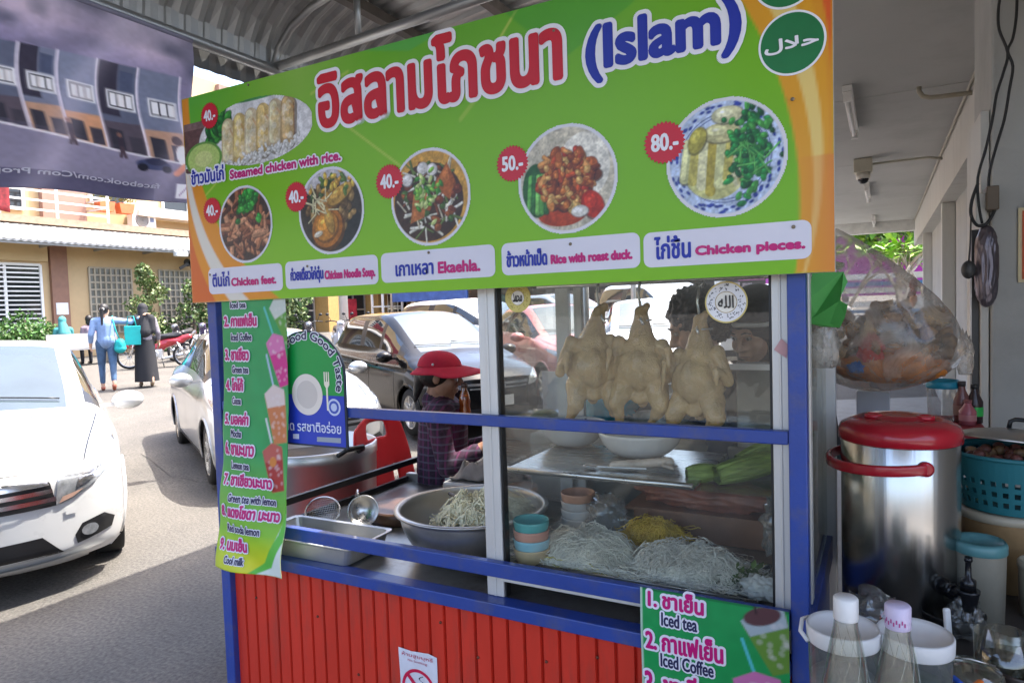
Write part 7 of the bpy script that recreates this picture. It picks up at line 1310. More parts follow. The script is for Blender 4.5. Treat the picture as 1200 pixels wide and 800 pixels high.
        decal('lower_grille', [(-.55, .26), (.55, .26), (.45, .38), (-.45, .38)], 'x', M_blk, .006)
        for sg in (1, -1):
            f_ = (lambda P: P) if sg > 0 else mir; hl = decal('headlight', f_([(.44, .61), (.46, .71), (.62, .775), (.79, .835), (.80, .77), (.72, .68), (.58, .625)]), 'x', M_lens, .012); decal('lamp_reflector', f_([(.55, .655), (.66, .68), (.67, .74), (.56, .72)]), 'x', M_chrome, .018, hl)
    # wipers lie along the foot of the windscreen
    xm = st[4][0]
    for y0, y1 in ((.50, -.04), (-.06, -.58)):
        P = []
        for k in np.linspace(0, 1, 8):
            h = bvh.ray_cast(Vector((xm-.10-.06*k, y0+(y1-y0)*k, 4)), Vector((0, 0, -1)))
            if h[0] is not None: P.append(h[0]+Vector((.008, 0, .014)))
        mb = MB(); mb.tube(P, .006, 6); mb.build('wiper', M_blk, root, world=False)
    if rack:
        for sd in (1, -1): mb = MB(); mb.tube([(.1, .5*sd, 1.62), (0, .5*sd, 1.70), (-1.4, .5*sd, 1.70), (-1.5, .5*sd, 1.62)], .03, 8); mb.build('roof_rail', pm, root, world=False)
        mb = MB(); mb.bb((-1.5, -.5, 1.70), (.1, .5, 1.78)); mb.build('roof_box', pm, root, world=False, bevel=.04)
    return root
wht = paint('white', (.56, .56, .55)); slv = paint('silver', (.46, .47, .48), .6, .3); drk = mat('paint_dark', (.005, .0045, .0045), .14, var=.02, coat=.25, spec=.3); pnk = paint('pale_red', (.50, .17, .15)); 
GC = 'cars parked along the street'
def gz(x, y): return (x, y, H(x, y))
wc = car('parked_car', 'white sedan with chrome grille parked nose to the camera at the left edge', 'car', sedan_st(), wht, gz(-5.93, 2.60), R(-28), GC, .93, 'sedan')
writing('plate_writing', wc, '9', (.09, .435, .135, .49), lambda u, v, d: (2.225+d, u, v), (20, 20, 24), bold=.002, world=False)
car('parked_car', 'silver car half hidden behind the drinks banner', 'car', sedan_st(), slv, gz(-5.9, 5.18), R(-29.7), GC, .9, 'sedan')
car('parked_car', 'dark bronze people carrier parked behind the girl in the red cap', 'car', mpv_st(1.56), drk, gz(-5.40, 7.45), R(-30), GC, .9, 'mpv')
car('parked_car', 'pale red car seen through the left part of the case glass', 'car', sedan_st(), pnk, gz(-4.56, 9.9), R(-42), GC, .95, 'sedan')
car('parked_car', 'white saloon seen between the hanging chickens', 'car', sedan_st(), wht, gz(-3.15, 10.3), R(-68), GC, .98, 'sedan')
car('parked_car', 'white off-roader with roof box seen behind the middle chicken', 'car', mpv_st(1.72), wht, gz(-4.0, 14.2), R(-40), GC, 1, 'mpv', rack=True)
car('parked_car', 'white hatchback seen just beyond the dark people carrier', 'car', mpv_st(1.5), wht, gz(-7.1, 11.6), R(-20), GC, 1, 'mpv')
car('parked_car', 'silver hatchback parked far back, left of the white off-roader', 'car', mpv_st(1.5), slv, gz(-7.3, 16.2), R(-30), GC, 1, 'mpv')
car('parked_car', 'white people carrier parked far back on the right by the pink sign', 'car', mpv_st(1.6), wht, gz(-1.9, 16.6), R(-70), GC, 1, 'mpv')
for k, (x, y) in enumerate(((-4.05, 12.2), (-2.6, 13.0))):
    t = thing('thin_pole', ['grey metal pole between the parked cars, left one', 'grey metal pole between the parked cars, right one'][k], 'pole', (x, y, H(x, y)), group='poles among the parked cars'); mb = MB(); mb.lathe([(.05, H(x, y)), (.05, 3.4)], (x, y, 0), 12); mb.build('pole_shaft', M_pipe, t); mb = MB(); mb.box((x, y, H(x, y)+.02), (.2, .2, .04)); mb.build('base_plate', M_pipe, t)
# ---------------- motorcycles
def motorcycle(name, label, pm, x, y, rz, plate=True):
    t = thing(name, label, 'motorcycle', gz(x, y), rz, 'parked motorcycles'); dk_ = plast('bike_black', (.02, .02, .022), .35)
    for w in (.62, -.62):
        mb = MB(); M = Matrix.Rotation(PI/2, 3, 'X'); mb.lathe([(.235, -.03), (.275, -.028), (.29, 0), (.275, .028), (.235, .03)], (w, 0, .29), 28, M=M, cap=False); wh = mb.build('wheel', M_tyre, t, world=False); mb = MB(); mb.tube([(w+.235*math.cos(a), 0, .29+.235*math.sin(a)) for a in np.linspace(0, 6.28, 25)[:-1]], .014, 6, closed=True); mb.lathe([(.05, -.06), (.05, .06)], (w, 0, .29), 14, M=M)
        for k in range(12): a = k*PI/6; mb.tube([(w, .03*(-1)**k, .29), (w+.235*math.cos(a), 0, .29+.235*math.sin(a))], .004, 4)
        mb.build('rim', M_rim, wh, world=False)
    mb = MB(); mb.cone((.40, 0, .88), (.30, 0, .50), .09, .12); mb.cone((.30, .10, .62), (.22, .13, .32), .07, .04); mb.cone((.30, -.10, .62), (.22, -.13, .32), .07, .04); mb.cone((.30, 0, .52), (-.1, 0, .50), .09, .09); mb.cone((-.1, 0, .56), (-.72, 0, .74), .12, .07); mb.ell((-.35, 0, .64), (.3, .12, .09)); mb.ell((.62, 0, .57), (.2, .055, .05)); mb.cone((.55, 0, .56), (.80, 0, .50), .05, .03)
    link_mesh('body', fuse(mb, .018, 4), pm, t, world=False)
    mb = MB(); mb.cone((.02, 0, .73), (-.50, 0, .80), .085, .075); mb.ell((-.25, 0, .77), (.34, .11, .05)); link_mesh('seat', fuse(mb, .018, 4), dk_, t, world=False)
    mb = MB(); mb.ell((.46, 0, .92), (.10, .10, .085)); link_mesh('headlight_cowl', fuse(mb, .016, 2), pm, t, world=False); mb = MB(); mb.ell((.535, 0, .92), (.03, .06, .05)); mb.build('headlight', M_lens, t, world=False)
    mb = MB(); mb.tube([(.28, -.34, .98), (.36, -.2, 1.0), (.42, 0, .95), (.36, .2, 1.0), (.28, .34, .98)], .014, 8); mb.build('handlebar', M_blk, t, world=False)
    for s in (1, -1):
        mb = MB(); mb.tube([(.36, .22*s, 1.0), (.36, .27*s, 1.13)], .007, 6); mb.ell((.36, .30*s, 1.16), (.018, .045, .034), n=12); mb.build('mirror', M_blk, t, world=False)
        mb = MB(); mb.tube([(.62, .075*s, .29), (.52, .07*s, .55), (.44, .06*s, .80)], .02, 8); mb.build('fork', M_chrome, t, world=False); mb = MB(); mb.tube([(-.62, .085*s, .30), (-.45, .09*s, .62)], .022, 8); mb.build('shock', M_chrome, t, world=False)
    mb = MB(); mb.bb((-.12, -.11, .24), (.2, .11, .46)); mb.lathe([(.09, -.14), (.09, .14)], (.04, 0, .34), 16, M=Matrix.Rotation(PI/2, 3, 'X')); mb.build('engine', M_alu, t, world=False, bevel=.02); mb = MB(); mb.tube([(.2, -.1, .3), (.0, -.15, .2), (-.35, -.16, .26), (-.8, -.17, .36)], [.018, .02, .045, .05], 10); mb.build('exhaust', M_chrome, t, world=False)
    mb = MB(); mb.box((-.78, 0, .58), (.012, .2, .17), M=Matrix.Rotation(R(-20), 3, 'Y')); mb.build('number_plate', mat('plate_white', (.72, .72, .70)), t, world=False); mb = MB(); mb.ell((-.76, 0, .72), (.03, .06, .035), n=12); mb.build('tail_light', plast('tail_red', (.45, .01, .01), .2), t, world=False); mb = MB(); mb.tube([(-.1, .1, .25), (-.16, .22, 0.01)], .012, 6); mb.build('side_stand', M_blk, t, world=False)
    return t
bikes = [('red underbone motorcycle parked behind the two walking women', paint('bike_red', (.36, .012, .02)), -15.7, 10.6, R(-132)), ('black motorcycle parked beside the red one', paint('bike_dark', (.03, .03, .04)), -17.0, 12.25, R(-60)), ('blue-black motorcycle nearest the signboard edge', paint('bike_violet', (.05, .035, .10)), -16.4, 12.55, R(-50)),
 ('dark motorcycle partly behind the arched sign', paint('bike_dark', (.03, .03, .04)), -12.9, 12.9, R(-48)), ('white and black motorcycle beside the pale pole', paint('bike_white', (.5, .5, .52)), -12.2, 13.2, R(-40)), ('red and black motorcycle just behind the dark people carrier', paint('bike_red', (.36, .012, .02)), -11.9, 13.5, R(-44))]
for lab, m, x, y, rz in bikes: motorcycle('motorcycle', lab, m, x, y, rz)

# ================================================================ PEOPLE
def mix_skin(n, c): return mat('skin_'+n, c, .5, var=.08, scale=12, bump=.1, bscale=90)
SK = mix_skin('tan', (.56, .33, .22)); SKD = mix_skin('brown', (.33, .17, .105)); HAIR = mat('black_hair', (.012, .010, .009), .45, var=.5, scale=30, stretch=(1, 1, .3), bump=.5, bscale=80)
class Body:
    def __init__(s, voxel=.012, sm=4): s.p = []; s.vx = voxel; s.sm = sm
    def c(s, tag_, a, b, ra, rb): s.p.append((tag_, 'c', Vector(a), Vector(b), ra, rb)); return s
    def e(s, tag_, c, r, M=None): s.p.append((tag_, 'e', Vector(c), Vector(r), M, 0)); return s
    def head(s, c, f, up=(0, 0, 1), k=1, tag_='skin'):
        f = Vector(f).normalized(); r = f.cross(Vector(up)).normalized(); u = r.cross(f); M = Matrix((r, f, u)).transposed(); c = Vector(c); P = lambda x, y, z: c+(r*x+f*y+u*z)*k
        s.e(tag_, P(0, -.012, .03), Vector((.074, .092, .088))*k, M).e(tag_, P(0, .018, -.045), Vector((.058, .062, .062))*k, M).c(tag_, P(0, .055, -.095), P(0, .045, -.085), .020*k, .026*k)
        s.c(tag_, P(0, .085, .010), P(0, .103, -.030), .009*k, .0135*k).c(tag_, P(-.014, .088, -.034), P(.014, .088, -.034), .009*k, .009*k); s.c(tag_, P(-.030, .076, .022), P(.030, .076, .022), .014*k, .014*k); s.c(tag_, P(-.020, .080, -.060), P(.020, .080, -.060), .0085*k, .0085*k).c(tag_, P(-.016, .078, -.070), P(.016, .078, -.070), .009*k, .009*k); s.e(tag_, P(.04, .05, -.03), Vector((.024, .03, .03))*k, M).e(tag_, P(-.04, .05, -.03), Vector((.024, .03, .03))*k, M)
        for sd in (1, -1): s.e(tag_, P(.074*sd, -.012, -.008), Vector((.010, .020, .030))*k, M)
        s.hc, s.hM, s.P, s.k = c, M, P, k; return s
    def hand(s, w, d, n, tag_='skin', k=1, curl=.5, side=1): # wrist, direction, palm normal
        w, d, n = Vector(w), Vector(d).normalized(), Vector(n).normalized(); n = (n-d*d.dot(n)).normalized(); l = d.cross(n)*side
        s.c(tag_, w, w+d*.04*k, .022*k, .026*k)
        for i, (o_, L) in enumerate(((-.027, .068), (-.009, .078), (.009, .073), (.026, .056))):
            b = w+d*.072*k+l*o_*k; s.c(tag_, w+d*.03*k+l*o_*.7*k, b, .015*k, .011*k); m = b+(d*math.cos(curl)+n*math.sin(curl))*L*.5*k; s.c(tag_, b, m, .0095*k, .0085*k); s.c(tag_, m, m+(d*math.cos(curl*2.2)+n*math.sin(curl*2.2))*L*.5*k, .0085*k, .007*k)
        tb = w+d*.02*k-l*.028*k; m = tb+(d*.6-l*.7+n*.3).normalized()*.036*k; s.c(tag_, w+d*.015*k, tb, .017*k, .013*k).c(tag_, tb, m, .0125*k, .0105*k).c(tag_, m, m+(d*.9-l*.2+n*.4).normalized()*.03*k, .0105*k, .008*k); return s
    def build(s, root, mats, name='body'):
        mb = MB()
        for t, kd, a, b, q, w in s.p:
            if kd == 'c': mb.cone(a, b, q, w, 12)
            else: mb.ell(a, b, M=q, n=16, rings=10)
        me = fuse(mb, s.vx, s.sm, .5); tags = list(mats); 
        pol = np.array([tuple(p.center) for p in me.polygons]); best = np.full(len(pol), 1e9); mi = np.zeros(len(pol), int)
        for t, kd, a, b, q, w in s.p:
            if kd == 'c':
                A, B = np.array(a), np.array(b); d = B-A; tt = np.clip(((pol-A)@d)/max(1e-9, d@d), 0, 1); ds = np.linalg.norm(pol-A-tt[:, None]*d, axis=1)-(q+(w-q)*tt)
            else:
                loc = (pol-np.array(a)); loc = loc@np.array(q) if q is not None else loc; ds = (np.linalg.norm(loc/np.array(b), axis=1)-1)*min(b)
            k = ds < best; best[k] = ds[k]; mi[k] = tags.index(t)
        o = link_mesh(name, me, [mats[t] for t in tags], root); me.polygons.foreach_set('material_index', mi.astype(np.int32)); s.o = o; return o
    def eyes(s, root, lid=True):
        for sd in (1, -1):
            p = s.P(.030*sd, .0755, .004); mb = MB(); mb.ell(p, Vector((.0125, .008, .0075))*s.k, M=s.hM, n=14); e = mb.build('eye', mat('eye_white', (.30, .26, .22), .4), root); mb = MB(); mb.ell(s.P(.030*sd, .0815, .004), Vector((.006, .0035, .006))*s.k, M=s.hM, n=12); mb.build('iris', mat('iris_dark', (.02, .012, .008), .1), e)
            mb = MB(); mb.tube([s.P((.012)*sd, .0885, .024), s.P(.03*sd, .0905, .030), s.P(.048*sd, .079, .024)], [.0022, .0032, .0018], 6); mb.build('eyebrow', HAIR, root)
        mb = MB(); mb.tube([s.P(-.024, .0845, -.0645), s.P(-.01, .0895, -.0635), s.P(.01, .0895, -.0635), s.P(.024, .0845, -.0645)], [.001, .0018, .0018, .001], 6); mb.build('mouth', mat('lip_line', (.16, .05, .045), .5), root)
# girl in the red cap, seated behind the cart, in profile to the right
g = thing('person', 'person in a red cap and dark checked shirt sitting on the red chair', 'person', (-1.88, 2.66, .43), 0); F_ = Vector((.90, .43, 0)).normalized(); Lf = Vector((-F_.y, F_.x, 0)); pv = Vector((-1.875, 2.69, .52))
def gp(f, l, z): return Vector((-1.875, 2.69, 0))+F_*f+Lf*l+Vector((0, 0, z))
SH = mat('dark_check_shirt', (.036, .020, .036), .9, var=.75, scale=45, dirt=(.20, .02, .09), dirtscale=5, dirtamt=.5); 
def plaid(m, cols, sc):   # woven check
    t = m.node_tree; b = t.nodes['Principled BSDF']; src = b.inputs['Base Color'].links[0].from_socket; tc = t.nodes.new('ShaderNodeTexCoord')
    for ax, c in zip('XZ', cols):
        w = t.nodes.new('ShaderNodeTexWave'); w.bands_direction = ax; w.inputs['Scale'].default_value = sc; w.inputs['Distortion'].default_value = .6; w.inputs['Detail'].default_value = 1; t.links.new(tc.outputs['Object'], w.inputs[0])
        r = t.nodes.new('ShaderNodeMapRange'); r.inputs['From Min'].default_value = .80; r.inputs['From Max'].default_value = .95; r.inputs['To Max'].default_value = .7; t.links.new(w.outputs['Fac'], r.inputs[0]); mx = t.nodes.new('ShaderNodeMixRGB'); mx.inputs[2].default_value = c+(1,); t.links.new(r.outputs[0], mx.inputs[0]); t.links.new(src, mx.inputs[1]); src = mx.outputs[0]
    t.links.new(src, b.inputs['Base Color'])
plaid(SH, ((.16, .03, .10), (.10, .09, .13)), 9)
PT = mat('dark_trousers', (.03, .03, .04), .9)
hc = Vector(atY(517, 440, 2.69)); B = Body(.0055, 4); off = (hc-Vector((-1.875, 2.69, 0))).dot(F_)
B.e('shirt', gp(0, 0, .58), (.13, .15, .12)).c('shirt', gp(.0, 0, .62), gp(.02, 0, .97), .125, .12).c('shirt', gp(.02, .115, 1.02), gp(.02, -.115, 1.02), .075, .075).c('shirt', gp(.01, 0, 1.02), gp(off-.045, 0, 1.07), .085, .055).c('skin', gp(off-.045, 0, 1.05), gp(off-.02, 0, hc.z-.05), .046, .046)
B.head(hc, F_+Vector((0, 0, -.10)), k=.97)
for sd in (1, -1):
    el = gp(.06, .19*sd, .79); wr_ = gp(.29, .12*sd, .90 if sd < 0 else .86); B.c('shirt', gp(.02, .155*sd, 1.01), el, .057, .046).c('shirt', el, el+(wr_-el)*.55, .045, .04).c('skin', el+(wr_-el)*.5, wr_, .033, .025); B.hand(wr_, (wr_-el)*.6+F_*.1+Vector((0, 0, -.02)), (0, 0, -1) if sd < 0 else (0, 0, -1), curl=.6, side=-sd)
    kn = gp(.40, .11*sd, .50); B.c('trousers', gp(.02, .09*sd, .53), kn, .085, .062).c('trousers', kn, gp(.38, .11*sd, .12), .058, .042).c('skin', gp(.38, .11*sd, .10), gp(.38, .11*sd, .06), .034, .032).c('shoe', gp(.36, .11*sd, .035), gp(.52, .12*sd, .03), .034, .028)
B.build(g, {'skin': SKD, 'shirt': SH, 'trousers': PT, 'shoe': M_blk}); B.eyes(g)
mb = MB()
mb.ell(B.P(0, -.028, .012), (.080, .094, .075), M=B.hM); mb.cone(B.P(0, -.10, -.01), B.P(0, -.115, -.10), .035, .018); mb.cone(B.P(0, -.10, -.02), B.P(.0, -.12, -.13), .02, .012); link_mesh('hair', fuse(mb, .006, 2), HAIR, g)
CAP = mat('red_cap_cloth', (.46, .012, .04), .85, var=.1, scale=40, bump=.3, bscale=300); cp = []
vs = []; nA, nB = 40, 12
for j in range(nB+1):
    t = j/nB*PI/2; 
    for i in range(nA): a = 2*PI*i/nA; vs.append(B.P(.090*math.cos(a)*math.cos(t)**.8, -.010+.110*math.sin(a)*math.cos(t)**.8, .040+.082*math.sin(t)))
mb = MB(); mb.add(vs, [(j*nA+i, j*nA+(i+1) % nA, (j+1)*nA+(i+1) % nA, (j+1)*nA+i) for j in range(nB) for i in range(nA)], sm=True); cap_ = mb.build('cap', CAP, g); s_ = cap_.modifiers.new('s', 'SOLIDIFY'); s_.thickness = .004
vs = []; nA = 40
for j in range(6):
    for i in range(nA+1):
        a = R(-158+316*i/nA)+PI/2; fr = max(0, math.cos(a-PI/2)); wd = (.036+.082*fr**.8)*j/5; rr = Vector((.091*math.cos(a), -.010+.111*math.sin(a), 0)); d = Vector((math.cos(a), math.sin(a), 0)); q = rr+d*wd; vs.append(B.P(q.x, q.y, .048-.85*wd*(1-.72*fr)+.10*q.y))
mb = MB(); mb.add(vs, [(j*(nA+1)+i, j*(nA+1)+i+1, (j+1)*(nA+1)+i+1, (j+1)*(nA+1)+i) for j in range(5) for i in range(nA)], sm=True); o = mb.build('brim', CAP, cap_); s_ = o.modifiers.new('s', 'SOLIDIFY'); s_.thickness = .004
mb = MB(); mb.ell(B.P(.092, -.03, .06), (.006, .006, .006)); mb.build('cap_button', M_lid, cap_)
# seller behind the glass
s_h = Vector(atY(884, 389, 2.58)); F_ = Vector((-.42, -.80, -.30)); g = thing('person', 'person in a black hood with white band bending over behind the glass case', 'person', (s_h.x+.06, 2.75, .1), 0); B = Body(.0065, 4)
fl_ = Vector((F_.x, F_.y, 0)).normalized(); rt_ = Vector((-fl_.y, fl_.x, 0)); b0 = Vector((s_h.x+.05, 2.74, 0))
def sp(f, l, z): return b0+fl_*f+rt_*l+Vector((0, 0, z))
B.e('cloth', sp(0, 0, .88), (.16, .15, .14)).c('cloth', sp(0, 0, .9), sp(.02, 0, 1.10), .135, .135).c('cloth', sp(.02, .13, 1.18), sp(.02, -.13, 1.18), .068, .068).c('cloth', sp(.03, 0, 1.2), sp(.09, 0, 1.27), .06, .05).c('skin', sp(.08, 0, 1.24), s_h+Vector((0, .03, -.05)), .045, .045); B.head(s_h, F_, k=.98)
for sd in (1, -1):
    el = sp(.05, .24*sd, .95); w_r = sp(.25, .14*sd, .98); B.c('cloth', sp(.02, .17*sd, 1.18), el, .058, .048).c('cloth', el, w_r, .046, .036); B.hand(w_r, fl_+Vector((0, 0, -.3)), (0, 0, -1), curl=.5, side=sd); B.c('legs', sp(0, .08*sd, .85), sp(0, .09*sd, .5), .085, .062).c('legs', sp(0, .09*sd, .5), sp(-.02, .09*sd, .16), .058, .04).c('shoe', sp(-.03, .09*sd, .14), sp(.14, .10*sd, .135), .036, .032)
B.build(g, {'skin': SK, 'cloth': mat('charcoal_cloth', (.030, .032, .036), .9, var=.2, scale=20), 'legs': PT, 'shoe': M_blk}); B.eyes(g)
mb = MB(); M = B.hM
mb.ell(B.P(0, -.035, .055), (.105, .115, .115), M=M); mb.cone(B.P(0, -.07, .0), B.P(0, -.05, -.16), .09, .10); mb.cone(B.P(.07, -.02, -.02), B.P(.06, -.02, -.14), .035, .05); mb.cone(B.P(-.07, -.02, -.02), B.P(-.06, -.02, -.14), .035, .05); mb.cone(B.P(-.05, .045, .105), B.P(.05, .045, .105), .028, .028); hd = link_mesh('hood', fuse(mb, .007, 3), mat('black_hood', (.014, .015, .017), .55, var=.3, scale=9), g)
mb = MB(); mb.tube([B.P(.095*math.sin(a)*1.02, .095*math.cos(a)-.012, .058-.02*math.sin(a)**2) for a in np.linspace(-1.5, 1.5, 20)], .0085, 8); mb.build('white_band', mat('band_white', (.6, .6, .58), .7), hd)
# helper with dark curly hair, turned to the left
s_h = Vector(atY(815, 382, 2.5)); F_ = Vector((-.86, -.30, -.40)); g = thing('person', 'person with short dark curly hair turned away behind the right hanging chicken', 'person', (s_h.x+.05, 2.62, .1), 0); B = Body(.008, 4); fl_ = Vector((F_.x, F_.y, 0)).normalized(); rt_ = Vector((-fl_.y, fl_.x, 0)); b0 = Vector((s_h.x+.07, 2.56, 0))
B.e('cloth', sp(0, 0, .88), (.15, .15, .14)).c('cloth', sp(0, 0, .9), sp(0, 0, 1.10), .13, .13).c('cloth', sp(0, .11, 1.17), sp(0, -.11, 1.17), .068, .068).c('cloth', sp(.0, 0, 1.18), sp(.05, 0, 1.27), .06, .05).c('skin', sp(.04, 0, 1.24), s_h+Vector((.03, .02, -.05)), .048, .048); B.head(s_h, F_)
for sd in (1, -1):
    el = sp(.04, .22*sd, .95); w_r = sp(.24, .15*sd, .95); B.c('cloth', sp(0, .16*sd, 1.16), el, .058, .048).c('skin', el, w_r, .042, .028); B.hand(w_r, fl_+Vector((0, 0, -.3)), (0, 0, -1), curl=.5, side=sd); B.c('legs', sp(0, .08*sd, .85), sp(0, .09*sd, .5), .085, .062).c('legs', sp(0, .09*sd, .5), sp(-.02, .09*sd, .16), .058, .04).c('shoe', sp(-.03, .09*sd, .14), sp(.14, .10*sd, .135), .036, .032)
B.build(g, {'skin': SK, 'cloth': mat('navy_cloth', (.03, .045, .075), .9, var=.3, scale=15), 'legs': PT, 'shoe': M_blk}); B.eyes(g)
mb = MB(); mb.ell(B.P(0, -.03, .045), (.094, .108, .098), M=B.hM); mb.ell(B.P(0, -.07, -.01), (.085, .06, .08), M=B.hM); link_mesh('hair', fuse(mb, .006, 2, noise_amt=.016, noise_scale=60), HAIR, g)
# two women walking away along the street
def walker(name, label, x, y, hh, fdir, cols, skirt=False, hijab=None, reach=None, raise_r=None):
    z0 = H(x, y); g = thing(name, label, 'person', (x, y, z0), group='people out on the street'); f = Vector(fdir).normalized(); r = f.cross(Vector((0, 0, 1))); k = hh/1.62
    def P(a, b, z): return Vector((x, y, z0))+f*a*k+r*b*k+Vector((0, 0, z*k))
    B = Body(.012, 3)
    B.e('top', P(0, 0, .95), Vector((.17, .15, .16))*k).c('top', P(0, 0, .95), P(.0, 0, 1.22), .150*k, .145*k).c('top', P(0, .14, 1.31), P(0, -.14, 1.31), .075*k, .075*k).c('skin', P(0, 0, 1.34), P(.01, 0, 1.42), .05*k, .048*k); B.head(P(.015, 0, 1.50), f+Vector((0, 0, -.02))+r*(.35 if raise_r else .1), k=k)
    for sd in (1, -1):
        s0 = P(0, .175*sd, 1.31)
        if raise_r and sd == 1: el = P(.02, .43, 1.27); w_ = P(-.01, .62, 1.39)
        else: el = P(-.05, .235*sd, 1.06); w_ = P(.06, .25*sd, .86)
        B.c('top', s0, el, .062*k, .052*k).c('top', el, el+(w_-el)*.6, .05*k, .042*k).c('skin', el+(w_-el)*.5, w_, .036*k, .028*k); B.hand(w_, w_-el, (0, 0, -1) if raise_r and sd == 1 else f*-.3+r*-sd, k=k, curl=.45, side=sd)
        st_ = (.14, -.20)[sd > 0]; kn = P(st_*.55+.05, .09*sd, .50); an = P(st_, .09*sd, .10 if st_ > 0 else .16)
        B.c('legs', P(0, .085*sd, .90), kn, .095*k, .065*k).c('legs', kn, kn+(an-kn)*.82, .062*k, .046*k).c('skin', kn+(an-kn)*.8, an, .038*k, .034*k).c('shoe', an+Vector((0, 0, -.05*k)), an+f*.15*k+Vector((0, 0, (-.07 if st_ > 0 else -.12)*k)), .04*k, .034*k)
    B.build(g, dict(top=cols[0], legs=cols[1], skin=SK, shoe=cols[2])); 
    if skirt:
        mb = MB(); n = 28; vs = [P(.0+(.155+.07*j/8)*math.cos(a)*(1+.05*math.sin(5*a)*j/8)-.02*j/8, (.165+.05*j/8)*math.sin(a)*(1+.05*math.sin(5*a)*j/8), .98-.86*j/8) for j in range(9) for a in np.linspace(0, 2*PI, n+1)[:-1]]; mb.add(vs, [(j*n+i, j*n+(i+1) % n, (j+1)*n+(i+1) % n, (j+1)*n+i) for j in range(8) for i in range(n)], sm=True); mb.build('skirt', cols[1], g)
    if hijab:
        mb = MB(); mb.ell(B.P(0, -.02, .03), Vector((.096, .112, .112))*k, M=B.hM); mb.cone(B.P(0, -.06, -.03), P(-.12, 0, 1.08), .085*k, .12*k); mb.cone(P(-.06, .12, 1.33), P(-.09, .13, 1.10), .09*k, .07*k); mb.cone(P(-.06, -.12, 1.33), P(-.09, -.13, 1.10), .09*k, .07*k); mb.cone(P(.08, 0, 1.36), P(.10, 0, 1.18), .08*k, .09*k); link_mesh('headscarf', fuse(mb, .014, 4), hijab, g)
    else:
        mb = MB(); mb.ell(B.P(0, -.03, .035), Vector((.086, .10, .10))*k, M=B.hM); mb.cone(B.P(0, -.11, .03), B.P(0, -.12, .02), .035*k, .035*k); mb.cone(B.P(0, -.12, .01), B.P(0, -.14, -.26), .032*k, .018*k); link_mesh('hair', fuse(mb, .012, 2), HAIR, g); mb = MB(); mb.ell(B.P(0, -.115, .025), Vector((.042, .02, .042))*k, M=B.hM); mb.build('hair_tie', M_lid, g)
    return P, B
away = (-.86, .51, 0); DEN = mat('denim_shirt', (.20, .29, .46), .9, var=.2, scale=8); JN = mat('blue_jeans', (.06, .11, .19), .9, var=.3, scale=9); TEAL = mat('teal_canvas', (.01, .34, .33), .7, var=.1)
P1, B1 = walker('person', 'person in a pale blue shirt and jeans walking with an arm around the one beside', -12.73, 7.58, 1.62, away, (DEN, JN, mat('red_sandal', (.36, .10, .06), .6)), raise_r=True)
P2, B2 = walker('person', 'person in a black headscarf, grey blouse and long black skirt walking away', -12.50, 8.18, 1.60, away, (mat('grey_blouse', (.20, .18, .20), .9, var=.35, scale=25), mat('black_skirt', (.014, .014, .017), .9), mat('tan_sandal', (.3, .22, .15), .7)), skirt=True, hijab=mat('black_scarf', (.016, .016, .02), .8, var=.3))
def bagmesh(name, lab, c, r, strap, m):
    t = thing(name, lab, 'bag', c); mb = MB(); mb.ell(c, r); mb.ell(Vector(c)+Vector((0, 0, -r[2]*.4)), (r[0]*1.08, r[1]*1.08, r[2]*.6)); link_mesh('pouch', fuse(mb, .012, 3, noise_amt=.012, noise_scale=14), m, t); mb = MB(); mb.tube(strap, .011, 6); mb.build('strap', m, t)
c = P1(-.14, .22, .84); bagmesh('shoulder_bag', 'teal drawstring bag hanging from the shoulder of the person in blue', c, (.11, .09, .14), [c+Vector((0, 0, .12)), P1(-.17, .17, 1.1), P1(-.12, .13, 1.30), P1(0, .12, 1.39), P1(.13, .13, 1.2), c+Vector((0, 0, .12))], TEAL)
t = thing('tote_bag', 'flat teal tote bag carried between the two walking people', 'bag', P2(-.12, -.25, .95)); mb = MB(); b = P2(-.16, -.20, 1.02); fx_ = Vector(away); rx_ = fx_.cross(Vector((0, 0, 1))); mb.prism([(-.13, -.18), (.13, -.18), (.14, .18), (-.14, .18)], b, rx_, (0, 0, 1), fx_*-.05); mb.build('pouch', TEAL, t, bevel=.01); mb = MB(); mb.tube([b+rx_*-.09+Vector((0, 0, .18)), b+rx_*-.06+Vector((0, 0, .36)), b+rx_*.03+Vector((0, 0, .36)), b+rx_*.07+Vector((0, 0, .18))], .01, 6); mb.build('strap', TEAL, t)
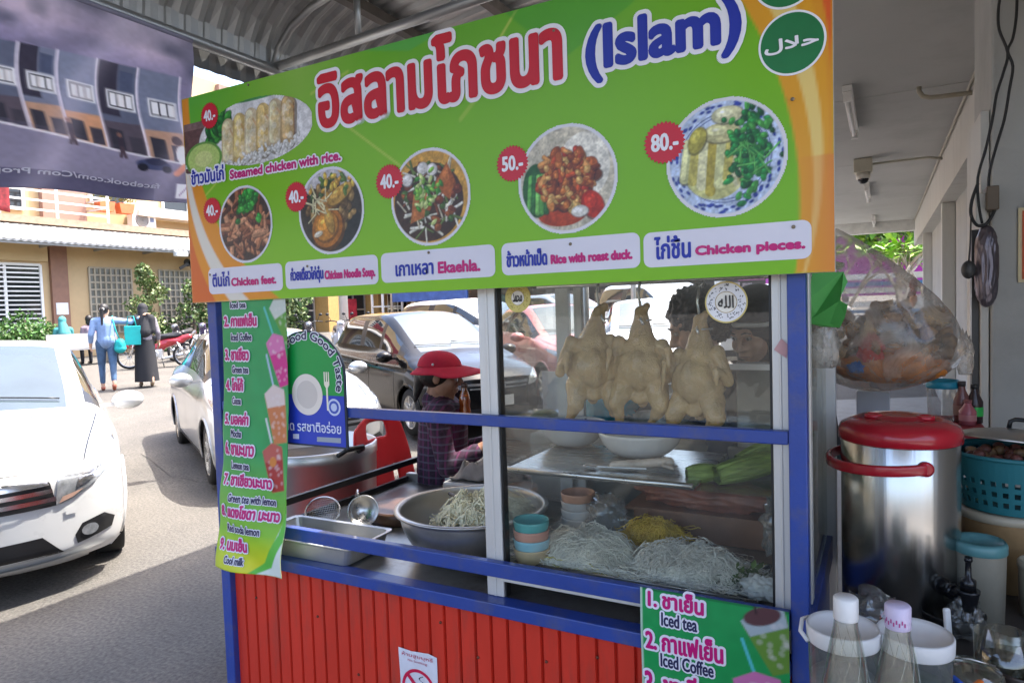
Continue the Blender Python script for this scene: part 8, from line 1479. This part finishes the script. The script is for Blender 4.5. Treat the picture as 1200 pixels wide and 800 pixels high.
# two people seated on a bench by the building
bx0, by0 = -18.6, 10.35; z0 = H(bx0, by0); t = thing('bench', 'grey perforated metal bench in front of the brown pilaster', 'bench', (bx0, by0, z0)); mb = MB(); mb.bb((bx0-.22, by0-.9, z0+.42), (bx0+.22, by0+.9, z0+.45)); mb.build('seat', M_alu, t); mb = MB(); mb.bb((bx0+.20, by0-.9, z0+.46), (bx0+.23, by0+.9, z0+.85)); mb.build('backrest', M_alu, t)
for y in (-.8, .8): mb = MB(); mb.bb((bx0-.2, by0+y-.02, z0), (bx0+.2, by0+y+.02, z0+.42)); mb.build('leg', M_alu, t)
def sitter(label, x, y, top, scarf, seat=.45):
    z0 = H(x, y); g = thing('person', label, 'person', (x, y, z0), group='people out on the street'); f = Vector((-.95, .2, 0)).normalized(); r = f.cross(Vector((0, 0, 1)))
    def P(a, b, z): return Vector((x, y, z0))+f*a+r*b+Vector((0, 0, z))
    B = Body(.016, 3); B.e('top', P(0, 0, .56), (.17, .16, .13)).c('top', P(0, 0, .58), P(.03, 0, .88), .14, .14).c('top', P(.03, .13, .98), P(.03, -.13, .98), .075, .075).c('skin', P(.03, 0, 1.0), P(.05, 0, 1.1), .05, .048); B.head(P(.06, 0, 1.19), f+r*.6)
    for sd in (1, -1):
        el = P(.06, .21*sd, .75); w_ = P(.28, .13*sd, .64); B.c('top', P(.03, .17*sd, .97), el, .06, .05).c('top', el, w_, .046, .034); B.hand(w_, f, (0, 0, -1), curl=.5, side=sd); kn = P(.44, .1*sd, .52); B.c('legs', P(.02, .09*sd, .54), kn, .09, .066).c('legs', kn, P(.42, .1*sd, .10), .06, .045).c('shoe', P(.42, .1*sd, .05), P(.56, .1*sd, .04), .042, .036)
    B.build(g, dict(top=top, legs=PT, skin=SK, shoe=M_blk)); mb = MB()
    mb.ell(B.P(0, -.025, .03), (.094, .11, .108), M=B.hM); 
    if scarf: mb.cone(B.P(0, -.05, -.03), P(-.06, 0, .86), .085, .15); link_mesh('headscarf', fuse(mb, .016, 3), scarf, g)
    else: mb.ell(B.P(0, -.07, -.06), (.075, .05, .09), M=B.hM); link_mesh('hair', fuse(mb, .014, 2), HAIR, g)
sitter('person in a teal headscarf sitting on the grey bench', bx0, by0-.35, mat('teal_cloth', (.06, .26, .26), .9), mat('teal_cloth', (.06, .26, .26), .9)); sitter('person with dark hair and a dusty pink top sitting on the grey bench', bx0+.02, by0+.32, mat('dusty_pink', (.30, .21, .24), .9), None)

bpy.data.scenes.remove(SCR)
